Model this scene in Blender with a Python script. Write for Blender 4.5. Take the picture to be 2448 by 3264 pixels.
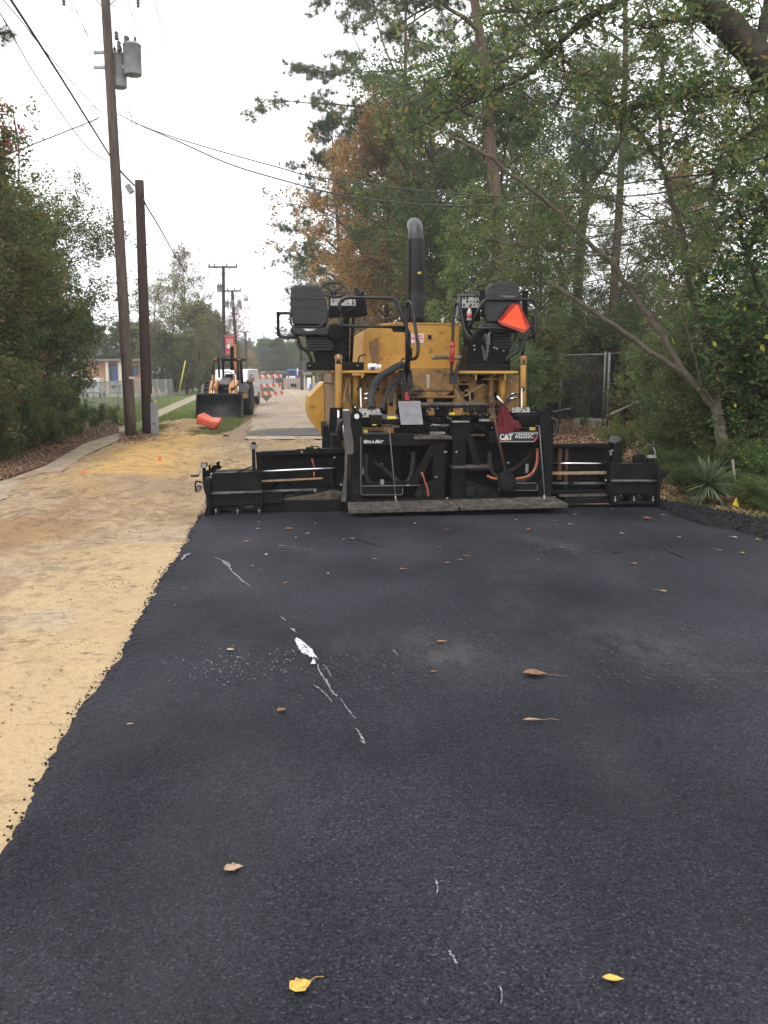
import bpy, math, random
import numpy as np
from mathutils import Vector, Matrix, noise as mnoise

for o in list(bpy.data.objects): bpy.data.objects.remove(o)
SC = bpy.context.scene
COL = SC.collection
R = math.radians

# ------------------------------------------------------------------ camera
F = 2830.0; CX = 1224.0; CY = 1632.0; HCAM = 1.7
PITCH = math.atan((CY - 1200.0) / F)
cam_d = bpy.data.cameras.new("camera")
cam_d.sensor_fit = 'VERTICAL'; cam_d.sensor_height = 24.0; cam_d.sensor_width = 18.0
cam_d.lens = 24.0 * F / 3264.0
cam_d.clip_start = 0.05; cam_d.clip_end = 3000
cam = bpy.data.objects.new("camera", cam_d); COL.objects.link(cam)
cam.location = (0, 0, HCAM); cam.rotation_euler = (math.pi / 2 - PITCH, 0, 0)
SC.camera = cam

# ------------------------------------------------------------------ light
world = bpy.data.worlds.new("World"); SC.world = world; world.use_nodes = True
wn = world.node_tree; wn.nodes.clear()
sky = wn.nodes.new('ShaderNodeTexSky'); sky.sky_type = 'NISHITA'; sky.sun_disc = False
SUN_EL, SUN_AZ = R(52), R(215)
sky.sun_elevation = SUN_EL; sky.sun_rotation = SUN_AZ
sky.air_density = 1.0; sky.dust_density = 3.0; sky.ozone_density = 1.0
hs = wn.nodes.new('ShaderNodeHueSaturation'); hs.inputs['Saturation'].default_value = 0.22
tc = wn.nodes.new('ShaderNodeTexCoord')
cn = wn.nodes.new('ShaderNodeTexNoise'); cn.inputs['Scale'].default_value = 1.6; cn.inputs['Detail'].default_value = 5
mp = wn.nodes.new('ShaderNodeMapping'); mp.inputs['Scale'].default_value = (1, 1, 3.5)
rp = wn.nodes.new('ShaderNodeValToRGB')
rp.color_ramp.elements[0].position = 0.36; rp.color_ramp.elements[0].color = (12.4, 12.6, 13.2, 1)
rp.color_ramp.elements[1].position = 0.56; rp.color_ramp.elements[1].color = (14.6, 14.6, 14.9, 1)
mx = wn.nodes.new('ShaderNodeMixRGB'); mx.inputs['Fac'].default_value = 0.85
bg = wn.nodes.new('ShaderNodeBackground'); bg.inputs['Strength'].default_value = 0.13
wo = wn.nodes.new('ShaderNodeOutputWorld')
L = wn.links.new
L(sky.outputs[0], hs.inputs['Color']); L(tc.outputs['Generated'], mp.inputs[0]); L(mp.outputs[0], cn.inputs['Vector'])
L(cn.outputs['Fac'], rp.inputs['Fac']); L(hs.outputs[0], mx.inputs[1]); L(rp.outputs[0], mx.inputs[2])
L(mx.outputs[0], bg.inputs['Color']); L(bg.outputs[0], wo.inputs['Surface'])
sun_d = bpy.data.lights.new("sun", 'SUN'); sun_d.energy = 0.8; sun_d.angle = R(14); sun_d.color = (1, 0.95, 0.88)
sun = bpy.data.objects.new("sun", sun_d); COL.objects.link(sun)
# direction the light comes FROM, same as the sky texture's sun
sdir = Vector((math.sin(SUN_AZ) * math.cos(SUN_EL), math.cos(SUN_AZ) * math.cos(SUN_EL), math.sin(SUN_EL)))
sun.rotation_euler = sdir.to_track_quat('Z', 'Y').to_euler()
SC.view_settings.view_transform = 'Standard'; SC.view_settings.look = 'None'
SC.view_settings.gamma = 1.0; SC.view_settings.exposure = 0.18; SC.view_settings.use_curve_mapping = False
SC.render.engine = 'CYCLES'
SC.cycles.use_denoising = True

# ------------------------------------------------------------------ where a sight line meets a plane
_f = Vector((0, math.cos(PITCH), -math.sin(PITCH))); _u = Vector((0, math.sin(PITCH), math.cos(PITCH)))
CAMP = Vector((0, 0, HCAM))
def ray(u, v): return _f + Vector((1, 0, 0)) * ((u - CX) / F) + _u * ((CY - v) / F)
def W(u, v, Y):
    d = ray(u, v); return CAMP + d * (Y / d.y)
def G(u, v, z=0.0):
    d = ray(u, v); return CAMP + d * ((z - HCAM) / d.z)

# ------------------------------------------------------------------ tagging
def tag(o, label=None, cat=None, group=None, kind=None):
    if label: o['label'] = label
    if cat: o['category'] = cat
    if group: o['group'] = group
    if kind: o['kind'] = kind
    return o
def empty(name, loc=(0, 0, 0), rz=0.0, scale=1.0):
    o = bpy.data.objects.new(name, None); COL.objects.link(o); o.location = loc; o.rotation_euler = (0, 0, rz)
    o.scale = (scale,) * 3; o.empty_display_size = 0.2
    return o
def copy_tree(o, parent=None):
    c = o.copy(); COL.objects.link(c)
    if parent is not None: c.parent = parent
    for ch in list(o.children): copy_tree(ch, c)
    return c

# ------------------------------------------------------------------ materials
def srgb(r, g, b):
    f = lambda c: (c / 255 / 12.92) if c / 255 <= 0.04045 else ((c / 255 + 0.055) / 1.055) ** 2.4
    return (f(r), f(g), f(b), 1)
def mat(name, c1, c2=None, scale=6.0, rough=0.6, metal=0.0, bump=0.0, bscale=40.0, stretch=(1, 1, 1), lo=0.4, hi=0.65,
        spec=0.5, c3=None, scale3=1.5, lo3=0.5, hi3=0.7, detail=6, rough2=None, translucent=0.0, bdist=0.01):
    m = bpy.data.materials.new(name); m.use_nodes = True
    nt = m.node_tree; b = nt.nodes['Principled BSDF']; l = nt.links.new
    b.inputs['Roughness'].default_value = rough; b.inputs['Metallic'].default_value = metal
    b.inputs['Specular IOR Level'].default_value = spec
    c1 = tuple(c1)[:3] + (1,); b.inputs['Base Color'].default_value = c1
    tcn = nt.nodes.new('ShaderNodeTexCoord'); mpn = nt.nodes.new('ShaderNodeMapping'); mpn.inputs['Scale'].default_value = stretch
    l(tcn.outputs['Object'], mpn.inputs[0])
    last = None
    def layer(prev, col, sc, a, bb):
        n = nt.nodes.new('ShaderNodeTexNoise'); n.inputs['Scale'].default_value = sc; n.inputs['Detail'].default_value = detail
        n.inputs['Roughness'].default_value = 0.62
        l(mpn.outputs[0], n.inputs['Vector'])
        r = nt.nodes.new('ShaderNodeMapRange'); r.inputs['From Min'].default_value = a; r.inputs['From Max'].default_value = bb
        l(n.outputs['Fac'], r.inputs['Value'])
        x = nt.nodes.new('ShaderNodeMixRGB'); l(r.outputs[0], x.inputs['Fac'])
        if prev is None: x.inputs[1].default_value = c1
        else: l(prev, x.inputs[1])
        x.inputs[2].default_value = tuple(col)[:3] + (1,)
        return x.outputs[0], r.outputs[0]
    if c2 is not None:
        last, fac = layer(None, c2, scale, lo, hi)
        if rough2 is not None:
            rr = nt.nodes.new('ShaderNodeMapRange'); rr.inputs['To Min'].default_value = rough; rr.inputs['To Max'].default_value = rough2
            l(fac, rr.inputs['Value']); l(rr.outputs[0], b.inputs['Roughness'])
    if c3 is not None: last, _ = layer(last, c3, scale3, lo3, hi3)
    if last is not None: l(last, b.inputs['Base Color'])
    if bump > 0:
        n = nt.nodes.new('ShaderNodeTexNoise'); n.inputs['Scale'].default_value = bscale; n.inputs['Detail'].default_value = 5
        l(mpn.outputs[0], n.inputs['Vector'])
        bn = nt.nodes.new('ShaderNodeBump'); bn.inputs['Strength'].default_value = bump; bn.inputs['Distance'].default_value = bdist
        l(n.outputs['Fac'], bn.inputs['Height']); l(bn.outputs[0], b.inputs['Normal'])
    return m
def leafmat(name, cols, rough=0.55, trans=0.35, vary=0.12):
    """colour picked at random for every leaf from a list of (position, colour)"""
    m = bpy.data.materials.new(name); m.use_nodes = True
    nt = m.node_tree; l = nt.links.new; b = nt.nodes['Principled BSDF']; out = nt.nodes['Material Output']
    g = nt.nodes.new('ShaderNodeNewGeometry'); r = nt.nodes.new('ShaderNodeValToRGB'); r.color_ramp.interpolation = 'CONSTANT'
    els = r.color_ramp.elements
    els[0].position = cols[0][0]; els[0].color = tuple(cols[0][1])[:3] + (1,)
    els[1].position = cols[1][0]; els[1].color = tuple(cols[1][1])[:3] + (1,)
    for p_, c_ in cols[2:]:
        e = els.new(p_); e.color = tuple(c_)[:3] + (1,)
    l(g.outputs['Random Per Island'], r.inputs['Fac'])
    oi = nt.nodes.new('ShaderNodeObjectInfo'); hsv = nt.nodes.new('ShaderNodeHueSaturation')
    mh = nt.nodes.new('ShaderNodeMapRange'); mh.inputs['To Min'].default_value = 0.5 - vary * 0.22; mh.inputs['To Max'].default_value = 0.5 + vary * 0.18
    mv = nt.nodes.new('ShaderNodeMapRange'); mv.inputs['To Min'].default_value = 1 - vary * 2.2; mv.inputs['To Max'].default_value = 1 + vary * 1.8
    mlt = nt.nodes.new('ShaderNodeMath'); mlt.operation = 'FRACT'; m7 = nt.nodes.new('ShaderNodeMath'); m7.operation = 'MULTIPLY'; m7.inputs[1].default_value = 7.31
    l(oi.outputs['Random'], mh.inputs['Value']); l(oi.outputs['Random'], m7.inputs[0]); l(m7.outputs[0], mlt.inputs[0]); l(mlt.outputs[0], mv.inputs['Value'])
    l(mh.outputs[0], hsv.inputs['Hue']); l(mv.outputs[0], hsv.inputs['Value']); l(r.outputs[0], hsv.inputs['Color'])
    l(hsv.outputs[0], b.inputs['Base Color']); b.inputs['Roughness'].default_value = rough; b.inputs['Specular IOR Level'].default_value = 0.18
    t = nt.nodes.new('ShaderNodeBsdfTranslucent'); l(hsv.outputs[0], t.inputs['Color'])
    x = nt.nodes.new('ShaderNodeMixShader'); x.inputs[0].default_value = trans
    l(b.outputs[0], x.inputs[1]); l(t.outputs[0], x.inputs[2]); l(x.outputs[0], out.inputs['Surface'])
    return m

EACH = {'bolt', 'handrail', 'sticker', 'deck', 'rail', 'hydraulic_hose', 'heater_hose', 'console_post', 'lever', 'steel_fitting', 'mounting_bracket', 'seat_post', 'indicator_rod', 'indicator_knob', 'hose_end', 'grease_line',
        'stay_cable', 'cable_end', 'screed_plate', 'guide_tube', 'orange_link', 'rusty_strut', 'plate_label', 'valve_fitting', 'tow_arm', 'grab_rail', 'hull_hole_shade', 'control_box', 'step_edge', 'frame_hole_shade', 'top_plate', 'dirty_cylinder', 'loader_rod', 'arm_post', 'marker_light', 'canopy_post', 'platform_bracket', 'fence_post', 'column_plate', 'brace', 'grille_slats'}
# ------------------------------------------------------------------ mesh building
class MB:
    def __init__(s): s.v = []; s.f = []; s.sm = []; s.st = []
    def add(s, vs, fs, smooth=False):
        k = len(s.v); s.st.append((k, len(s.f))); s.v += [tuple(x) for x in vs]; s.f += [tuple(i + k for i in f) for f in fs]; s.sm += [smooth] * len(fs); return s
    def box(s, x0, x1, y0, y1, z0, z1):
        return s.hexa([(x0, y0, z0), (x1, y0, z0), (x1, y0, z1), (x0, y0, z1)], (0, y1 - y0, 0))
    def hexa(s, quad, ext):
        e = Vector(ext); q = [Vector(p) for p in quad]
        n = (q[1] - q[0]).cross(q[2] - q[0])
        if n.dot(e) > 0: q = q[::-1]
        n_ = len(q); vs = q + [p + e for p in q]
        fs = [tuple(range(n_))] + [tuple(range(2 * n_ - 1, n_ - 1, -1))]
        for i in range(n_):
            j = (i + 1) % n_; fs.append((j, i, i + n_, j + n_))
        return s.add(vs, fs)
    prism = hexa
    def obox(s, c, size, rot=(0, 0, 0)):
        from mathutils import Euler
        M = Euler(rot).to_matrix(); c = Vector(c); a, b, d = [x / 2 for x in size]
        vs = [c + M @ Vector((x, y, z)) for z in (-d, d) for y in (-b, b) for x in (-a, a)]
        return s.add(vs, [(0, 2, 3, 1), (4, 5, 7, 6), (0, 1, 5, 4), (2, 6, 7, 3), (0, 4, 6, 2), (1, 3, 7, 5)])
    def tube(s, pts, r, seg=8, cap=True, closed=False):
        P = [Vector(p) for p in pts]; n = len(P)
        rr = r if isinstance(r, (list, tuple)) else [r] * n
        vs = []; up = None
        for i in range(n):
            if closed: t = (P[(i + 1) % n] - P[i - 1])
            else: t = P[min(i + 1, n - 1)] - P[max(i - 1, 0)]
            if t.length < 1e-9: t = Vector((0, 0, 1))
            t.normalize()
            if up is None:
                up = t.cross(Vector((0, 0, 1)))
                if up.length < 0.1: up = t.cross(Vector((0, 1, 0)))
                up.normalize()
            up = (up - t * up.dot(t)); up.normalize(); sd = t.cross(up)
            for k in range(seg):
                a = 2 * math.pi * k / seg; vs.append(P[i] + (up * math.cos(a) + sd * math.sin(a)) * rr[i])
        fs = []
        m = n if closed else n - 1
        for i in range(m):
            i2 = (i + 1) % n
            for k in range(seg):
                k2 = (k + 1) % seg; fs.append((i * seg + k, i * seg + k2, i2 * seg + k2, i2 * seg + k))
        s.add(vs, fs, True)
        if cap and not closed:
            b = len(s.v) - n * seg
            s.f.append(tuple(b + k for k in range(seg - 1, -1, -1))); s.sm.append(False)
            s.f.append(tuple(b + (n - 1) * seg + k for k in range(seg))); s.sm.append(False)
        return s
    def cyl(s, p0, p1, r, r1=None, seg=16): return s.tube([p0, p1], [r, r if r1 is None else r1], seg)
    def lathe(s, prof, c=(0, 0, 0), axis='Z', seg=20):
        vs = []
        for (r, h) in prof:
            for k in range(seg):
                a = 2 * math.pi * k / seg; p = (r * math.cos(a), r * math.sin(a), h)
                if axis == 'X': p = (h, p[0], p[1])
                if axis == 'Y': p = (p[0], h, p[1])
                vs.append((p[0] + c[0], p[1] + c[1], p[2] + c[2]))
        fs = []
        for i in range(len(prof) - 1):
            for k in range(seg):
                k2 = (k + 1) % seg; fs.append((i * seg + k, i * seg + k2, (i + 1) * seg + k2, (i + 1) * seg + k))
        fs.append(tuple(range(seg - 1, -1, -1))); fs.append(tuple((len(prof) - 1) * seg + k for k in range(seg)))
        return s.add(vs, fs, True)
    def blob(s, c, r, rng, n=1, jit=0.2):
        t = (1 + 5 ** 0.5) / 2
        V = [Vector(p).normalized() for p in [(-1, t, 0), (1, t, 0), (-1, -t, 0), (1, -t, 0), (0, -1, t), (0, 1, t), (0, -1, -t), (0, 1, -t), (t, 0, -1), (t, 0, 1), (-t, 0, -1), (-t, 0, 1)]]
        Fc = [(0, 11, 5), (0, 5, 1), (0, 1, 7), (0, 7, 10), (0, 10, 11), (1, 5, 9), (5, 11, 4), (11, 10, 2), (10, 7, 6), (7, 1, 8), (3, 9, 4), (3, 4, 2), (3, 2, 6), (3, 6, 8), (3, 8, 9), (4, 9, 5), (2, 4, 11), (6, 2, 10), (8, 6, 7), (9, 8, 1)]
        r = r if isinstance(r, (tuple, list)) else (r, r, r)
        return s.add([(c[0] + p.x * r[0] * (1 + rng.uniform(-jit, jit)), c[1] + p.y * r[1] * (1 + rng.uniform(-jit, jit)), c[2] + p.z * r[2] * (1 + rng.uniform(-jit, jit))) for p in V], Fc)
    def build(s, name, m, parent=None, bevel=0.0, seg=2):
        if name in EACH and len(s.st) > 1:            # every separate piece becomes a part of its own
            out = []; st = s.st + [(len(s.v), len(s.f))]
            for (v0, f0), (v1, f1) in zip(st[:-1], st[1:]):
                q = MB(); q.v = s.v[v0:v1]; q.f = [tuple(i - v0 for i in f) for f in s.f[f0:f1]]; q.sm = s.sm[f0:f1]; out.append(q.build(name, m, parent, bevel, seg))
            return out[0]
        me = bpy.data.meshes.new(name); me.from_pydata(s.v, [], s.f); me.validate()
        if len(s.sm) == len(me.polygons): me.polygons.foreach_set('use_smooth', s.sm)
        me.materials.append(m); me.update()
        o = bpy.data.objects.new(name, me); COL.objects.link(o)
        if parent is not None: o.parent = parent
        if bevel > 0:
            b = o.modifiers.new('bevel', 'BEVEL'); b.width = bevel; b.segments = seg; b.limit_method = 'ANGLE'; b.angle_limit = R(40)
        return o
def np_mesh(name, V, Fq, m, parent=None, smooth=False):
    me = bpy.data.meshes.new(name); n, k = Fq.shape
    me.vertices.add(len(V)); me.vertices.foreach_set('co', np.ascontiguousarray(V, dtype=np.float32).ravel())
    me.loops.add(n * k); me.loops.foreach_set('vertex_index', np.ascontiguousarray(Fq, dtype=np.int32).ravel())
    me.polygons.add(n); me.polygons.foreach_set('loop_start', np.arange(0, n * k, k, dtype=np.int32))
    me.polygons.foreach_set('loop_total', np.full(n, k, dtype=np.int32))
    if smooth: me.polygons.foreach_set('use_smooth', np.ones(n, dtype=bool))
    me.update(calc_edges=True); me.validate(); me.materials.append(m)
    o = bpy.data.objects.new(name, me); COL.objects.link(o)
    if parent is not None: o.parent = parent
    return o
def text_obj(name, s, size, m, parent, M, extrude=0.001, shear=0.0, sx=1.0, align='CENTER', bold=0.0):
    c = bpy.data.curves.new(name + '_c', 'FONT'); c.body = s; c.size = size; c.extrude = extrude; c.shear = shear; c.align_x = align; c.align_y = 'CENTER'
    c.offset = bold; c.resolution_u = 3
    t = bpy.data.objects.new(name + '_t', c); COL.objects.link(t)
    dg = bpy.context.evaluated_depsgraph_get()
    me = bpy.data.meshes.new_from_object(t.evaluated_get(dg)); bpy.data.objects.remove(t)
    me.transform(M @ Matrix.Diagonal((sx, 1, 1, 1))); me.materials.clear(); me.materials.append(m); me.name = name
    o = bpy.data.objects.new(name, me); COL.objects.link(o); o.parent = parent
    return o
def smooth_path(pts, n=6):
    P = [Vector(p) for p in pts]; out = []
    for i in range(len(P) - 1):
        p0 = P[max(i - 1, 0)]; p1 = P[i]; p2 = P[i + 1]; p3 = P[min(i + 2, len(P) - 1)]
        for k in range(n):
            t = k / n; t2 = t * t; t3 = t2 * t
            out.append(0.5 * ((2 * p1) + (p2 - p0) * t + (2 * p0 - 5 * p1 + 4 * p2 - p3) * t2 + (3 * p1 - p0 - 3 * p2 + p3) * t3))
    out.append(P[-1]); return out
def round_path(pts, r=0.05, n=4):
    """polyline with its corners rounded"""
    P = [Vector(p) for p in pts]; out = [P[0]]
    for i in range(1, len(P) - 1):
        a = P[i - 1] - P[i]; b = P[i + 1] - P[i]; d = min(r, a.length * 0.45, b.length * 0.45)
        A = P[i] + a.normalized() * d; B = P[i] + b.normalized() * d
        for k in range(n + 1):
            t = k / n; out.append((1 - t) ** 2 * A + 2 * t * (1 - t) * P[i] + t * t * B)
    out.append(P[-1]); return out

# fast value noise for numpy
_rs = np.random.RandomState(5); _tab = _rs.rand(256, 256)
def vnoise(x, y):
    xi = np.floor(x).astype(int); yi = np.floor(y).astype(int); fx = x - xi; fy = y - yi
    fx = fx * fx * (3 - 2 * fx); fy = fy * fy * (3 - 2 * fy); g = lambda a, b: _tab[a & 255, b & 255]
    return (g(xi, yi) * (1 - fx) + g(xi + 1, yi) * fx) * (1 - fy) + (g(xi, yi + 1) * (1 - fx) + g(xi + 1, yi + 1) * fx) * fy
def fbm(x, y, o=4):
    s = 0; a = 0.5
    for i in range(o): s = s + a * vnoise(x * 2 ** i + 17 * i, y * 2 ** i + 31 * i); a *= 0.5
    return s
# ================================================================== SETTING: ground, road, paths
GZ = -0.045
E1 = G(0, 2796); E2 = G(656, 1645)
RD = (E2 - E1); RD.z = 0; RD.normalize(); RN = Vector((RD.y, -RD.x, 0))     # along the road, to its right
YAW = math.atan2(-RD.x, RD.y)
def rs(P):  # world point -> (along, across) from the asphalt's left edge
    d = Vector((P[0], P[1], 0)) - Vector((E1.x, E1.y, 0)); return d.dot(RD), d.dot(RN)
def rw(s_, t_, z=0.0): return Vector((E1.x, E1.y, z)) + RD * s_ + RN * t_ + Vector((0, 0, 0))
O_PAV = G(1431, 1628)
S_SCR = rs(O_PAV)[0]

def rough_edge(pts, amp, step=.35):
    out = []; n = len(pts)
    for i in range(n):
        a, c = Vector((pts[i][0], pts[i][1], 0)), Vector((pts[(i + 1) % n][0], pts[(i + 1) % n][1], 0)); L_ = (c - a).length; m_ = max(1, min(60, int(L_ / step))); nr = Vector((a.y - c.y, c.x - a.x, 0)).normalized() if L_ > 0 else Vector()
        for k in range(m_): p = a.lerp(c, k / m_); w = (fbm(np.array([p.x * 1.7 + 9]), np.array([p.y * 1.7]), 4)[0] - .47) * 2 * amp * (0 if k == 0 and L_ > 30 else 1); out.append(tuple(p + nr * w))
    return out
def poly_sheet(name, pts, z, m, kind='structure', sub=0, rough=0):
    if rough: pts = rough_edge(pts, rough)
    b = MB(); b.add([(p[0], p[1], z) for p in pts], [tuple(range(len(pts)))])
    o = b.build(name, m); tag(o, kind=kind); return o
def attr_mat(name, rough=0.9, bump=0.9, bscale=30, fine=220, bdist=0.03):
    m = bpy.data.materials.new(name); m.use_nodes = True; nt = m.node_tree; l = nt.links.new; b = nt.nodes['Principled BSDF']
    a = nt.nodes.new('ShaderNodeAttribute'); a.attribute_name = 'tone'
    t = nt.nodes.new('ShaderNodeTexCoord'); n = nt.nodes.new('ShaderNodeTexNoise'); n.inputs['Scale'].default_value = fine; n.inputs['Detail'].default_value = 3
    l(t.outputs['Object'], n.inputs['Vector'])
    r = nt.nodes.new('ShaderNodeMapRange'); r.inputs['From Min'].default_value = 0.3; r.inputs['From Max'].default_value = 0.7
    r.inputs['To Min'].default_value = 0.72; r.inputs['To Max'].default_value = 1.22
    l(n.outputs['Fac'], r.inputs['Value'])
    x = nt.nodes.new('ShaderNodeVectorMath'); x.operation = 'SCALE'; l(a.outputs['Color'], x.inputs[0]); l(r.outputs[0], x.inputs['Scale'])
    last = x.outputs[0]
    mpg = nt.nodes.new('ShaderNodeMapping'); mpg.inputs['Rotation'].default_value = (0, 0, -YAW + .15); mpg.inputs['Scale'].default_value = (1, 1.5, 1); l(t.outputs['Object'], mpg.inputs[0])
    nm_ = nt.nodes.new('ShaderNodeTexNoise'); nm_.inputs['Scale'].default_value = .8; nm_.inputs['Detail'].default_value = 3; l(mpg.outputs[0], nm_.inputs['Vector'])
    rm_ = nt.nodes.new('ShaderNodeMapRange'); rm_.inputs['From Min'].default_value = .42; rm_.inputs['From Max'].default_value = .6; rm_.inputs['To Min'].default_value = .35; l(nm_.outputs['Fac'], rm_.inputs['Value'])
    for sc_, lo_k, hi_k, col, st_ in ((2.2, .52, .68, (.30, .22, .14), .3), (7.5, .55, .64, (.15, .095, .055), .75), (24, .58, .66, (.12, .075, .045), .7), (60, .60, .68, (.17, .11, .065), .6)):
        nn_ = nt.nodes.new('ShaderNodeTexNoise'); nn_.inputs['Scale'].default_value = sc_; nn_.inputs['Detail'].default_value = 6; nn_.inputs['Roughness'].default_value = .6; l(mpg.outputs[0], nn_.inputs['Vector'])
        rr_n = nt.nodes.new('ShaderNodeMapRange'); rr_n.inputs['From Min'].default_value = lo_k; rr_n.inputs['From Max'].default_value = hi_k; rr_n.inputs['To Max'].default_value = st_; l(nn_.outputs['Fac'], rr_n.inputs['Value'])
        mk = nt.nodes.new('ShaderNodeMath'); mk.operation = 'MULTIPLY'; l(rr_n.outputs[0], mk.inputs[0]); l(rm_.outputs[0], mk.inputs[1]); mm = nt.nodes.new('ShaderNodeMixRGB'); l(mk.outputs[0], mm.inputs['Fac']); l(last, mm.inputs[1]); mm.inputs[2].default_value = col + (1,); last = mm.outputs[0]
    l(last, b.inputs['Base Color']); b.inputs['Roughness'].default_value = rough; b.inputs['Specular IOR Level'].default_value = 0.25
    n2 = nt.nodes.new('ShaderNodeTexNoise'); n2.inputs['Scale'].default_value = bscale; n2.inputs['Detail'].default_value = 8; l(t.outputs['Object'], n2.inputs['Vector'])
    bn = nt.nodes.new('ShaderNodeBump'); bn.inputs['Strength'].default_value = bump; bn.inputs['Distance'].default_value = bdist
    l(n2.outputs['Fac'], bn.inputs['Height']); l(bn.outputs[0], b.inputs['Normal']); return m
def set_tone(o, C):
    a = o.data.color_attributes.new('tone', 'FLOAT_COLOR', 'POINT')
    a.data.foreach_set('color', np.concatenate([C, np.ones((len(C), 1))], 1).astype(np.float32).ravel())
def nf(v, k=2.3): return np.clip((v - .47) * k + .5, 0, 1)
def lerp(a, b, t): return a + (b - a) * t[:, None]
def ss(x, a, b): t = np.clip((x - a) / (b - a), 0, 1); return t * t * (3 - 2 * t)
def grid(nx, ny):
    i = np.arange((nx - 1) * (ny - 1)); r = i // (nx - 1); c = i % (nx - 1); k = r * nx + c
    return np.stack([k, k + 1, k + 1 + nx, k + nx], 1)

# --- the forest floor / base ground, out to the horizon
M_floor = mat('forest_floor', (0.085, 0.055, 0.032), (0.16, 0.105, 0.06), 3.0, 0.95, bump=1.0, bscale=18, c3=(0.05, 0.05, 0.022), scale3=0.35, spec=0.1)
b = MB(); xs = [-1500, -60, -20, 20, 60, 1500]; ys = [-200, -5, 20, 60, 140, 2500]
for i in range(5):
    for j in range(5): b.add([(xs[i], ys[j], 0), (xs[i + 1], ys[j], 0), (xs[i + 1], ys[j + 1], 0), (xs[i], ys[j + 1], 0)], [(0, 1, 2, 3)])
g0 = b.build('ground', M_floor); g0.location.z = GZ - 0.05; tag(g0, kind='structure')

# --- graded sandy dirt on the left: real relief and its own soil tones
nx, ny = 320, 640
X = np.linspace(-11.5, 4.6, nx); t_ = np.linspace(0, 1, ny); Yv = 1.2 + 33.5 * (t_ ** 1.35)
xx, yy = np.meshgrid(X, Yv); x = xx.ravel(); y = yy.ravel()
sA = (x - E1.x) * RD.x + (y - E1.y) * RD.y; tA = (x - E1.x) * RN.x + (y - E1.y) * RN.y
rut = fbm(sA * 0.35, tA * 2.3, 4); n1 = fbm(x * 1.3 + 3, y * 1.3, 5); n2 = fbm(x * 6, y * 6 + 9, 4); n3 = fbm(x * 22, y * 22, 3)
wf_ = np.clip((sA - S_SCR + 2.6) / 2.8, 0, 1); wf_ = np.where(tA > -.02, sA > S_SCR + .3, wf_ * wf_ * (3 - 2 * wf_)); tAe = np.minimum(np.where(sA > S_SCR + .3, -1.4, tA), tA * (1 - wf_) - 1.4 * wf_); mid = ss(-tAe, 0.6, 1.6)
z = GZ + 0.05 * (n1 - 0.5) + mid * (0.13 * (rut - 0.5) + 0.07 * (n2 - 0.5)) + 0.022 * (n3 - 0.5)
P1, P2 = G(141, 1470), G(401, 1360)      # outer line by the footpath
dn = Vector((P2.x - P1.x, P2.y - P1.y, 0)).normalized(); nn = Vector((dn.y, -dn.x, 0))
trk = np.zeros_like(x); tread = np.zeros_like(x)
for t0_, cv, s00 in ((-1.55, .010, 4), (-2.15, .010, 4), (-3.35, -.012, 7), (-3.95, -.012, 7), (-5.0, .03, 12), (-5.6, .03, 12)):
    c0_ = t0_ + cv * (sA - s00) ** 2 + .12 * np.sin(sA * .7 + t0_); q_ = np.exp(-((tA - c0_) / .15) ** 4); trk = np.maximum(trk, q_); tread += q_ * (np.sin((sA + np.abs(tA - c0_) * .8) * 2 * math.pi / .16) > .1)
z = z - .024 * trk * ss(n2, .3, .55) * mid - .012 * tread * mid
side = (x - P1.x) * nn.x + (y - P1.y) * nn.y          # >0 on the road side of the footpath
bank = np.exp(-((side - 2.0) / 0.9) ** 2)
z += 0.10 * bank * (0.4 + n1) * ss(y, 12, 15) - 0.035 * ss(-side, -0.5, 0.4)
z = np.maximum(z, GZ - .044)
z = np.where((tA > -0.05) & (sA < S_SCR + 0.4), GZ - 0.02, z)
pale = np.array([0.55, 0.405, 0.23]); gold = np.array([0.54, 0.36, 0.15]); brown = np.array([0.24, 0.155, 0.085]); grey = np.array([0.40, 0.34, 0.27]); dark = np.array([0.13, 0.085, 0.055])
pale = pale * .86; gold = gold * .88; C = np.tile(pale, (len(x), 1))
C = lerp(C, gold, np.clip(ss(nf(fbm(x * 0.5, y * 0.5 + 4, 3)), 0.35, 0.8) * 0.75, 0, 1) * ss(-tA, 0.3, 2.5))
C = lerp(C, gold, np.clip(bank * 1.2, 0, 1) * ss(y, 13, 16) * 0.9)
st = nf(fbm(sA * 0.45 + 50, tA * 1.6, 5))
C = lerp(C, brown, ss(st, 0.45, 0.80) * 0.85 * ss(-tAe, 0.7, 2.2) * (1 - .7 * np.clip(bank, 0, 1)))
C = lerp(C, grey, ss(nf(fbm(x * 0.8 + 20, y * 0.8, 4)), 0.5, 0.9) * 0.5)
C = lerp(C, brown, ss(nf(n2), 0.6, 0.95) * 0.7 * (0.2 + ss(-tAe, 0.6, 2)))
C = lerp(C, np.array([.36, .235, .125]), ss(nf(fbm(sA * .22 + 7, tA * 1.1, 4)), .45, .8) * .8 * ss(-tAe, .9, 2.4) * (1 - np.clip(bank, 0, 1)))
C = lerp(C, dark, ss(fbm(x * 9 + 7, y * 9, 3), 0.60, 0.70) * ss(fbm(x * 1.1, y * 1.1 + 77, 3), 0.42, 0.6) * 0.8 * ss(-tAe, 0.35, 1.2))
sm_ = nf(fbm(sA * 5 + 9, tA * 16, 4), 1.6); C = lerp(C, dark, ss(sm_, 0.58, 0.70) * 0.75 * ss(-tAe, 0.25, 1.0) * (.35 + .65 * ss(fbm(x * .9 + 31, y * .9, 3), .42, .6)))
C = lerp(C, brown * 0.9, ss(fbm(sA * 14, tA * 30 + 5, 3), 0.56, 0.72) * 0.5 * ss(-tAe, 0.15, .8))
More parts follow.
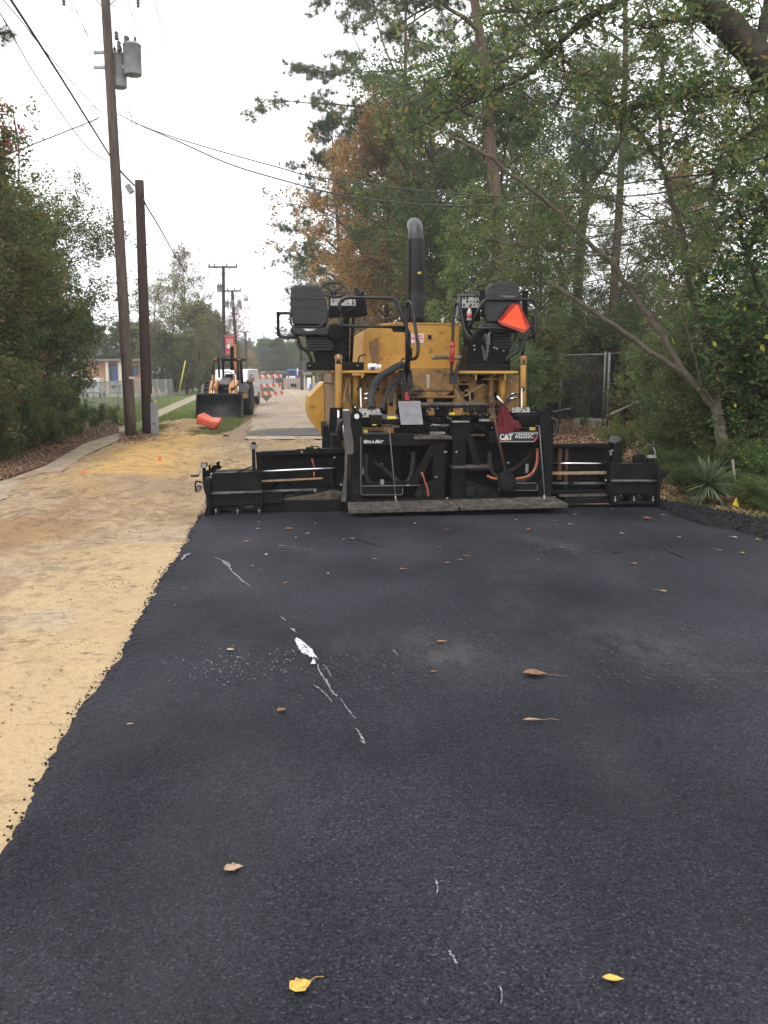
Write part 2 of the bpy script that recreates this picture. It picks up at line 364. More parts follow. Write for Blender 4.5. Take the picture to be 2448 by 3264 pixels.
C = lerp(C, grey * .8, ss(x, -2.5, .5) * ss(y, 13, 17) * .55 * ss(n1, .35, .6))
C = lerp(C, np.array([0.20, 0.12, 0.07]), ss(-side, -0.5, 0.6) * ss(n2 + 0.3 * n1, 0.45, 0.7) * 0.9)
C = lerp(C, np.array([0.30, 0.20, 0.115]), trk * .8 * ss(nf(n1), .2, .7) * mid)
band = np.exp(-((y - 11.2) / 2.4) ** 2) * ss(-tAe, .6, 2.4)
C = lerp(C, np.array([0.30, 0.185, 0.095]), np.clip(band * (.45 + 1.1 * ss(nf(fbm(sA * .9, tA * 2.6 + 40, 4)), .2, .7)), 0, .95))
C = lerp(C, np.array([0.17, 0.11, 0.065]), np.clip(band * ss(nf(fbm(sA * 4, tA * 9 + 3, 4), 1.8), .6, .8), 0, .7))
nb_ = np.exp(-((y - 14.6) / 1.3) ** 2) * ss(x, -5.5, -3.5); C = lerp(C, np.array([0.30, 0.23, 0.165]), nb_ * .7 * ss(n1, .35, .55))
C = lerp(C, np.array([0.64, 0.39, 0.125]), np.clip(bank * 1.5, 0, 1) * ss(y, 14, 17) * (1 - ss(y, 25, 29)) * (.75 - .5 * ss(nf(n2), .55, .85)))
bpx = G(418, 1389); dd_ = np.hypot(x - bpx.x - .3, y - bpx.y + .6); C = lerp(C, np.array([0.36, 0.17, 0.08]), np.clip(1.3 - dd_ / .9, 0, .9))
ok = (tA < 0.1) | (sA > S_SCR + 0.1)
d_ = attr_mat('sandy_dirt')
Fq = grid(nx, ny); Fq = Fq[ok[Fq].any(1)]
dirt = np_mesh('dirt_shoulder', np.stack([x, y, z], 1), Fq, d_, smooth=True); set_tone(dirt, C); tag(dirt, kind='structure')

# --- clods and stones scattered on the dirt
rng = random.Random(11); b = MB()
for i in range(3000):
    yy_ = 3.2 + 24 * rng.random() ** 1.3; s_, w_ = rs((0, yy_)); xx_ = -rng.uniform(0.4, 1) * (1.5 + yy_ * 0.42)
    s_, w_ = rs((xx_, yy_))
    if w_ > -0.35 or xx_ < -11: continue
    if fbm(np.array([xx_ * .8]), np.array([yy_ * .8 + 5]), 3)[0] < 0.40: continue
    r_ = rng.choice([0.003, 0.003, 0.004, 0.005, 0.006, 0.009]) * (0.6 + yy_ * 0.05)
    b.blob((xx_, yy_, GZ + 0.006), (r_ * rng.uniform(1, 1.8), r_, r_ * 0.6), rng, jit=0.3)
M_clod = mat('clod_earth', (0.16, 0.10, 0.06), (0.34, 0.24, 0.14), 3.0, 0.95, bump=0.5)
o = b.build('dirt_clods', M_clod); tag(o, 'small brown clods and crumbs scattered over the sandy dirt shoulder', 'dirt clods', kind='stuff')

# --- the old road beyond the paver
M_old = mat('old_road', (0.33, 0.26, 0.19), (0.44, 0.345, 0.24), 0.8, 0.85, bump=0.4, bscale=60, c3=(0.29, 0.235, 0.18), scale3=0.25, stretch=(1.0, 0.35, 1))
L0 = G(775, 1400, -0.03); L1 = G(812, 1279, -0.03); L2 = G(838, 1236, -0.03)
def off(p, w): return (p.x + RN.x * w, p.y + RN.y * w)
far1 = (L2 + (L2 - L1).normalized() * 160)
b = MB(); lft = [L0, L1, L2, far1]; wd = [7.2, 6.8, 6.8, 6.8]
for k in range(3):
    a1, a2 = lft[k], lft[k + 1]; p1 = off(a1, wd[k]); p2 = off(a2, wd[k + 1])
    b.add([(a1.x, a1.y, -0.035 + .012 * (k > 0)), (p1[0], p1[1], -0.035 + .012 * (k > 0)), (p2[0], p2[1], -0.023), (a2.x, a2.y, -0.023)], [(0, 1, 2, 3)])
o = b.build('road', M_old); tag(o, kind='structure')
M_sand_road = mat('sandy_road', (0.50, 0.39, 0.25), (0.36, 0.28, 0.19), 2.2, 0.95, bump=0.6, bscale=40, stretch=(1, 0.5, 1), c3=(0.24, 0.19, 0.14), scale3=5, lo3=0.55)
Pn = [G(620, 1470), G(560, 1420), G(640, 1385), G(760, 1388), G(1100, 1388), G(1420, 1390), rw(S_SCR + 1.0, 6.3), rw(S_SCR + 0.5, 0.0), rw(S_SCR + 0.5, -0.8)]
# fresh joint: dark asphalt wedge across the road end
M_dk = mat('dark_joint', (0.055, 0.052, 0.05), (0.12, 0.108, 0.098), 1.6, 0.8, bump=0.6, bscale=60)
poly_sheet('road_joint', [G(762, 1376), G(800, 1384), G(1010, 1386), G(1500, 1388), G(1500, 1363), G(1020, 1361), G(870, 1365), G(800, 1371)], -0.016, M_dk, rough=.25)
M_yel = mat('road_paint', (0.55, 0.40, 0.13), (0.42, 0.35, 0.24), 3.0, 0.8)
b = MB()
for w_ in (0.0, 0.28):
    p = [G(921, 1243, -.015), G(940, 1263, -.015), G(972, 1299, -.015), G(1024, 1359, -.015)]
    for a1, a2 in zip(p[:-1], p[1:]):
        b.add([(a1.x + w_, a1.y, -.015), (a1.x + w_ + .12, a1.y, -.015), (a2.x + w_ + .12, a2.y, -.015), (a2.x + w_, a2.y, -.015)], [(0, 1, 2, 3)])
o = b.build('road_marking', M_yel); tag(o, kind='structure')

# --- grass lawns and footpath at the left
M_grass = mat('lawn', (0.14, 0.19, 0.05), (0.10, 0.15, 0.035), 4.0, 0.9, bump=1.0, bscale=60, c3=(0.24, 0.19, 0.09), scale3=0.7, lo3=0.52, hi3=0.75, spec=0.15)
lawn_pts = [G(430, 1385), G(505, 1392), G(600, 1388), G(680, 1385), G(740, 1372), G(800, 1335), G(806, 1290), G(838, 1240), G(700, 1241), G(560, 1236), G(330, 1240), G(180, 1250), G(-100, 1262), G(-100, 1330), G(270, 1345), G(330, 1358), G(400, 1350)]
poly_sheet('lawn', lawn_pts, GZ + 0.022, M_grass, rough=.35)
M_vd = mat('verge_dirt', (0.30, 0.20, 0.12), (0.20, 0.14, 0.08), 2.5, 0.95, bump=.8, bscale=20, c3=(.13, .11, .05), scale3=3)
poly_sheet('dirt_verge', [G(700, 1384), G(770, 1400), G(806, 1335), G(818, 1290), G(842, 1242), G(834, 1240), G(800, 1290), G(775, 1340)], GZ + 0.03, M_vd, rough=.3)
M_walk = mat('footpath', (0.38, 0.31, 0.22), (0.29, 0.225, 0.155), 1.5, 0.9, bump=0.4, bscale=50, c3=(0.24, 0.17, 0.11), scale3=1.4, lo3=0.45)
lo_ = [(-40, 1600), (60, 1566), (163, 1520), (271, 1446), (401, 1389), (455, 1365), (504, 1329), (635, 1268), (700, 1256)]
up_ = [(-40, 1520), (40, 1497), (141, 1462), (271, 1392), (401, 1354), (450, 1341), (504, 1306), (624, 1256), (640, 1251)]
b = MB()
for i in range(len(lo_) - 1):
    q = [G(*lo_[i]), G(*lo_[i + 1]), G(*up_[i + 1]), G(*up_[i])]
    b.add([(p.x, p.y, GZ + 0.012 + .016 * (i > 4)) for p in q], [(0, 1, 2, 3)])
b.add([(p.x, p.y, GZ + 0.045) for p in [G(640, 1251), G(700, 1256), G(806, 1262), G(806, 1256)]], [(0, 1, 2, 3)])
o = b.build('footpath', M_walk); tag(o, kind='structure')
M_drive = mat('driveway', (0.42, 0.35, 0.27), (0.34, 0.29, 0.23), 1.0, 0.9)
poly_sheet('driveway', [G(250, 1268), G(420, 1264), G(600, 1254), G(600, 1249), G(430, 1250), G(250, 1252)], GZ + 0.035, M_drive)
# grass blades
def blades(name, n, region, h, w, m, seed, label, cat):
    r = np.random.RandomState(seed); pts = region(n, r); n = len(pts); a = r.rand(n) * 6.28; hh = h * (0.5 + r.rand(n)); lean = r.rand(n, 2) - .5
    c = np.stack([np.cos(a), np.sin(a)], 1) * w; V = np.zeros((n, 3, 3)); V[:, 0, :2] = pts[:, :2] - c; V[:, 1, :2] = pts[:, :2] + c
    V[:, 0, 2] = V[:, 1, 2] = pts[:, 2]; V[:, 2, :2] = pts[:, :2] + lean * hh[:, None]; V[:, 2, 2] = pts[:, 2] + hh
    o = np_mesh(name, V.reshape(-1, 3), np.arange(n * 3).reshape(n, 3), m); tag(o, label, cat, kind='stuff'); return o
def in_poly(px, py, poly):
    c = np.zeros(len(px), bool); n = len(poly)
    for i in range(n):
        x1, y1 = poly[i][0], poly[i][1]; x2, y2 = poly[(i + 1) % n][0], poly[(i + 1) % n][1]
        k = ((y1 > py) != (y2 > py)) & (px < (x2 - x1) * (py - y1) / (y2 - y1 + 1e-12) + x1); c ^= k
    return c
def lawn_reg(n, r):
    u = 300 + r.rand(n) * 520; v = 1250 + r.rand(n) * 140
    Y = 1.7 * F / (v - 1200); x = (u - CX) / F * Y
    k = in_poly(x, Y, lawn_pts) & ~in_poly(x, Y, [G(*p) for p in lo_] + [G(*p) for p in up_[::-1]]); return np.stack([x[k], Y[k], np.full(k.sum(), GZ + .02)], 1)
M_blade = leafmat('grass_blade', [(0, (0.11, 0.15, 0.04)), (0.4, (0.15, 0.19, 0.05)), (0.75, (0.20, 0.19, 0.07)), (0.9, (0.27, 0.21, 0.1))], trans=0.25, vary=0)
blades('grass', 60000, lawn_reg, 0.05, 0.012, M_blade, 3, 'short green lawn grass beside the footpath and backhoe', 'grass')

# --- NEW ASPHALT
def asphalt_mat():
    m = bpy.data.materials.new('fresh_asphalt'); m.use_nodes = True; nt = m.node_tree; l = nt.links.new; b = nt.nodes['Principled BSDF']
    t = nt.nodes.new('ShaderNodeTexCoord')
    v = nt.nodes.new('ShaderNodeTexVoronoi'); v.inputs['Scale'].default_value = 70; l(t.outputs['Object'], v.inputs['Vector'])
    v2 = nt.nodes.new('ShaderNodeTexVoronoi'); v2.inputs['Scale'].default_value = 150; l(t.outputs['Object'], v2.inputs['Vector'])
    n = nt.nodes.new('ShaderNodeTexNoise'); n.inputs['Scale'].default_value = 0.55; n.inputs['Detail'].default_value = 6; l(t.outputs['Object'], n.inputs['Vector'])
    nb = nt.nodes.new('ShaderNodeTexNoise'); nb.inputs['Scale'].default_value = 26; nb.inputs['Detail'].default_value = 7; nb.inputs['Roughness'].default_value = 0.7; l(t.outputs['Object'], nb.inputs['Vector'])
    r = nt.nodes.new('ShaderNodeValToRGB'); e = r.color_ramp.elements
    e[0].position = 0.34; e[0].color = (0.0085, 0.0092, 0.0125, 1); e[1].position = 0.70; e[1].color = (0.026, 0.0258, 0.0315, 1)
    l(n.outputs['Fac'], r.inputs['Fac'])
    rv = nt.nodes.new('ShaderNodeValToRGB'); e = rv.color_ramp.elements          # stones in the mix
    e[0].position = 0.0; e[0].color = (0.35, 0.35, 0.35, 1); e[1].position = 0.93; e[1].color = (2.0, 2.0, 2.1, 1)
    k = e.new(0.985); k.color = (4.2, 4.0, 3.8, 1)
    sp = nt.nodes.new('ShaderNodeSeparateColor'); l(v2.outputs['Color'], sp.inputs[0]); l(sp.outputs[0], rv.inputs['Fac'])
    x = nt.nodes.new('ShaderNodeMixRGB'); x.blend_type = 'MULTIPLY'; x.inputs['Fac'].default_value = 1.0; l(r.outputs[0], x.inputs[1]); l(rv.outputs[0], x.inputs[2])
    # broad dusty scuffs, laid roughly along the lane
    mps = nt.nodes.new('ShaderNodeMapping'); mps.inputs['Rotation'].default_value = (0, 0, .5); mps.inputs['Scale'].default_value = (.9, .35, 1); l(t.outputs['Object'], mps.inputs[0])
    ns = nt.nodes.new('ShaderNodeTexNoise'); ns.inputs['Scale'].default_value = 0.9; ns.inputs['Detail'].default_value = 4; l(mps.outputs[0], ns.inputs['Vector'])
    rs_ = nt.nodes.new('ShaderNodeMapRange'); rs_.inputs['From Min'].default_value = .52; rs_.inputs['From Max'].default_value = .75; rs_.inputs['To Max'].default_value = .38; l(ns.outputs['Fac'], rs_.inputs['Value'])
    xs_ = nt.nodes.new('ShaderNodeMixRGB'); l(rs_.outputs[0], xs_.inputs['Fac']); l(x.outputs[0], xs_.inputs[1]); xs_.inputs[2].default_value = (.058, .056, .062, 1)
    at_ = nt.nodes.new('ShaderNodeAttribute'); at_.attribute_name = 'dust'; nd_ = nt.nodes.new('ShaderNodeTexNoise'); nd_.inputs['Scale'].default_value = 7; nd_.inputs['Detail'].default_value = 9; nd_.inputs['Roughness'].default_value = .75; l(mps.outputs[0], nd_.inputs['Vector'])
    rd_ = nt.nodes.new('ShaderNodeMapRange'); rd_.inputs['From Min'].default_value = .38; rd_.inputs['From Max'].default_value = .68; l(nd_.outputs['Fac'], rd_.inputs['Value'])
    md_ = nt.nodes.new('ShaderNodeMath'); md_.operation = 'MULTIPLY'; l(at_.outputs['Fac'], md_.inputs[0]); l(rd_.outputs[0], md_.inputs[1])
    xd_ = nt.nodes.new('ShaderNodeMixRGB'); l(md_.outputs[0], xd_.inputs['Fac']); l(xs_.outputs[0], xd_.inputs[1]); xd_.inputs[2].default_value = (.085, .080, .080, 1); l(xd_.outputs[0], b.inputs['Base Color'])
    rr = nt.nodes.new('ShaderNodeMapRange'); rr.inputs['To Min'].default_value = 0.75; rr.inputs['To Max'].default_value = 0.6; l(n.outputs['Fac'], rr.inputs['Value']); l(rr.outputs[0], b.inputs['Roughness'])
    b.inputs['Specular IOR Level'].default_value = 0.13
    b1 = nt.nodes.new('ShaderNodeBump'); b1.inputs['Strength'].default_value = 0.75; b1.inputs['Distance'].default_value = 0.007; l(v.outputs['Distance'], b1.inputs['Height']); b1.invert = True
    b2 = nt.nodes.new('ShaderNodeBump'); b2.inputs['Strength'].default_value = 0.75; b2.inputs['Distance'].default_value = 0.012; l(nb.outputs['Fac'], b2.inputs['Height']); l(b1.outputs[0], b2.inputs['Normal'])
    l(b2.outputs[0], b.inputs['Normal']); return m
M_asph = asphalt_mat()
seamB = [G(2030, 1600), G(2105, 1606), G(2193, 1612), G(2289, 1629), G(2361, 1643), G(2448, 1658), G(2800, 1725), G(3300, 1830)]
SB = np.array([rs(p) for p in seamB])
T = np.concatenate([[-0.13, -0.10, -0.07, -0.035], np.linspace(0, 0.30, 14), np.linspace(0.45, 9, 60), [10, 12]])
NS = 900; s0 = -4.0
smax = np.where(T < SB[0, 1], S_SCR + 0.35, np.interp(T, SB[:, 1], SB[:, 0])); smax = np.minimum(smax, S_SCR + 0.9)
k = np.linspace(0, 1, NS)
Sg = s0 + (smax[None, :] - s0) * k[:, None]; Tg = np.tile(T, (NS, 1))
edge = np.exp(-np.maximum(Tg, 0) / 0.10)
w1 = (fbm(Sg * 1.2, Sg * 0 + 3, 3) - .5) * 0.10 + (fbm(Sg * 14, Tg * 9, 3) - .5) * 0.06
Tj = Tg + w1 * edge
Zg = np.where(Tg < -0.11, -0.075, np.where(Tg < -0.08, -0.055, np.where(Tg < -0.05, -0.03, np.where(Tg < -0.01, -0.008, 0.0))))
Zg = Zg + edge * (fbm(Sg * 28, Tg * 28, 2) - .5) * 0.022 - 0.006 * edge
V = np.stack([E1.x + RD.x * Sg + RN.x * Tj, E1.y + RD.y * Sg + RN.y * Tj, Zg], -1).reshape(-1, 3)
asph = np_mesh('new_asphalt_road', V, grid(len(T), NS), M_asph, smooth=True)
scf = np.zeros(len(V)); us_ = V[:, 0] / np.maximum(V[:, 1], .3) * F + CX; vs_ = 1200 + 1.7 * F / np.maximum(V[:, 1], .3)
for cu_, cv_, su_, sv_, k_ in ((1430, 2110, 150, 60, .9), (2120, 2090, 260, 70, .8), (1790, 1740, 170, 16, .7), (950, 1752, 70, 8, .7), (1100, 2070, 110, 45, .4), (1640, 1900, 90, 120, .3), (700, 2060, 160, 60, .25)):
    scf = np.maximum(scf, k_ * np.exp(-((us_ - cu_) / su_) ** 2 - ((vs_ - cv_ - (us_ - cu_) * .25) / sv_) ** 2))
av_ = asph.data.attributes.new('dust', 'FLOAT', 'POINT'); av_.data.foreach_set('value', scf.astype(np.float32)); tag(asph, kind='structure')
# loose crumbs of mix along the edge, and the rough loose strip at the right
b = MB(); rng = random.Random(4)
for i in range(700):
    s_ = -1.0 + 12.2 * rng.random() ** 0.9; t_ = -0.09 + rng.gauss(0, 0.035); r_ = rng.uniform(0.003, 0.009)
    if rng.random() < 0.04: t_ -= rng.random() * 0.12
    p = rw(s_, t_ + (fbm(np.array([s_ * 1.2]), np.array([3.0]), 3)[0] - .5) * .1, -0.05 + max(0, (t_ + .13)) * 0.33)
    b.blob(p, (r_, r_, r_ * .8), rng, jit=0.3)
o = b.build('asphalt_crumbs', M_asph); tag(o, 'loose black asphalt crumbs along the left edge of the mat', 'asphalt crumbs', kind='stuff')
low = [(2090, 1612), (2140, 1636), (2202, 1661), (2265, 1680), (2337, 1690), (2448, 1721), (2800, 1830)]
upp = [(2090, 1600), (2140, 1604), (2202, 1612), (2265, 1624), (2337, 1638), (2448, 1657), (2800, 1722)]
nu, nv = 260, 30; V = []
for i in range(nu):
    t = i / (nu - 1) * (len(low) - 1); k0 = min(int(t), len(low) - 2); f = t - k0
    a1 = G(*low[k0]).lerp(G(*low[k0 + 1]), f); a2 = G(*upp[k0]).lerp(G(*upp[k0 + 1]), f)
    for j in range(nv):
        q = a1.lerp(a2, j / (nv - 1)); V.append((q.x, q.y))
V = np.array(V); jj = np.tile(np.arange(nv) / (nv - 1), nu)
wob = (fbm(V[:, 0] * 3, V[:, 1] * 3, 3) - .5) * 0.2; V[:, 1] += wob
zz = 0.012 + 0.045 * np.sin(np.clip(jj * 1.05, 0, 1) * math.pi) ** 0.5 + (fbm(V[:, 0] * 22, V[:, 1] * 22, 3) - .5) * 0.06 * np.sin(jj * math.pi)
zz = np.where(jj < .01, -.004, np.where(jj > .99, -.06, zz))
M_loose = mat('loose_asphalt', (0.008, 0.008, 0.010), (0.024, 0.024, 0.027), 40, 0.8, bump=1.0, bscale=60, bdist=.04, spec=.25)
rng = random.Random(14); cb_ = MB()
for i in range(1500):
    k_ = rng.randrange(len(V)); r_ = rng.uniform(.006, .02); cb_.blob((V[k_, 0] + rng.uniform(-.05, .05), V[k_, 1] + rng.uniform(-.08, .05), zz[k_] + .004), (r_, r_, r_ * .7), rng, jit=.3)
o = cb_.build('asphalt_crumbs', M_loose); tag(o, 'loose lumps on the dark rough strip at the right edge', 'asphalt crumbs', kind='stuff')
o = np_mesh('asphalt_shoulder', np.c_[V, zz], grid(nv, nu), M_loose, smooth=True); tag(o, kind='structure')

# --- pale scrapes in the fresh surface (thin skins of lime dust and mortar, 4 mm up)
M_scr = mat('pale_scrape', (0.30, 0.30, 0.31), (0.06, 0.06, 0.065), 55, 0.9, lo=0.42, hi=0.6, detail=8)
M_scr2 = mat('faint_scrape', (0.085, 0.085, 0.088), (0.030, 0.030, 0.033), 70, 0.8, lo=0.38, hi=0.6)
M_white = mat('lime_patch', (0.55, 0.56, 0.59), (0.07, 0.07, 0.075), 45, 0.9, lo=0.53, hi=0.58, detail=8)
rng = random.Random(21); Zs = [0.004]
def stroke(b, pts, w, jag=0.5, n=7):
    P = smooth_path([(x_, y_, 0) for x_, y_ in pts], n); m_ = len(P); Lf = []; Rt = []
    for i, p in enumerate(P):
        d = (P[min(i + 1, m_ - 1)] - P[max(i - 1, 0)]).normalized(); nrm = Vector((-d.y, d.x, 0)); t = i / (m_ - 1)
        ww = w * (math.sin(math.pi * min(max(t, 0.03), 0.97)) ** 0.6) * (1 + rng.uniform(-jag, jag)); ss_ = rng.uniform(-jag, jag) * w * 0.6
        Lf.append(G(*(p + nrm * (ww / 2 + ss_)).xy, Zs[0])); Rt.append(G(*(p - nrm * (ww / 2 - ss_)).xy, Zs[0]))
    k0 = len(b.v); b.v += [tuple(p) for p in Lf + Rt]
    for i in range(m_ - 1): b.f.append((k0 + i, k0 + i + 1, k0 + m_ + i + 1, k0 + m_ + i)); b.sm.append(False)
D = 1.4757
b = MB()
stroke(b, [(682, 1775), (712, 1790), (740, 1820), (770, 1848), (800, 1870)], 4)
stroke(b, [(712, 1788), (725, 1797), (735, 1806)], 12, .6); stroke(b, [(578, 1786), (590, 1772), (606, 1762)], 7)
stroke(b, [(895, 1966), (905, 1972), (912, 1980)], 3); stroke(b, [(924, 2003), (936, 2007), (946, 2016)], 6)
stroke(b, [(1012, 2115), (1020, 2140), (1042, 2175), (1062, 2208), (1078, 2217)], 7, .5)
stroke(b, [(1082, 2222), (1100, 2248), (1120, 2275), (1138, 2294)], 3); stroke(b, [(1134, 2320), (1145, 2335), (1162, 2368), (1150, 2360)], 6)
stroke(b, [(1030, 2118), (1045, 2135), (1057, 2160)], 3); stroke(b, [(998, 2182), (1020, 2196), (1045, 2220), (1060, 2240)], 3)
stroke(b, [(1386, 2800), (1395, 2822), (1392, 2850)], 5); stroke(b, [(1430, 3030), (1445, 3050), (1458, 3072)], 8, .8)
stroke(b, [(1590, 3140), (1600, 3165), (1596, 3200)], 5); stroke(b, [(1250, 2070), (1262, 2080), (1266, 2092)], 3)
o = b.build('pale_scrapes', M_scr); tag(o, kind='structure')
b = MB(); Zs[0] = 0.0075
def jag(pts, a_=2.0, k_=5):
    o_ = []
    for i_ in range(len(pts)):
        (x0, y0), (x1, y1) = pts[i_], pts[(i_ + 1) % len(pts)]
        for q_ in range(k_): o_.append((x0 + (x1 - x0) * q_ / k_ + rng.uniform(-a_, a_), y0 + (y1 - y0) * q_ / k_ + rng.uniform(-a_, a_)))
    return o_
pp_ = jag([(550 + .5425 * x_, 1600 + .5425 * y_) for x_, y_ in [(718, 803), (735, 797), (765, 818), (795, 842), (820, 865), (828, 885), (845, 905), (858, 925), (838, 950), (812, 953), (818, 935), (828, 915), (800, 905), (780, 890), (758, 885), (745, 865), (730, 835)]], 1.3, 4)
b.add([tuple(G(u_, v_, Zs[0])) for u_, v_ in pp_], [tuple(range(len(pp_)))])
bs_ = MB()
for i in range(130):
    if i < 95: u_, v_ = 730 + rng.gauss(0, 80), 2125 + rng.gauss(0, 32)
    else: u_, v_ = 850 + rng.random() * 120, 2060 + rng.random() * 90
    w_ = rng.uniform(0.8, 2.6); stroke(bs_, [(u_, v_), (u_ + rng.uniform(1, 7), v_ + rng.uniform(-3, 5))], w_, .4, 2)
o = b.build('lime_patch', M_white); tag(o, kind='structure'); o = bs_.build('lime_specks', mat('lime_specks', (.34, .34, .35), (.18, .18, .19), 60, .9)); tag(o, kind='structure')
b = MB(); Zs[0] = 0.0055
for i in range(620):
    c = rng.random()
    if c < .22: u_, v_, dx, dy = 1420 + rng.gauss(0, 110), 2080 + rng.gauss(0, 55), 13, 9
    elif c < .62: u_, v_, dx, dy = 2150 + rng.gauss(0, 190), 2120 + rng.gauss(0, 60), 12, 6
    elif c < .70: u_, v_, dx, dy = 880 + rng.random() * 120, 1745 + rng.random() * 12, 8, -1
    elif c < .80: u_, v_, dx, dy = 1640 + rng.random() * 270, 1730 + rng.random() * 40, 9, 3
    else: u_, v_, dx, dy = 980 + rng.random() * 300, 2080 + rng.random() * 120, 10, 8
    stroke(b, [(u_, v_), (u_ + dx * rng.uniform(.5, 1.5), v_ + dy * rng.uniform(.5, 1.5))], rng.uniform(.8, 2.2), .5, 3)
o = b.build('faint_scrapes', M_scr2); tag(o, kind='structure')
b = MB(); Zs[0] = 0.010
stroke(b, [(2117, 1739), (2140, 1757), (2165, 1768), (2190, 1780)], 6, .5); stroke(b, [(1133, 1711), (1160, 1722), (1185, 1730), (1222, 1744)], 3)
stroke(b, [(1035, 2128), (1048, 2165), (1068, 2205)], 5); stroke(b, [(1000, 2092), (1010, 2104), (1026, 2112)], 10, .5)
stroke(b, [(1930, 1733), (1945, 1748), (1950, 1757)], 3)
o = b.build('asphalt_tears', mat('torn_asphalt', (0.006, 0.006, 0.007), rough=0.9)); tag(o, kind='structure')
# ================================================================== fallen leaves
lf_cols = {'tan': (0.42, 0.28, 0.17), 'brown': (0.26, 0.13, 0.07), 'orange brown': (0.44, 0.22, 0.10), 'yellow': (0.66, 0.42, 0.07), 'red brown': (0.34, 0.12, 0.05), 'pale': (0.48, 0.38, 0.27), 'dark brown': (0.07, 0.04, 0.03)}
LM = {k: mat('leaf_' + k.replace(' ', '_'), v, tuple(c * 0.55 for c in v), 40, 0.7, bump=0.4, bscale=60) for k, v in lf_cols.items()}
def fallen_leaf(u, v, px, col, rot=None, stem=False, lobed=False, curl=0.25, label=None, group=None, ar=0.45, zb=0.004):
    rr = random.Random(int(u * 7 + v)); p = G(u, v, zb); d = p.y * 1.0
    L_ = px / F * math.hypot(p.y, HCAM); Wd = L_ * ar * rr.uniform(.85, 1.15) * 1.6
    rot = rr.uniform(0, 6.28) if rot is None else rot; bb = MB(); n = 9; rows = []
    for i in range(n):
        t = i / (n - 1); w = math.sin(math.pi * t ** 0.8) * (1 - 0.25 * t)
        if lobed: w *= 0.62 + 0.5 * abs(math.sin(t * 9.5))
        xx_ = (t - .5) * L_; row = []
        for j in range(5):
            f_ = (j - 2) / 2; yy_ = f_ * w * Wd / 2 * (1 + .15 * rr.uniform(-1, 1))
            row.append((xx_ + rr.uniform(-.02, .02) * L_, yy_, 0.003 + L_ * curl * (f_ * f_ * 0.55 * w + (t - .45) ** 2) + rr.uniform(0, .02) * L_))
        rows.append(row)
    V_ = [p_ for r_ in rows for p_ in r_]; Fs = [(i * 5 + j, i * 5 + j + 1, (i + 1) * 5 + j + 1, (i + 1) * 5 + j) for i in range(n - 1) for j in range(4)]
    bb.add(V_, Fs, True)
    if stem: bb.tube([(L_ * .48, 0, .01), (L_ * .75, L_ * .06, .012), (L_ * 1.1, L_ * .02, .006)], max(.0012, L_ * .012), 5)
    o = bb.build('fallen_leaf', LM[col]); o.location = p; o.rotation_euler = (0, 0, rot)
    tag(o, label, 'leaf', group); return o
G_L = 'leaves fallen on the fresh asphalt'
big = [(745, 2771, 60, 'tan', .3, False, True, .22, 'tan leaf with ragged edge alone in the left foreground asphalt', .5),
 (958, 3146, 66, 'yellow', .5, True, True, .2, 'yellow lobed leaf with thin stem at the bottom of the asphalt', .6),
 (1955, 3123, 62, 'yellow', -.15, False, False, .12, 'narrow smooth yellow leaf at the bottom right of the asphalt', .3),
 (1706, 2154, 78, 'brown', -.2, True, False, .3, 'large brown curled leaf with long stem, biggest on the asphalt', .5),
 (898, 2268, 32, 'brown', .7, False, True, .5, 'curled brown leaf below the pale patch', .6),
 (1409, 2047, 36, 'orange brown', .05, False, False, .2, 'thin orange leaf right of the pale patch', .25),
 (735, 2073, 26, 'pale', 0, False, True, .25, 'greyish tan leaf left of the pale patch among white specks', .5),
 (415, 2310, 24, 'orange brown', .25, False, False, .2, 'small orange leaf near the left asphalt edge', .3),
 (1285, 1818, 24, 'brown', 0, True, True, .5, 'curled brown leaf with stem in the middle of the asphalt', .5),
 (1700, 2300, 74, 'tan', .03, True, False, .2, 'thin twig-like tan leaf below the large brown leaf', .1),
 (2064, 1658, 26, 'red brown', -.3, True, True, .7, 'red brown leaf with pale stem behind the right extension', .7),
 (2232, 1629, 22, 'red brown', 3.0, True, True, .6, 'red leaf with long stem on the loose black strip', .7),
 (1383, 2142, 22, 'red brown', 0, False, False, .15, 'faint reddish leaf between the pale scuffs', .3),
 (1966, 1761, 26, 'dark brown', 0, False, True, .4, 'dark brown leaf beside a small crack at right', .5)]
for (u, v, px, c, ro, st_, lb, cu, la, ar) in big: fallen_leaf(u, v, px, c, ro, st_, lb, cu, la, None, ar)
p_ = fallen_leaf(175, 2455, 42, 'brown', 2.4, True, False, .2, 'brown leaf with long stem on the sand at the asphalt edge', None, .5, zb=-.03)
small = [(824, 1665), (821, 1687), (922, 1688), (979, 1702), (1005, 1669), (942, 1715), (787, 1727), (899, 1742), (1095, 1720), (1120, 1718), (849, 1771), (805, 1805), (826, 1821), (913, 1859), (589, 1877), (559, 1931), (699, 1671), (937, 1677), (1423, 1691), (1401, 1746), (1194, 1783), (1323, 1670), (1426, 1795), (1046, 1829),
 (1644, 1659), (1770, 1662), (1816, 1673), (1831, 1641), (1953, 1625), (1685, 1692), (1981, 1702), (2112, 1643), (2244, 1652), (2165, 1714), (2337, 1716), (2420, 1723), (1789, 1746), (2292, 1754), (2368, 1766), (1716, 1786), (2018, 1799), (2077, 1781), (2112, 1885), (2307, 1626), (1484, 1775), (1465, 1786)]
rng = random.Random(8)
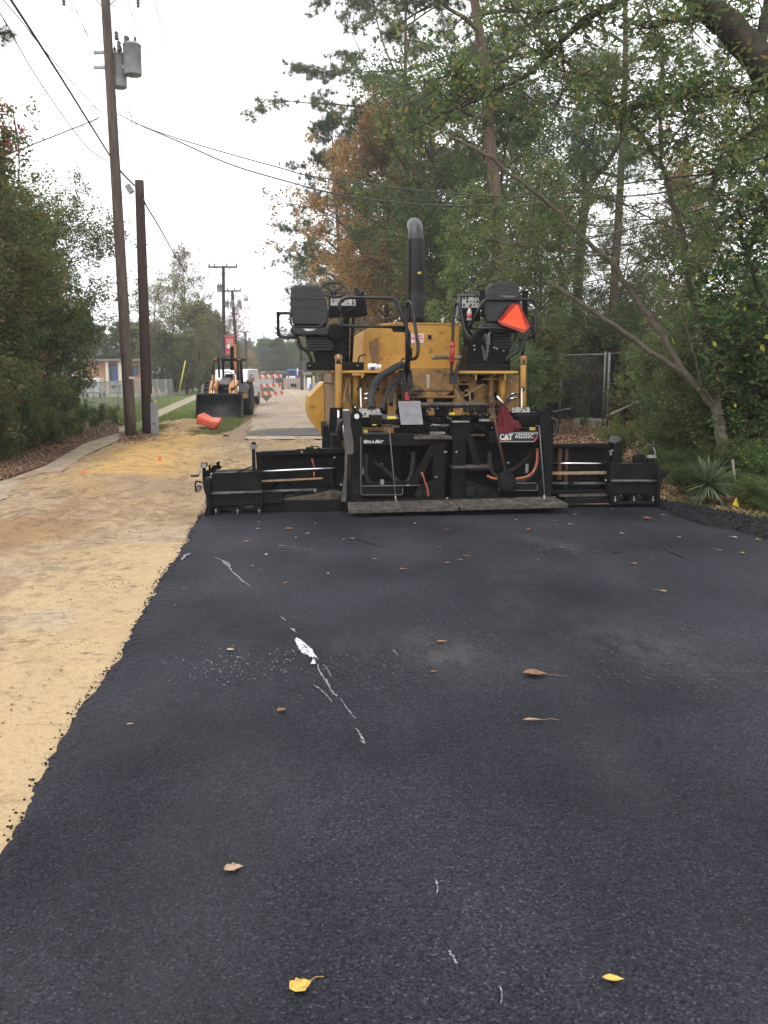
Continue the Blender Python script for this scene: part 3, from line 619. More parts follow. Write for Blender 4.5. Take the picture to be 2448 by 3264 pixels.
for (u, v) in small:
    c = rng.choice(['orange brown', 'orange brown', 'tan', 'brown', 'pale', 'red brown'])
    reg = 'behind the left screed extension' if u < 1060 and v < 1760 else ('near the left scrape' if u < 1060 else ('behind the step platforms' if u < 1820 else 'behind the right screed extension'))
    fallen_leaf(u, v, rng.uniform(13, 27), c, None, rng.random() < .35, rng.random() < .6, rng.uniform(.15, .45), 'small %s leaf on the black asphalt %s' % (c, reg), '%s: %s ones %s' % (G_L, c, reg), rng.uniform(.2, .45))

# leaf litter under the trees (uncountable)
def litter(name, pts, size, m, label, seed):
    r = np.random.RandomState(seed); n = len(pts); a = r.rand(n) * 6.28; s = size * (0.5 + r.rand(n)); til = (r.rand(n, 2) - .5) * 1.1
    ax = np.stack([np.cos(a), np.sin(a), til[:, 0]], 1) * s[:, None] * .5; bx = np.stack([-np.sin(a), np.cos(a), til[:, 1]], 1) * s[:, None] * .3
    c = pts + np.array([0, 0, .02]) + np.c_[np.zeros((n, 2)), np.abs(til).sum(1) * s * .2]
    V = np.stack([c - ax, c + bx, c + ax, c - bx], 1); V[:, 0, 2] += .2 * s; V[:, 2, 2] += .15 * s
    o = np_mesh(name, V.reshape(-1, 3), np.arange(n * 4).reshape(n, 4), m); tag(o, label, 'leaf litter', kind='stuff'); return o
M_lit = leafmat('leaf_litter', [(0, (0.16, 0.085, 0.045)), (0.3, (0.26, 0.15, 0.08)), (0.6, (0.36, 0.235, 0.135)), (0.85, (0.46, 0.33, 0.21)), (0.95, (0.12, 0.06, 0.03))], trans=0.12, vary=0)
r = np.random.RandomState(2); n = 110000
Y = 9.8 + 32 * r.rand(n) ** 1.4; x = 3.2 + r.rand(n) * (Y * 0.45)
tt = (x - E1.x) * RN.x + (Y - E1.y) * RN.y; uu_ = x / Y * F + CX; vv_ = 1200 + 1.7 * F / Y; k = (tt > 6.0) & (x < Y * .46) & (vv_ < np.interp(uu_, [2090, 2193, 2289, 2361, 2448, 2600], [1590, 1604, 1618, 1632, 1648, 1680]))
litter('leaf_litter', np.stack([x[k], Y[k], np.full(k.sum(), GZ - .03)], 1), 0.095, M_lit, 'dry brown leaf litter covering the ground under the right trees', 3)
r = np.random.RandomState(5); n = 36000
u = r.rand(n) * 440 - 60; yu = np.interp(u, [p[0] for p in up_], [p[1] for p in up_]); v = yu + 14 - np.abs(r.randn(n)) * 34
Y = 1.7 * F / (v - 1200); x = (u - CX) / F * Y
litter('leaf_litter', np.stack([x, Y, np.full(n, GZ + .0)], 1), 0.06, leafmat('red_litter', [(0, (0.12, 0.065, 0.04)), (0.35, (0.20, 0.115, 0.065)), (0.7, (0.28, 0.175, 0.105)), (0.93, (0.40, 0.28, 0.18))], trans=0.1, vary=0), 'reddish brown leaf litter between the left hedge and the footpath', 6)
r = np.random.RandomState(15); n = 2600
u = 380 + r.rand(n) * 200; v = 1375 + np.abs(r.randn(n)) * 16; Y = 1.7 * F / (v - 1200); x = (u - CX) / F * Y
litter('leaf_litter', np.stack([x, Y, np.full(n, GZ + .02)], 1), 0.06, M_lit, 'thin scatter of brown leaves around the two near poles', 7)
# ================================================================== ASPHALT PAVER (local frame: x right, y forward along the road, z up)
_c, _s = math.cos(YAW), math.sin(YAW)
LX = Vector((_c, _s, 0)); LY = Vector((-_s, _c, 0)); LO = Vector((O_PAV.x, O_PAV.y, 0))
def P(u, v, y):
    d = ray(u, v); t = (y - (CAMP - LO).dot(LY)) / d.dot(LY); q = CAMP + d * t - LO
    return Vector((q.dot(LX), y, q.z))
def PX(u0, v0, u1, v1, y0, y1, b=None):       # box whose rear face spans two sighted corners
    a = P(u0, v0, y0); c = P(u1, v1, y0); b = b or MB(); return b.box(min(a.x, c.x), max(a.x, c.x), y0, y1, min(a.z, c.z), max(a.z, c.z))
def PT(pts, r, b=None, seg=10, corner=0.06, ydef=1.4, smooth=False):
    q = [P(p[0], p[1], p[2] if len(p) > 2 else ydef) for p in pts]
    q = smooth_path(q, 6) if smooth else (round_path(q, corner) if corner else q)
    b = b or MB(); return b.tube(q, r, seg)
def PP(pts, y0, th, b=None):                # outline in a plane of constant y, given thickness
    b = b or MB(); return b.prism([P(u, v, y0) for u, v in pts], (0, th, 0))
M_blk = mat('black_steel', (0.0035, 0.0035, 0.004), (0.012, 0.011, 0.010), 5, 0.55, bump=0.25, bscale=60, c3=(0.024, 0.020, 0.017), scale3=3, lo3=0.62, hi3=0.82, rough2=0.85, spec=.16)
M_tar = mat('tarred_steel', (0.003, 0.003, 0.0035), (0.010, 0.009, 0.009), 12, 0.6, bump=0.8, bscale=45, c3=(0.04, 0.034, 0.028), scale3=4, lo3=0.64, hi3=0.82, spec=.15)
M_tube = mat('black_tube_paint', (0.006, 0.006, 0.007), (0.02, 0.019, 0.018), 14, 0.32, rough2=0.6, lo=.5, hi=.7)
M_yelp = mat('yellow_machine_paint', (0.53, 0.29, 0.052), (0.42, 0.215, 0.04), 3.5, 0.42, bump=0.12, bscale=30, c3=(0.12, 0.065, 0.028), scale3=7, lo3=0.60, hi3=0.72, spec=0.4, rough2=0.65)
M_yeld = mat('grimy_yellow_paint', (0.36, 0.19, 0.042), (0.19, 0.105, 0.035), 4.5, 0.6, bump=0.3, bscale=30, c3=(0.035, 0.025, 0.018), scale3=5, lo3=0.52, hi3=0.68)
M_rub = mat('black_rubber', (0.008, 0.008, 0.010), (0.018, 0.017, 0.017), 10, 0.7, bump=0.4, bscale=80)
M_vinyl = mat('black_vinyl', (0.010, 0.010, 0.012), (0.02, 0.019, 0.02), 5, 0.42, bump=0.35, bscale=18, bdist=.02)
M_chr = mat('chrome', (0.75, 0.76, 0.80), rough=0.18, metal=1.0)
M_gry = mat('grey_plate', (0.13, 0.128, 0.14), (0.18, 0.175, 0.18), 8, 0.55, bump=0.15)
M_pan = mat('grey_panel', (0.30, 0.30, 0.285), (0.20, 0.19, 0.18), 14, 0.5)
M_wht = mat('white_plastic', (0.78, 0.78, 0.76), (0.66, 0.65, 0.62), 20, 0.4)
M_dia = mat('worn_tread_plate', (0.028, 0.024, 0.02), (0.12, 0.10, 0.08), 9, 0.55, bump=0.5, bscale=50, lo=.42, hi=.66, c3=(0.27, 0.22, 0.165), scale3=26, lo3=.60, hi3=.75)
M_redp = mat('red_paint', (0.42, 0.025, 0.022), (0.25, 0.02, 0.02), 12, 0.4)
M_sty = mat('yellow_sticker', (0.62, 0.50, 0.05), (0.5, 0.4, 0.06), 30, 0.5)
M_ora = mat('orange_hose', (0.42, 0.11, 0.035), (0.2, 0.06, 0.03), 20, 0.6)
M_hose = mat('hose_sleeve', (0.014, 0.013, 0.014), (0.045, 0.04, 0.036), 24, 0.85, bump=1.0, bscale=120)
M_tan = mat('scale_bar_paint', (0.42, 0.27, 0.14), (0.22, 0.13, 0.07), 25, 0.6)
M_wood = mat('brown_handle', (0.045, 0.022, 0.015), (0.07, 0.035, 0.022), 20, 0.7)
M_dust = mat('dusty_ledge', (0.10, 0.08, 0.06), (0.03, 0.026, 0.022), 14, 0.9, bump=0.8)
M_brk = mat('dusty_brown_panel', (0.24, 0.155, 0.085), (0.15, 0.095, 0.055), 5, 0.75)

pav = empty('asphalt_paver', LO, YAW)
tag(pav, 'yellow and black asphalt paver seen from behind on the fresh asphalt', 'asphalt paver')
A = pav
# ---- tractor hull --------------------------------------------------
yh = 1.55
zt = P(1300, 1190, yh).z
xl = P(1089, 1300, yh).x; xr = P(1660, 1300, yh).x
b = MB(); b.box(xl, xr, yh + .12, 5.0, 0.62, zt - .03)                     # main hull
for u0, u1 in ((1090, 1122), (1236, 1262), (1284, 1300), (1446, 1462), (1560, 1572), (1590, 1612)):
    PX(u0, 1192, u1, 1335, yh, yh + .12, b)
PX(1300, 1176, 1446, 1246, yh - .06, yh + .12, b)
PP([(1300, 1246), (1446, 1246), (1420, 1262), (1330, 1262)], yh - .04, .1, b)
for u0, v0, u1, v1 in ((1100, 1206, 1160, 1212), (1540, 1206, 1590, 1212), (1462, 1222, 1494, 1228), (1300, 1262, 1450, 1268)):
    PX(u0, v0, u1, v1, yh - .05, yh + .12, b)
hull = b.build('hull', M_yeld, A, .01)
b = MB()
for (u, v, r_) in ((1205, 1242, .022), (1274, 1265, .032), (1172, 1232, .014), (1478, 1232, .075), (1495, 1262, .08), (1582, 1262, .06), (1415, 1296, .09), (1245, 1300, .1)):
    p = P(u, v, yh + .115); b.cyl(p, p + Vector((0, .012, 0)), r_, seg=16)
for (u0, v0, u1, v1) in ((1412, 1196, 1444, 1222), (1330, 1272, 1440, 1330), (1150, 1300, 1290, 1335), (1520, 1196, 1556, 1225)): PX(u0, v0, u1, v1, yh + .095, yh + .13, b)
b.build('hull_hole_shade', M_tar, hull)  # dark discs and plates stand in for the shade inside hull holes
b = MB()
for (u0, u1) in ((1362, 1380), (1455, 1476)): PP([(u0, 1262), (u1, 1262), (u1 + 6, 1330), (u0 - 4, 1330)], yh - .02, .06, b)
b.build('mounting_bracket', M_yeld, A, .006)
# serial characters standing upright on the yellow panel
for i, ch in enumerate('2C25AS'):
    p = P(1365, 1234 - i * 7.4, yh - .066)
    text_obj('serial_character', ch, .05, M_wht, hull, Matrix.Translation(p) @ Matrix.Rotation(R(90), 4, 'X') @ Matrix.Rotation(R(90), 4, 'Z'), .0015, bold=.0015)
# rust-framed side panel (left rear corner) and hopper wing
b = MB(); xk = xl - .02; b.box(xk - .10, xk, yh - .05, 4.5, .55, P(1060, 1192, yh).z)
sp = b.build('side_panel', M_brk, A, .012)
b = MB(); b.box(xk - .108, xk - .098, yh + .02, 4.4, P(1060, 1222, yh).z, P(1060, 1225, yh).z); b.build('panel_seam', M_tar, sp)
b = MB()
for i in range(4):
    z_ = P(1060, 1272 + i * 6.2, yh).z; b.box(xk - .07, xk - .03, yh - .054, yh - .05, z_ - .018, z_ + .002)
b.build('red_marks', M_redp, sp)
for sgn, xb in ((-1, xk - .1), (1, xr + .1)):
    b = MB(); pr = [(0, .62), (.26, .95), (.30, 1.15), (.27, 1.35), (0, 1.62), (-.0, .62)]
    q = [(xb + sgn * dx, 4.35, z_) for dx, z_ in pr[:-1]]
    b.prism(q, (0, 1.9, 0)); b.build('hopper_wing', M_yelp, A, .015)
# wheels mostly hidden under the hull
for sgn in (-1, 1):
    for (yy, rad, w) in ((2.5, .72, .42), (4.35, .36, .4)):
        b = MB(); xo = sgn * (1.02 if rad > .5 else .95)
        b.lathe([(rad * .55, -w / 2), (rad * .9, -w / 2), (rad, -w / 2 + .05), (rad, w / 2 - .05), (rad * .9, w / 2), (rad * .55, w / 2)], (xo + .02, yy, rad - .02), 'X', 32)
        for k in range(22):
            a_ = k * 2 * math.pi / 22
            b.obox((xo + .02, yy + math.cos(a_) * rad, rad - .02 + math.sin(a_) * rad), (w * .9, .05, .05), (a_, 0, .3))
        wh = b.build('tyre', M_rub, A)
        b = MB(); b.lathe([(rad * .2, -w / 2 - .01), (rad * .52, -w / 2 + .02), (rad * .56, -w / 2 + .03), (rad * .56, w / 2 - .03), (rad * .2, w / 2 + .01)], (xo + .02, yy, rad - .02), 'X', 24); b.build('rim', M_yelp, wh)
# ---- deck shelf ----------------------------------------------------
b = MB(); PX(1071, 1181, 1270, 1189, yh - .28, 2.3, b); PX(1460, 1182, 1652, 1191, yh - .28, 2.3, b)
PX(1184, 1178, 1300, 1183, yh - .1, 2.3, b)
PX(1152, 1189, 1158, 1205, yh - .27, yh - .2, b); PX(1516, 1191, 1520, 1212, yh - .25, yh - .2, b); PX(1609, 1191, 1613, 1212, yh - .25, yh - .2, b)
deck = b.build('deck', M_yelp, A, .006)
# ---- engine hood ---------------------------------------------------
yd = 2.3; a1 = P(1161, 1172, yd); a2 = P(1463, 1172, yd); zh = P(1300, 1031, yd).z; zc = P(1161, 1053, yd).z; xb = P(1222, 1031, yd).x
b = MB(); b.prism([(a1.x, yd, zt - .05), (a2.x, yd, zt - .05), (a2.x, yd, zh), (xb, yd, zh), (a1.x, yd, zc)], (0, 2.5, 0))
hood = b.build('engine_hood', M_yelp, A, .02, 3)
b = MB(); b.box(xb + .08, a2.x + .015, yd - .012, yd + .0, zh - .012, zh + .01)
PX(1296, 1171, 1432, 1175, yd - .05, yd - .005, b); b.build('hood_lip', M_yelp, hood, .004)
b = MB(); PP([(1176, 1090), (1205, 1076), (1205, 1162), (1186, 1162), (1179, 1120)], yd - .012, .02, b); b.build('air_grille', M_brk, hood)
b = MB()
for i in range(13):
    z_ = P(1190, 1086 + i * 5.8, yd).z; x0 = P(1181, 1100, yd).x; x1 = P(1204, 1100, yd).x; b.box(x0, x1, yd - .018, yd - .012, z_ - .006, z_ + .003)
b.build('grille_slats', M_tan, hood)
b = MB(); PX(1207.5, 1058, 1208.4, 1168, yd - .003, yd + .002, b); PX(1300, 1055, 1462, 1056, yd - .003, yd + .002, b)
for u, v in ((1235, 1068), (1386, 1083), (1424, 1083), (1292, 1068), (1239, 1146), (1437, 1040)):
    p = P(u, v, yd); b.cyl(p - Vector((0, .006, 0)), p, .008, seg=10)
b.build('hood_seam', M_tar, hood)
b = MB(); PX(1361, 1064, 1379, 1085, yd - .010, yd, b); lt = b.build('latch', M_tan, hood, .008)
b = MB(); PX(1365, 1068, 1375, 1081, yd - .016, yd - .008, b); b.build('latch_handle', M_blk, lt, .003)
b = MB(); PX(1309, 1064, 1350, 1093, yd - .006, yd, b); sgn_ = b.build('sign', M_wht, hood)
MR = mat('sign_red_ink', (0.55, 0.03, 0.10), rough=.5)
for i, t in enumerate(('Grease', 'Machine', 'Daily')):
    p = P(1330, 1069.5 + i * 9, yd - .008); text_obj('sign_lettering', t, .052, MR, sgn_, Matrix.Translation(p) @ Matrix.Rotation(R(90), 4, 'X'), .0008, bold=.0012)
# grey ribbed pipe across the hood
b = MB(); PT([(1376, 1143, 2.0), (1384, 1141, 2.0), (1430, 1140, 2.0), (1452, 1142, 2.0), (1487, 1138, 2.0)], .026, b, 12, .05)
for i in range(12): p = P(1384 + i * 4, 1137, 1.985); b.cyl(p - Vector((.004, 0, 0)), p + Vector((.004, 0, 0)), .03, seg=10)
b.build('air_pipe', mat('dusty_grey', (0.26, 0.22, 0.17), (0.16, 0.13, 0.10), 20, .8), A)
# small grab rails on the hood
b = MB(); PT([(1142, 1156, 2.3), (1144, 1134, 2.3), (1166, 1130, 2.3)], .012, b); PT([(1180, 1038, 2.6), (1182, 1031, 2.6), (1192, 1031, 2.6), (1194, 1036, 2.6)], .01, b)
PT([(1280, 1160, 1.5), (1280, 1144, 1.5), (1300, 1142, 1.5)], .013, b)
b.build('grab_rail', M_tube, A)
# ---- exhaust stack -------------------------------------------------
ys = 3.1; pe0 = P(1324, 1040, ys); pe1 = P(1326, 765, ys); rr_ = (P(1352, 900, ys).x - P(1297, 900, ys).x) / 2
b = MB(); zl = P(1324, 928, ys).z
b.lathe([(rr_, pe0.z - .1), (rr_ * 1.0, zl - .0)], (pe0.x, ys, 0), 'Z', 28); b.lathe([(rr_ * .98, zl), (rr_ * .98, pe1.z)], (pe1.x, ys, 0), 'Z', 28)
b.lathe([(rr_ * 1.04, zl - .006), (rr_ * 1.04, zl + .006)], (pe1.x, ys, 0), 'Z', 28)
stk = b.build('exhaust_stack', M_rub, A, .004)
b = MB(); el = [Vector((pe1.x, ys, pe1.z - .05)), Vector((pe1.x, ys, pe1.z + .02))]
for k in range(1, 9): a_ = k / 8 * 1.35; el.append(Vector((pe1.x, ys + .24 * (1 - math.cos(a_)), pe1.z + .02 + .24 * math.sin(a_))))
b.tube(el, rr_ * .86, 24); b.build('exhaust_elbow', mat('grey_elbow', (0.045, 0.045, 0.05), (0.075, 0.072, 0.07), 6, .36, bump=.1), stk)
b = MB(); p = P(1333, 873, ys); b.box(p.x - .028, p.x + .028, ys - rr_ - .004, ys - rr_ + .03, p.z - .016, p.z + .016); b.build('sticker', M_sty, stk)
b = MB(); b.tube([(pe0.x - rr_ * .8, ys - rr_ * .75, pe0.z - .1), (pe0.x - rr_ * .8, ys - rr_ * .75, pe1.z)], .008, 6); b.build('stack_seam', M_blk, stk)
b = MB(); b.lathe([(rr_ * 1.15, zh - .02), (rr_ * 1.1, zh + .12), (rr_ * 1.0, zh + .14)], (pe0.x, ys, 0), 'Z', 24); b.build('stack_collar', M_tar, stk)

# ---- operator stations ---------------------------------------------
def rounded(name, pts, y0, th, m, parent, bev=.05, seg=4):
    b = MB(); PP(pts, y0, th, b); return b.build(name, m, parent, bev, seg)
ya = 1.35
# left seat
seat = rounded('seat', [(927, 1040), (1056, 1040), (1062, 1060), (1040, 1072), (940, 1070), (926, 1055)], ya + .02, .42, M_vinyl, A, .03)
rounded('backrest', [(927, 916), (940, 908), (1012, 907), (1026, 914), (1040, 955), (1048, 1000), (1043, 1040), (936, 1038), (930, 1010), (926, 985)], ya, .12, M_vinyl, seat, .035)
b = MB(); PP([(928, 947), (1038, 949), (1039, 955), (928, 953)], ya - .006, .02, b); b.build('backrest_band', M_vinyl, seat, .004)
b = MB()
for i in range(6):
    w_ = .27 - .012 * (i % 2) * 2; p = P(1020, 1070 + i * 9, ya + .2); b.obox((p.x, ya + .24, p.z), (w_ * 1.45, .34, .035))
b.build('suspension_boot', M_rub, seat, .012)
b = MB(); PP([(975, 1070), (1040, 1070), (1090, 1040), (1100, 1000), (1108, 1130), (1100, 1156), (1010, 1156), (1000, 1120), (984, 1105)], ya + .12, .4, b)
PX(979, 1154, 1160, 1180, ya - .05, 1.9, b); PP([(1150, 1155), (1160, 1155), (1160, 1180), (1150, 1180)], ya - .06, .02, b)
b.build('pedestal', M_blk, A, .012)
b = MB()
for u, v in ((991, 1114), (1008, 1114), (987, 1165), (1054, 1098), (1052, 1070), (1140, 1165)): p = P(u, v, ya - .05 if v > 1150 else ya + .1); b.cyl(p, p - Vector((0, .012, 0)), .011, seg=8)
b.build('bolt', M_pan, A)
b = MB(); p = P(1068, 1058, ya - .02); b.lathe([(.10, 0), (.12, .03), (.12, .10), (.10, .13)], (p.x, ya + .02, p.z), 'Y', 20); b.build('recliner_hub', M_tar, A, .006)
b = MB(); PP([(966, 1048), (1012, 1047), (996, 1054), (978, 1055)], ya + .01, .02, b); b.build('seat_tear', M_wht, seat)
# armrest hoop and the bent guard at far left
b = MB(); PX(881, 993, 892, 1070, ya + .02, ya + .12, b); b.build('guard_plate', M_blk, A, .006)
b = MB(); PT([(888, 1005, ya + .07), (893, 998, ya + .07), (925, 998, ya + .07), (932, 1012, ya + .07)], .021, b); PT([(888, 1060, ya + .07), (893, 1074, ya + .07), (930, 1076, ya + .07), (950, 1074, ya + .1), (955, 1105, ya + .12), (985, 1125, ya + .15), (993, 1154, ya + .15)], .023, b, 10, .08)
PT([(925, 1000, ya + .04), (927, 1040, ya + .04), (1020, 1044, ya - .02), (1045, 1010, ya - .01)], .014, b)
PT([(941, 1080, ya + .1), (948, 1105, ya + .1), (960, 1118, ya + .1), (962, 1152, ya + .1)], .006, b)
PT([(958, 1142, ya + .1), (975, 1142, ya + .1)], .006, b)
b.build('handrail', M_tube, A)
# steering wheels
def wheel(u, v, yy, r_, tilt, rz=0.0):
    c = P(u, v, yy); b = MB(); M = Matrix.Rotation(rz, 3, 'Z') @ Matrix.Rotation(tilt, 3, 'X')
    b.tube([c + M @ Vector((math.cos(t) * r_, math.sin(t) * r_, 0)) for t in [k * 2 * math.pi / 36 for k in range(36)]], .017, 10, closed=True)
    w = b.build('steering_wheel', M_rub, A); b = MB()
    for k in range(3):
        t = k * 2 * math.pi / 3 + .5; b.tube([c + M @ Vector((0, 0, -.03)), c + M @ Vector((math.cos(t) * r_, math.sin(t) * r_, 0))], .011, 6)
    b.cyl(c + M @ Vector((0, 0, -.05)), c + M @ Vector((0, 0, .0)), .045, .03); b.build('spoke', M_rub, w)
    b = MB(); b.cyl(c + M @ Vector((0, 0, -.42)), c + M @ Vector((0, 0, -.03)), .028); b.build('steering_column', M_blk, w)
wheel(1064, 924, 1.9, .182, R(38)); wheel(1551, 931, 1.95, .178, R(38))
# consoles
def slab(b, q0, dy, dz, w, t, n=None): pass
def console(pts_face, pts_out, yf, yb, name='console'):
    """control face tilted up: front-lower corner near, upper edge further back"""
    (ul, vt, ur, vb) = pts_face
    a = P(ul, vb, yf); c = P(ur, vb, yf); d = P(ur, vt, yb); e = P(ul, vt, yb)
    b = MB(); low = P(ul, pts_out, yf).z
    b.add([a, c, d, e, (a.x, a.y, low), (c.x, c.y, low), (d.x, d.y, low), (e.x, e.y, low)], [(0, 1, 2, 3), (0, 4, 5, 1), (1, 5, 6, 2), (2, 6, 7, 3), (3, 7, 4, 0), (4, 7, 6, 5)])
    co = b.build(name, M_blk, A, .012)
    nrm = (c - a).cross(e - a).normalized()
    if nrm.y > 0: nrm = -nrm
    L2 = lambda s, t: a + (c - a) * s + (e - a) * t
    b = MB(); b.prism([L2(.07, .1) + nrm * .002, L2(.93, .1) + nrm * .002, L2(.93, .86) + nrm * .002, L2(.07, .86) + nrm * .002], nrm * .004); f = b.build('control_panel', M_pan, co)
    rg = random.Random(int(ul)); b = MB(); 
    for i in range(5):
        for j in range(3):
            if rg.random() < .2: continue
            q = L2(.16 + i * .17, .24 + j * .25) + nrm * .006; rk = rg.choice([.006, .009, .016]); b.cyl(q, q + nrm * .022, rk, seg=10)
    b.build('knob', M_rub, f); return co
c1 = console((1047, 948, 1140, 978), 1010, 1.72, 1.92); c2 = console((1150, 930, 1166, 965), 1004, 1.74, 1.95)
b = MB(); PP([(1138, 978), (1150, 932), (1162, 928), (1172, 1004), (1150, 1008), (1130, 1012)], 1.75, .22, b); b.build('console_side', M_blk, A, .012)
b = MB(); PP([(1128, 922), (1134, 916), (1146, 924), (1150, 940), (1138, 944)], 1.8, .08, b); b.build('joystick', M_rub, A, .008)
b = MB(); PX(1030, 928, 1165, 931, 1.96, 2.2, b); b.build('console_top', M_gry, A, .004)
c3 = console((1468, 941, 1532, 986), 1022, 1.72, 1.95)
b = MB(); PX(1462, 938, 1530, 943, 1.9, 2.05, b); PP([(1460, 945), (1467, 948), (1460, 1014), (1453, 1012)], 1.74, .03, b); b.build('console_edge', M_wht if False else M_gry, A, .004)
b = MB(); PT([(1108, 1000, 1.75), (1106, 1156, 1.75)], .028, b); PT([(1127, 1008, 1.75), (1119, 1156, 1.75)], .022, b); PT([(1106, 1005, 1.7), (1112, 990, 1.7), (1128, 990, 1.7)], .02, b)
PT([(1478, 1010, 1.75), (1482, 1075, 1.75), (1497, 1178, 1.7)], .03, b); PT([(1490, 992, 1.72), (1486, 1046, 1.72), (1510, 1076, 1.72)], .016, b)
b.build('console_post', M_blk, A)
# rails, left station
b = MB(); PT([(1084, 1006, 1.3), (1080, 975, 1.3), (1088, 955, 1.3), (1110, 948, 1.3), (1262, 951, 1.3), (1296, 1045, 1.25), (1306, 1065, 1.25), (1303, 1155, 1.25), (1303, 1190, 1.25)], .023, b, 10, .07)
PT([(1086, 1000, 1.32), (1088, 1030, 1.32), (1098, 1039, 1.32), (1300, 1043, 1.27)], .020, b, 10, .05); b.build('handrail', M_tube, A)
b = MB(); PP([(1247, 1046), (1300, 1046), (1300, 1060), (1254, 1058)], 1.27, .012, b); b.build('rail_gusset', M_blk, A)
b = MB(); PT([(1297, 1196, 1.2), (1296, 1060, 1.2), (1295, 975, 1.2), (1302, 960, 1.15), (1311, 968, 1.1), (1334, 1107, 1.05), (1329, 1142, 1.05), (1306, 1146, 1.18)], .022, b, 12, .09); b.build('handrail', M_tube, A)
b = MB(); PX(1302, 1110, 1314, 1150, 1.16, 1.22, b)
for v in (1113, 1128, 1142): p = P(1310, v, 1.15); b.cyl(p, p - Vector((0, .02, 0)), .012, seg=8)
b.build('rail_clamp', M_tar, A, .005)
# right station
seat2 = rounded('seat', [(1546, 1026), (1662, 1028), (1664, 1050), (1640, 1062), (1560, 1060), (1544, 1044)], ya + .02, .42, M_vinyl, A, .03)
rounded('backrest', [(1556, 912), (1568, 901), (1590, 897), (1638, 898), (1654, 908), (1660, 955), (1664, 1000), (1660, 1030), (1550, 1030), (1544, 1000), (1546, 955)], ya, .12, M_vinyl, seat2, .035)
b = MB(); PP([(1556, 929), (1656, 932), (1657, 948), (1554, 940)], ya - .006, .02, b); b.build('backrest_band', M_vinyl, seat2, .006)
b = MB(); PP([(1582, 942), (1650, 943), (1636, 949), (1610, 948)], ya - .012, .012, b); b.build('headrest_seam', M_gry, seat2, .003)
b = MB(); PX(1531, 925, 1545, 985, ya + .05, ya + .1, b); PX(1667, 927, 1681, 1045, ya + .05, ya + .1, b); b.build('seat_post', M_blk, A, .006)
b = MB()
for i in range(6):
    p = P(1596, 1060 + i * 9.5, ya + .2); b.obox((p.x, ya + .24, p.z), (.25 + .03 * (i % 2), .3, .036))
b.build('suspension_boot', M_rub, seat2, .012)
b = MB(); PP([(1490, 1116), (1500, 1080), (1530, 1050), (1580, 1050), (1584, 1105), (1622, 1108), (1626, 1150), (1628, 1182), (1488, 1182)], ya + .1, .42, b)
PX(1488, 1160, 1628, 1182, ya - .03, 1.95, b); b.build('pedestal', M_blk, A, .012)
b = MB(); rg = random.Random(3)
for k in range(4): PT([(1540 + k * 2.5, 1082 + k * 2, 1.38), (1546 + k * 3, 1066, 1.34), (1552 + k * 2, 1100, 1.32), (1546 + k, 1150, 1.34), (1536 + k * 3, 1100 + k * 6, 1.38)], .009, b, 6, smooth=True)
b.build('coiled_cable', mat('dusty_cable', (0.09, 0.085, 0.08), (0.04, 0.04, 0.04), 20, .6), A)
b = MB()
for u, v in ((1583, 1112), (1605, 1118), (1550, 1093), (1511, 1102), (1512, 1114), (1533, 1014), (1575, 1108), (1562, 1060)):
    p = P(u, v, 1.4); b.cyl(p, p - Vector((0, .02, 0)), .013, seg=8)
PT([(1558, 1062, 1.36), (1560, 1098, 1.36)], .014, b); b.build('valve_fitting', M_pan, A)
b = MB(); PT([(1490, 1054, 1.3), (1541, 960, 1.3), (1552, 954, 1.3), (1698, 955, 1.3), (1711, 972, 1.3), (1705, 1040, 1.3), (1700, 1082, 1.3)], .024, b, 10, .07)
PT([(1496, 1047, 1.31), (1590, 1046, 1.31), (1672, 1056, 1.31), (1680, 1048, 1.31), (1706, 1038, 1.31)], .018, b)
PT([(1675, 1007, 1.34), (1696, 1005, 1.34), (1700, 1016, 1.34), (1692, 1080, 1.34), (1656, 1082, 1.34)], .014, b, 8, .04)
PT([(1700, 1080, 1.3), (1678, 1062, 1.3), (1669, 1110, 1.3), (1659, 1156, 1.35)], .022, b)
PT([(1648, 1058, 1.4), (1626, 1130, 1.4), (1611, 1158, 1.4)], .018, b); PT([(1658, 1080, 1.4), (1656, 1116, 1.4), (1632, 1132, 1.4), (1616, 1140, 1.4), (1613, 1160, 1.4)], .024, b, 10, .1)
b.build('handrail', M_tube, A)
b = MB(); PT([(1441, 1198, 1.18), (1439, 1182, 1.18), (1446, 1000, 1.18), (1449, 975, 1.18), (1457, 966, 1.14), (1464, 968, 1.1), (1480, 1050, 1.06), (1497, 1113, 1.05)], .021, b, 12, .05)
PT([(1449, 1222, 1.2), (1456, 1180, 1.2), (1462, 1152, 1.2)], .026, b); PX(1436, 1196, 1458, 1224, 1.16, 1.26, b); b.build('handrail', M_tube, A)
b = MB(); PT([(1440, 1162, 1.17), (1443, 1090, 1.17)], .032, b); PT([(1440, 1104, 1.17), (1440, 1100, 1.17)], .040, b); PT([(1440, 1152, 1.17), (1440, 1148, 1.17)], .040, b); b.build('red_sleeve', M_redp, A)
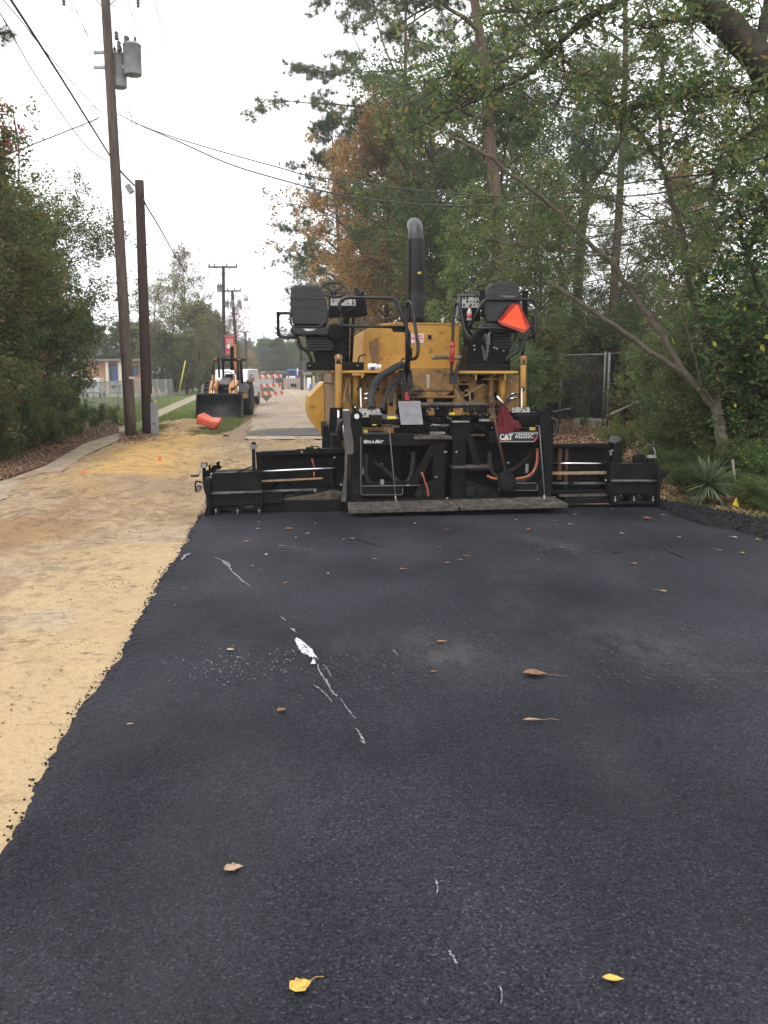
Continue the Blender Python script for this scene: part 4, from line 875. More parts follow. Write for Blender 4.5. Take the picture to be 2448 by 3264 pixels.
# slow-moving-vehicle triangle
M_smv = mat('fluorescent_orange', (1.0, 0.11, 0.015), (0.9, 0.09, 0.01), 4, .45); M_smvr = mat('retro_red', (0.48, 0.018, 0.012), (0.36, 0.02, 0.015), 6, .25)
def warped(pts, y0, th, bend, name, m, par):
    b = MB(); q = []
    for u, v in pts: q.append(P(u, v, y0 + bend * ((u - 1630) / 60) ** 2))
    c = sum(q, Vector()) / len(q); n = len(q); vs = q + [p_ + Vector((0, th, 0)) for p_ in q] + [c, c + Vector((0, th, 0))]
    fs = [((i + 1) % n, i, 2 * n) for i in range(n)] + [(n + i, n + (i + 1) % n, 2 * n + 1) for i in range(n)] + [(i, (i + 1) % n, n + (i + 1) % n, n + i) for i in range(n)]
    b.add(vs, fs); return b.build(name, m, par)
tri = warped([(1630, 968), (1640, 968), (1657, 971), (1664, 985), (1687, 1035), (1686, 1046), (1674, 1058), (1664, 1059), (1612, 1040), (1598, 1034), (1588, 1026), (1588, 1021), (1606, 1001)], 1.24, .006, .04, 'warning_triangle', M_smvr, A)
warped([(1648, 970), (1662, 1000), (1678, 1051), (1640, 1043), (1597, 1025), (1620, 1000)], 1.232, .004, .04, 'triangle_centre', M_smv, tri)
# ---- lift cylinders ------------------------------------------------
M_cyl = mat('ochre_cylinder_paint', (0.42, 0.215, 0.035), (0.28, 0.14, 0.03), 5, 0.5)
def cyl_lift(u, v0, v1, v2, yy, half):
    b = MB(); a = P(u, v0, yy); c = P(u, v1, yy); w = half
    b.cyl(a, c, w, seg=20); cy = b.build('lift_cylinder', M_cyl, A, .004)
    b = MB(); t = P(u, v0 - 26, yy); 
    for s in (-1, 1): b.obox((a.x + s * w * .75, yy, (a.z + t.z) / 2 + .01), (w * .34, w * 1.5, t.z - a.z))
    b.build('clevis', M_cyl, cy, .012)
    b = MB(); m_ = (a.z + t.z) / 2; b.lathe([(w * .7, -w * .5), (w * .95, -w * .4), (w * .95, w * .4), (w * .7, w * .5)], (a.x, yy, m_ + .03), 'X', 16); b.cyl((a.x - w * 1.1, yy, m_ + .03), (a.x + w * 1.1, yy, m_ + .03), .015); b.build('pulley', M_tan, cy)
    b = MB(); b.cyl(c, P(u, v2, yy), w * .42, seg=12); b.build('rod', M_chr, cy)
cyl_lift(1079, 1160, 1300, 1362, 1.15, .048); cyl_lift(1668, 1163, 1296, 1325, 1.15, .042)
b = MB(); a = P(1134, 1198, 1.5); b.cyl(a, P(1133, 1290, 1.5), .043, seg=18); b.cyl(P(1590 + 11, 1212, 1.5), P(1601, 1292, 1.5), .05, seg=4); EACH.add('inner_cylinder'); c = b.build('inner_cylinder', M_yelp, A)
b = MB(); b.cyl(P(1133, 1290, 1.5), P(1132, 1310, 1.5), .016); b.build('rod', M_chr, c)
b = MB(); PP([(1052, 1300), (1086, 1298), (1064, 1394), (1046, 1398)], 1.2, .05, b); PX(1084, 1310, 1092, 1400, 1.2, 1.26, b); b.build('tow_bracket', M_blk, A, .006)
b = MB(); PX(1028, 1396, 1078, 1430, 1.1, 1.35, b); PP([(1030, 1356), (1044, 1356), (1052, 1398), (1028, 1398)], 1.2, .05, b); b.build('tow_point', M_blk, A, .006)
# tow arms run forward from the screed
b = MB()
for u in (1072, 1700): a = P(u, 1420, .6); b.box(a.x - .06, a.x + .06, .5, 4.2, a.z - .1, a.z + .14)
b.build('tow_arm', M_blk, A, .012)
# ---- hoses ---------------------------------------------------------
b = MB(); PT([(1290, 1165, 1.25), (1270, 1166, 1.2), (1244, 1181, 1.1), (1222, 1194, 1.05), (1203, 1211, 1.0), (1189, 1243, .95), (1181, 1274, .8), (1184, 1304, .6)], .05, b, 12, smooth=True); b.build('hydraulic_hose', M_hose, A)
b = MB(); PT([(1292, 1178, 1.3), (1276, 1196, 1.25), (1262, 1216, 1.2), (1240, 1238, 1.1), (1226, 1272, .9), (1221, 1306, .7)], .024, b, 10, smooth=True)
PT([(1288, 1186, 1.3), (1268, 1220, 1.25), (1252, 1245, 1.1), (1246, 1290, .9)], .03, b, 10, smooth=True); b.build('hydraulic_hose', M_hose, A)
b = MB(); rg = random.Random(5)
for k in range(14):
    u0 = 1288 + rg.uniform(-12, 20); PT([(u0, 1180, 1.28), (u0 + rg.uniform(-8, 5), 1215, 1.24 + rg.uniform(-.05, .05)), (1296 + rg.uniform(-16, 16), 1245, 1.2), (1293 + rg.uniform(-14, 14), 1282, 1.2)], rg.uniform(.012, .026), b, 7, smooth=True)
b.build('hose_bundle', M_hose, A)
b = MB(); PP([(1290, 1252), (1300, 1250), (1306, 1275), (1290, 1278)], 1.12, .04, b); b.build('red_cap', M_redp, A, .008)
b = MB()
for pts in ([(1104, 1205), (1106, 1225), (1100, 1250), (1096, 1285)], [(1112, 1210), (1116, 1240), (1112, 1270)], [(1256, 1252), (1258, 1280), (1262, 1306)], [(1448, 1240), (1460, 1258), (1466, 1280)], [(1482, 1245), (1492, 1245), (1494, 1256), (1480, 1262)], [(1492, 1255), (1520, 1238), (1543, 1224)], [(1496, 1250), (1499, 1282)], [(1618, 1212), (1638, 1222), (1645, 1238)], [(1620, 1258), (1618, 1284)], [(1088, 1280), (1100, 1284)]):
    PT([(u, v, 1.45) for u, v in pts], .014, b, 7, smooth=True)
b.build('grease_line', mat('dirty_yellow_line', (0.36, 0.25, 0.12), (0.2, 0.12, 0.05), 20, .7), A)
b = MB()
for (u, v) in ((1160, 1256), (1160, 1271), (1651, 1255), (1648, 1270)):
    s = 1 if u < 1400 else -1; PT([(u, v, 1.2), (u + 22 * s, v - 1 * s, 1.2)], .017, b, 8, 0)
b.build('hose_end', M_chr, A)
b = MB(); PT([(1618, 1283, 1.1), (1622, 1268, 1.1), (1640, 1256, 1.1), (1648, 1256, 1.1)], .014, b, 7, smooth=True); PT([(1612, 1290, 1.1), (1628, 1275, 1.1), (1648, 1270, 1.1)], .012, b, 7, smooth=True)
PT([(1182, 1256, 1.2), (1190, 1262, 1.1), (1196, 1300, .9)], .012, b, 7, smooth=True); b.build('hydraulic_hose', M_hose, A)
b = MB(); PT([(1149, 1238, .9), (1151, 1300, .6)], .010, b, 6, 0); PT([(1663, 1238, .9), (1663, 1300, .6)], .010, b, 6, 0); b.build('indicator_rod', M_wht, A)
b = MB()
for u in (1144, 1667): p = P(u, 1241, .92); b.cyl(p, p + Vector((0, .03, 0)), .032)
b.build('indicator_knob', M_rub, A)

# ================== SCREED (y 0 .. 1) ==================
b = MB()
PX(1118, 1400, 1740, 1600, .45, .95, b)                                    # dark core far behind the frames
PX(1100, 1592, 1760, 1622, .02, .9, b)
core = b.build('screed_body', M_tar, A, .01)
b = MB()                                                                  # rear frames
PP([(1155, 1384), (1320, 1384), (1320, 1392), (1442, 1395), (1442, 1405), (1330, 1422), (1155, 1420)], .02, .3, b)
PX(1560, 1378, 1722, 1412, .02, .3, b)
PX(1380, 1400, 1418, 1598, .04, .16, b); PX(1443, 1392, 1482, 1598, .05, .2, b); PX(1320, 1395, 1335, 1600, .22, .3, b)
PX(1118, 1345, 1156, 1600, .04, .14, b)
PX(1152, 1551, 1282, 1577, .0, .10, b); PX(1590, 1543, 1714, 1564, .0, .10, b)
PP([(1100, 1530), (1118, 1526), (1142, 1530), (1152, 1548), (1152, 1600), (1100, 1600)], .0, .12, b)
PP([(1714, 1540), (1728, 1520), (1745, 1512), (1760, 1512), (1760, 1596), (1714, 1596)], .0, .12, b)
PP([(1372, 1416), (1396, 1420), (1330, 1548), (1302, 1548)], .02, .05, b); PP([(1484, 1392), (1506, 1388), (1536, 1478), (1512, 1482)], .04, .05, b)
PP([(1336, 1548), (1380, 1532), (1380, 1598), (1330, 1598), (1318, 1572)], .01, .08, b); PP([(1482, 1530), (1530, 1545), (1590, 1560), (1590, 1596), (1482, 1598)], .02, .08, b)
PX(1150, 1536, 1340, 1545, .12, .2, b); PX(1536, 1470, 1592, 1500, .3, .4, b)
fr = b.build('screed_frame', M_blk, A, .008)
b = MB()
for (u0, v0, u1, v1) in ((1327, 1562, 1345, 1582), (1354, 1562, 1374, 1580), (1488, 1552, 1512, 1578), (1525, 1556, 1550, 1578), (1126, 1560, 1142, 1576), (1122, 1535, 1136, 1548)): PX(u0, v0, u1, v1, -.004, .004, b)
b.build('frame_hole_shade', mat('hole_shade_black', (0.004, 0.004, 0.004), rough=.9), fr)  # flat black plates painted as the shade inside gaps in the frame
b = MB(); PT([(1150, 1392, -.01), (1151, 1578, -.01), (1283, 1577, -.01), (1283, 1556, -.01)], .004, b, 6, .02); PT([(1590, 1545, -.01), (1590, 1563, -.01), (1714, 1563, -.01), (1712, 1545, -.01)], .004, b, 6, .01)
PT([(1156, 1549.5, -.005), (1340, 1547, -.005)], .006, b, 6, 0); PT([(1640, 1541, -.005), (1710, 1539, -.005)], .006, b, 6, 0)
b.build('worn_edge', mat('worn_metal_edge', (0.16, 0.15, 0.14), rough=.5), fr)
# curved inner arches and hoses
b = MB(); PT([(1168, 1450, .15), (1164, 1510, .15), (1180, 1540, .15), (1230, 1546, .15), (1290, 1540, .15), (1312, 1510, .15), (1318, 1440, .15)], .03, b, 8, smooth=True)
PT([(1560, 1440, .2), (1565, 1500, .2), (1600, 1530, .2), (1660, 1535, .2), (1700, 1510, .2), (1716, 1450, .2), (1712, 1400, .2)], .03, b, 8, smooth=True)
PT([(1190, 1470, .3), (1230, 1500, .3), (1280, 1545, .3)], .028, b, 8, smooth=True); PT([(1700, 1440, .3), (1660, 1480, .3), (1610, 1510, .3)], .028, b, 8, smooth=True)
PT([(1300, 1430, .3), (1320, 1470, .3), (1312, 1530, .3)], .02, b, 8, smooth=True)
b.build('hydraulic_hose', M_hose, A)
b = MB(); PT([(1552, 1516, .0), (1568, 1524, -.02), (1590, 1527, -.02), (1620, 1530, .06), (1648, 1526, .02), (1682, 1518, .0), (1702, 1500, .02), (1712, 1470, .05), (1712, 1430, .12)], .017, b, 8, smooth=True)
PT([(1344, 1505, .02), (1350, 1520, .0), (1354, 1535, .0), (1362, 1555, -.01), (1365, 1582, .0)], .012, b, 7, smooth=True); b.build('heater_hose', M_ora, A)
b = MB(); PX(1210, 1477, 1221, 1484, .43, .45, b); PX(1416, 1438, 1425, 1443, .02, .05, b); PX(1676, 1479, 1684, 1507, .2, .22, b); PX(1616, 1472, 1624, 1478, .2, .22, b); PX(1387, 1519, 1395, 1522, .02, .045, b)
PP([(1152, 1488), (1158, 1490), (1160, 1512), (1155, 1512)], .1, .02, b); PX(1213, 1529, 1224, 1544, .1, .12, b)
for u, v in ((1455, 1440), (1425, 1588), (1300, 1546), (1630, 1590)): p = P(u, v, 0); b.cyl(p, p - Vector((0, .01, 0)), .014)
b.build('plate_label', M_pan, A)
# top plates, boxes
b = MB(); PP([(1155, 1384), (1240, 1384), (1236, 1362), (1158, 1362)], .02, .01, b)
a, c = P(1155, 1384, .0), P(1238, 1384, .0); b.add([a, c, (c.x - .02, .42, c.z + .02), (a.x + .01, .42, a.z + .02)], [(0, 1, 2, 3)])
a, c = P(1594, 1378, .0), P(1720, 1378, .0); b.add([a, c, (c.x - .03, .42, c.z + .02), (a.x + .02, .42, a.z + .02)], [(0, 1, 2, 3)])
b.v = b.v[8:] ; b.f = [tuple(i - 8 for i in f) for f in b.f[6:]]; b.sm = b.sm[6:]
b.build('top_plate', mat('dark_grey_plate', (0.055, 0.053, 0.052), (0.085, 0.08, 0.075), 8, .5, bump=.2), A)
b = MB()
PX(1144, 1330, 1216, 1362, .35, .65, b); PX(1179, 1322, 1218, 1357, .12, .3, b); PX(1218, 1336, 1274, 1352, .2, .45, b)
PX(1640, 1315, 1740, 1362, .3, .65, b); PX(1652, 1322, 1720, 1360, .12, .3, b)
PX(1342, 1290, 1604, 1300, .35, .9, b); PX(1270, 1345, 1420, 1384, .3, .8, b); PX(1400, 1350, 1620, 1384, .35, .8, b)
PX(1120, 1316, 1150, 1345, .2, .4, b); PX(1720, 1305, 1760, 1345, .2, .4, b); PX(1340, 1325, 1560, 1345, .5, .6, b); PX(1442, 1345, 1500, 1400, .08, .3, b)
bx = b.build('control_box', M_blk, A, .01)
def pad(ul, vt, ur, vb, y0, y1, name, m, par, seed, knobs=True):
    a, c, d, e = P(ul, vb, y0), P(ur, vb, y0), P(ur - 4, vt, y1), P(ul + 1, vt, y1); n_ = (c - a).cross(e - a).normalized(); n_ = -n_ if n_.y > 0 else n_
    b = MB(); b.prism([a, c, d, e], n_ * .008); o = b.build(name, m, par)
    rg = random.Random(seed); b = MB()
    for i in range(12 if knobs else 0):
        q = a + (c - a) * rg.uniform(.08, .92) + (e - a) * rg.uniform(.12, .9) + n_ * .008; r_ = rg.choice([.005, .008, .012]); b.cyl(q, q + n_ * rg.uniform(.004, .02), r_, seg=8)
    if knobs: b.build('switch', M_rub, o)
    return o
pad(1144, 1304, 1214, 1331, .35, .65, 'control_panel', M_pan, bx, 4); pad(1632, 1300, 1690, 1316, .35, .6, 'control_panel', M_pan, bx, 6)
pad(1179, 1317, 1219, 1323, .12, .3, 'box_lid', M_gry, bx, 1, False); pad(1217, 1323, 1272, 1337, .2, .45, 'box_lid', mat('dark_lid', (0.05, .05, .05), rough=.5), bx, 1, False)
pad(1234, 1328, 1265, 1336, .195, .33, 'sticker', M_sty, bx, 1, False)
b = MB()
for (u0, v0, u1, v1, yy) in ((1158, 1371, 1172, 1379, .1), (1689, 1362, 1706, 1371, .1), (1430, 1314, 1450, 1323, .3), (1574, 1328, 1602, 1341, .3), (1186, 1353, 1200, 1356, .1)):
    PX(u0, v0, u1, v1, yy, yy + .02, b)
b.build('sticker', M_sty, bx)
# pale fittings and bolts among the black linkage
rg = random.Random(77); b = MB(); b2 = MB()
for i in range(64):
    u, v = rg.uniform(1352, 1600), rg.uniform(1300, 1372); p = P(u, v, .28 + rg.random() * .04); b2.obox(p, (rg.uniform(.02, .12), .06, rg.uniform(.02, .07)), (0, rg.uniform(-.5, .5), 0))
    if i % 3 == 0: b.cyl(p - Vector((0, .04, 0)), p - Vector((0, .055, 0)), rg.uniform(.005, .011), seg=8)
b2.build('linkage', M_tar, A, .006); b.build('bolt', M_gry, A)
b = MB(); PT([(1376, 1353, .26), (1386, 1355, .26), (1404, 1356, .26)], .012, b, 6, 0); PX(1528, 1336, 1560, 1343, .24, .3, b); PX(1442, 1342, 1496, 1346, .06, .1, b); PT([(1370, 1378, .1), (1418, 1378, .1), (1418, 1382, .1), (1370, 1384, .1)], .006, b, 6, .01)
b.build('steel_fitting', M_pan, A)
b = MB(); PT([(1402, 1358, .3), (1442, 1356, .3)], .024, b, 8, 0); PX(1248, 1355, 1274, 1364, .2, .3, b); PX(1215, 1357, 1250, 1362, .25, .3, b); b.build('dirty_cylinder', mat('dirty_brown_steel', (0.10, 0.075, 0.05), (0.05, .04, .03), 12, .7), A)
# walkway of tread plate on the screed
def tread(b, a, c, d, e, n1, n2, h=.006):
    """plate a-c (near edge) d-e (far edge) with raised lozenges"""
    a, c, d, e = map(Vector, (a, c, d, e)); nz = (c - a).cross(e - a).normalized(); nz = nz if nz.z > 0 else -nz
    b.prism([a, c, d, e], -nz * .02); S_ = lambda s, t: (a * (1 - s) + c * s) * (1 - t) + (e * (1 - s) + d * s) * t
    for i in range(n1):
        for j in range(n2):
            s, t = (i + .5 + .25 * (j % 2)) / n1, (j + .5) / n2; p = S_(s, t) + nz * .0005; q = .010; L_ = .022
            dx = (c - a).normalized(); dy = (e - a).normalized(); k = 1 if (i + j) % 2 else -1; ax = (dx + dy * k).normalized(); bx_ = (dx - dy * k).normalized()
            b.add([p - ax * L_, p - bx_ * q * .5, p + ax * L_, p + bx_ * q * .5, p + nz * h - ax * L_ * .6, p + nz * h + ax * L_ * .6], [(0, 1, 4), (1, 5, 4), (1, 2, 5), (2, 3, 5), (3, 4, 5), (3, 0, 4)])
b = MB(); a, c = P(1341, 1289, .35), P(1556, 1289, .35); tread(b, a, c, (c.x, .8, c.z + .01), (a.x, .8, a.z + .01), 26, 10); wk = b.build('walkway', M_dia, A)
# grey square plate standing up
q = [P(1269, 1279, .25), P(1340, 1278, .25), P(1349, 1353, .05), P(1278, 1354, .05)]; b = MB(); b.prism(q, (0, .01, .0)); b.build('square_plate', M_gry, A, .002)
b = MB(); b.tube([q[0] + Vector((.18, .02, -.1)), q[2] + Vector((-.08, .1, -.05))], .012, 8); b.build('plate_stay', M_blk, A)
# steps between the frames
b = MB(); a, c = P(1320, 1395, -.02), P(1441, 1394, -.02); tread(b, a, c, (c.x, .2, c.z + .012), (a.x, .2, a.z + .012), 16, 5); b.build('frame_step', M_dia, A); b = MB()
a, c = P(1441, 1488, -.02), P(1561, 1487, -.02); tread(b, a, c, (c.x, .2, c.z + .01), (a.x, .2, a.z + .01), 16, 5); b.build('frame_step', M_dia, A)
b = MB(); PX(1442, 1488, 1560, 1498, -.015, .2, b); PX(1322, 1395, 1440, 1402, -.015, .2, b); b.build('step_edge', M_blk, A)
# name plates
b = MB(); PP([(1594, 1379), (1715, 1379), (1715, 1392), (1704, 1409), (1594, 1409)], -.005, .022, b); npl = b.build('name_plate', mat('plate_border', (0.42, 0.42, 0.41), rough=.4), A, .002)
b = MB(); PP([(1597, 1382), (1712, 1382), (1712, 1391), (1701, 1406), (1597, 1406)], -.008, .004, b); b.build('plate_field', mat('plate_black', (0.012, .012, .012), rough=.4), npl)
b = MB(); PP([(1712, 1385), (1714.5, 1385), (1714.5, 1392), (1704, 1408), (1698, 1408), (1712, 1391)], -.010, .003, b); PP([(1596, 1381), (1600, 1381), (1597.5, 1392), (1597.5, 1405), (1596, 1405)], -.011, .003, b); b.build('plate_stripe', mat('plate_red', (0.60, 0.07, 0.05), rough=.4), npl)
M_let = mat('letter_white', (0.62, 0.62, 0.60), rough=.5)
def lett(s, u, v, size, par, y, m=M_let, shear=0, sx=1, bold=.002):
    return text_obj('lettering', s, size, m, par, Matrix.Translation(P(u, v, y)) @ Matrix.Rotation(R(90), 4, 'X'), .0012, shear, sx, bold=bold)
lett('CAT', 1613, 1393.5, .098, npl, -.012, sx=.86, bold=.005); lett('AS2252C', 1671, 1391, .068, npl, -.012, sx=.92, bold=.001)
b = MB(); PP([(1607.5, 1403.5), (1620.5, 1403.5), (1614, 1395)], -.016, .003, b); b.build('plate_triangle', mat('plate_amber', (0.72, 0.33, 0.03), rough=.4), npl)
lett('V', 1161, 1408, .062, fr, .015, shear=.25, bold=.0012); lett('ERS-', 1173.5, 1408.8, .05, fr, .015, shear=.3, sx=.9, bold=.001); lett('A-', 1189.5, 1408.6, .05, fr, .015, shear=.3, sx=.9, bold=.001); lett('M', 1200.5, 1408, .062, fr, .015, shear=.3, sx=.9, bold=.0012); lett('AT', 1212.5, 1408.8, .05, fr, .015, shear=.3, sx=.9, bold=.001)
# side columns, left and right
b = MB(); PP([(1093, 1304), (1112, 1303), (1117, 1318), (1117, 1352), (1126, 1400), (1128, 1440), (1122, 1450), (1108, 1448), (1104, 1600), (1088, 1600), (1092, 1560), (1099, 1500), (1100, 1440), (1096, 1390)], -.06, .05, b); lc = b.build('side_column', mat('worn_dark_plate', (0.05, 0.047, 0.045), (0.09, .085, .08), 6, .5, bump=.2), A, .006)
b = MB(); PT([(1084, 1402, -.02), (1079, 1352, -.02), (1090, 1340, -.02), (1112, 1340, -.02)], .028, b, 10, .1); b.build('grab_handle', M_tube, lc)
b = MB(); PT([(1084, 1395, .0), (1098, 1400, .0), (1120, 1392, .0)], .02, b); PX(1117, 1344, 1156, 1440, .0, .1, b); PX(1120, 1430, 1140, 1600, .02, .1, b); b.build('column_plate', M_blk, lc, .006)
b = MB(); PP([(1724, 1308), (1745, 1305), (1758, 1330), (1760, 1420), (1757, 1600), (1738, 1600), (1735, 1440), (1722, 1360)], -.05, .05, b); rc = b.build('side_column', M_blk, A, .008)
b = MB(); PT([(1754, 1334, -.02), (1772, 1338, -.02), (1775, 1362, -.02), (1772, 1384, -.02), (1756, 1390, -.02)], .024, b, 10, .1); b.build('grab_handle', M_tube, rc)
b = MB(); PP([(1757, 1330), (1765, 1345), (1763, 1420), (1760, 1600), (1752, 1600)], .0, .08, b); b.build('column_plate', M_tar, rc, .006)
for u, par in ((1137, lc), (1742, rc)):
    p = P(u, 1327 if u < 1400 else 1319, .0); b = MB(); b.cyl(p, p + Vector((0, .16, 0)), .07, seg=20); hb = b.build('lever_hub', M_tar, par)
    b = MB(); b.cyl(p - Vector((0, .012, 0)), p, .032, seg=20); b.build('white_cap', M_wht, hb)
b = MB(); PT([(1131, 1312, .05), (1120, 1282, .08), (1110, 1258, .1)], .014, b, 8, 0); b.build('lever', M_tube, lc)
b = MB(); PT([(1747, 1316, .03), (1800, 1308, -.02)], .016, b, 8, 0); PT([(1800, 1308, -.02), (1820, 1304, -.04)], .022, b, 8, 0); b.build('lever', M_tube, rc)
b = MB(); PX(1094, 1305, 1112, 1309, -.065, .0, b); PT([(1094, 1355, -.04), (1096, 1380, -.04), (1104, 1382, -.04)], .008, b, 6, 0); b.build('column_cap', M_wht, lc)
# thin stay cables
b = MB(); PT([(1225, 1364, .02), (1241, 1366, -.02), (1262, 1600, -.22)], .0055, b, 6, 0); PT([(1707, 1356, .02), (1719, 1358, -.02), (1737, 1595, -.22)], .007, b, 6, 0); b.build('stay_cable', M_gry, A)
b = MB(); PT([(1260, 1580, -.21), (1263, 1601, -.22)], .009, b, 8, 0); PT([(1734, 1578, -.21), (1737, 1594, -.22)], .014, b, 8, 0); b.build('cable_end', M_pan, A)
# ---- step platforms ------------------------------------------------
for (q, n) in (([(1110, 1626), (1462, 1617), (1440, 1593), (1108, 1601)], 44), ([(1469, 1616), (1812, 1607), (1764, 1583), (1443, 1592)], 44)):
    a = P(*q[0], -.42); c = P(*q[1], -.42); d = P(*q[2], -.06); e = P(*q[3], -.06)
    b = MB(); tread(b, a, c, d, e, n, 12); o = b.build('step_platform', M_dia, A)
    b = MB(); b.prism([a, c, c - Vector((0, 0, .045)), a - Vector((0, 0, .045))], (0, .05, 0)); b.build('platform_edge', M_dust, o, .006)
    b = MB()
    for t in (.15, .85): m_ = a.lerp(c, t); b.box(m_.x - .03, m_.x + .03, -.36, .06, m_.z - .07, m_.z - .022)
    b.build('platform_bracket', M_blk, o)
# ---- extensions ----------------------------------------------------
# left
LE = []
b = MB()
PP([(829, 1440), (1100, 1428), (1100, 1445), (829, 1455)], .38, .16, b); PP([(829, 1455), (1100, 1445), (1100, 1585), (829, 1600)], .5, .05, b)
PP([(668, 1510), (832, 1502), (832, 1570), (668, 1576)], .02, .42, b); PP([(672, 1576), (838, 1572), (838, 1612), (672, 1618)], .02, .4, b)
PX(838, 1562, 1095, 1575, .2, .3, b); PX(838, 1576, 900, 1604, .05, .4, b); PX(676, 1616, 702, 1640, .03, .35, b); PX(736, 1612, 774, 1640, .03, .35, b); PX(806, 1612, 836, 1640, .03, .35, b); PX(674, 1637, 836, 1643, .0, .4, b); PX(684, 1604, 826, 1610, .0, .03, b)
PX(900, 1596, 1098, 1632, .1, .6, b); PX(837, 1600, 903, 1642, .12, .5, b); PX(1048, 1460, 1064, 1585, .42, .48, b)
le = b.build('screed_extension', M_blk, A, .006)
LE.append(le)
b = MB(); PX(702, 1616, 737, 1638, .25, .3, b); PX(774, 1616, 807, 1638, .25, .3, b); b.build('screed_plate', mat('grey_screed_plate', (0.10, .1, .105), rough=.5), le)
b = MB(); PT([(829, 1444, .42), (1100, 1434, .42)], .026, b, 10, 0); PT([(672, 1573, .0), (836, 1568, .0)], .020, b, 10, 0); PT([(672, 1512, .06), (806, 1507, .06)], .02, b, 10, 0); PT([(838, 1567, .18), (1010, 1561, .18)], .02, b, 10, 0); b.build('guide_tube', mat('grey_worn_tube', (0.10, .098, .095), (0.04, .04, .04), 9, .4), le)
b = MB(); PT([(829, 1503, .1), (1080, 1491, .1)], .014, b, 12, 0); b.build('cylinder_rod', M_chr, le)
b = MB(); PP([(834, 1531), (1028, 1522), (1028, 1527), (834, 1537)], .16, .02, b); b.build('scale_bar', M_tan, le)
b = MB(); PX(802, 1420, 815, 1522, .08, .16, b); PX(803, 1508, 834, 1522, .06, .2, b); PP([(815, 1440), (830, 1444), (834, 1500), (820, 1515)], .2, .1, b); po = b.build('post', M_blk, le, .006)
b = MB(); PX(797, 1418, 818, 1432, .06, .18, b); b.build('post_collar', M_gry, po, .005)
b = MB(); PX(801, 1410, 815, 1419, .08, .16, b); b.build('post_cap', M_tar, po, .004)
b = MB(); PP([(644, 1532), (668, 1530), (672, 1545), (672, 1640), (655, 1652), (650, 1648), (658, 1610), (656, 1580), (650, 1564)], -.04, .5, b); eg = b.build('end_gate', M_blk, le, .008)
b = MB(); PT([(643, 1538, .0), (624, 1532, .0), (622, 1550, .0), (625, 1568, .0)], .010, b, 8, .03); p = P(633, 1557, -.01); b.cyl(p, p + Vector((0, .08, 0)), .034); b.build('hook', M_tar, eg)
b = MB(); b.cyl(p - Vector((0, .01, 0)), p, .026); b.build('hook_face', M_gry, eg)
b = MB(); PX(644, 1480, 656, 1540, .05, .12, b); PX(640, 1476, 660, 1490, .02, .12, b); PX(654, 1500, 670, 1520, .04, .12, b); PX(664, 1482, 672, 1530, .04, .1, b); cb = b.build('crank_bracket', M_tar, eg, .005)
b = MB(); PT([(636, 1480, .0), (637, 1508, .0), (632, 1516, .0)], .010, b, 8, .02); PX(643, 1478, 658, 1491, .0, .02, b); b.build('crank_arm', M_pan, cb)
b = MB(); PT([(634, 1516, .0), (609, 1517, .0)], .016, b, 10, 0); b.build('crank_grip', M_tube, cb)
rg = random.Random(6); b = MB()
for k in range(16): u, v = 672 + k * 1.9 + rg.uniform(-2, 2), 1500 - k * 1.4 + rg.uniform(-8, 10); p = P(u, v, .1); b.obox(p, (.045, .03, .02), (rg.random() * 3, rg.random() * 3, rg.random() * 3))
PT([(665, 1512, .05), (700, 1515, .04), (750, 1507, .05), (790, 1492, .08), (806, 1486, .1)], .009, b, 6, smooth=True)
b.build('chain', M_tar, cb)
b = MB()
for u in (688, 757, 826): PT([(u, 1622, .0), (u, 1640, .0)], .005, b, 6, 0); p = P(u, 1628, .0); b.cyl(p - Vector((0, 0, .008)), p + Vector((0, 0, .008)), .014)
for u, v in ((671, 1520), (674, 1510), (1087, 1544), (1004, 1564), (824, 1452), (962, 1440), (1066, 1458)): p = P(u, v, .0 if u > 1000 and v > 1500 else .35 if v < 1470 else .02); b.cyl(p, p - Vector((0, .02, 0)), .014, seg=8)
b.build('bolt', M_pan, le)
b = MB(); PP([(898, 1597), (905, 1590), (960, 1582), (1060, 1564), (1096, 1568), (1094, 1592), (960, 1600)], .15, .3, b); b.build('dusty_ledge', M_dust, le, .008)
b = MB(); PT([(994, 1462, .42), (1002, 1490, .42)], .012, b, 7, 0); PT([(1001, 1504, .42), (1001, 1522, .42)], .012, b, 7, 0); b.build('orange_link', M_ora, le)
b = MB(); PT([(945, 1433, .4), (990, 1432, .4), (990, 1422, .45), (1016, 1424, .45), (1018, 1434, .45)], .007, b, 6, 0); PX(975, 1426, 1000, 1438, .36, .42, b); PX(1012, 1428, 1022, 1448, .34, .4, b)
PP([(900, 1500), (925, 1495), (925, 1508), (902, 1512)], .44, .04, b); PT([(870, 1455, .47), (900, 1490, .47), (925, 1455, .47)], .014, b, 6, 0); PT([(862, 1560, .47), (900, 1520, .47), (950, 1560, .47)], .014, b, 6, 0); PX(960, 1500, 990, 1530, .42, .5, b)
b.build('linkage', M_tar, le)
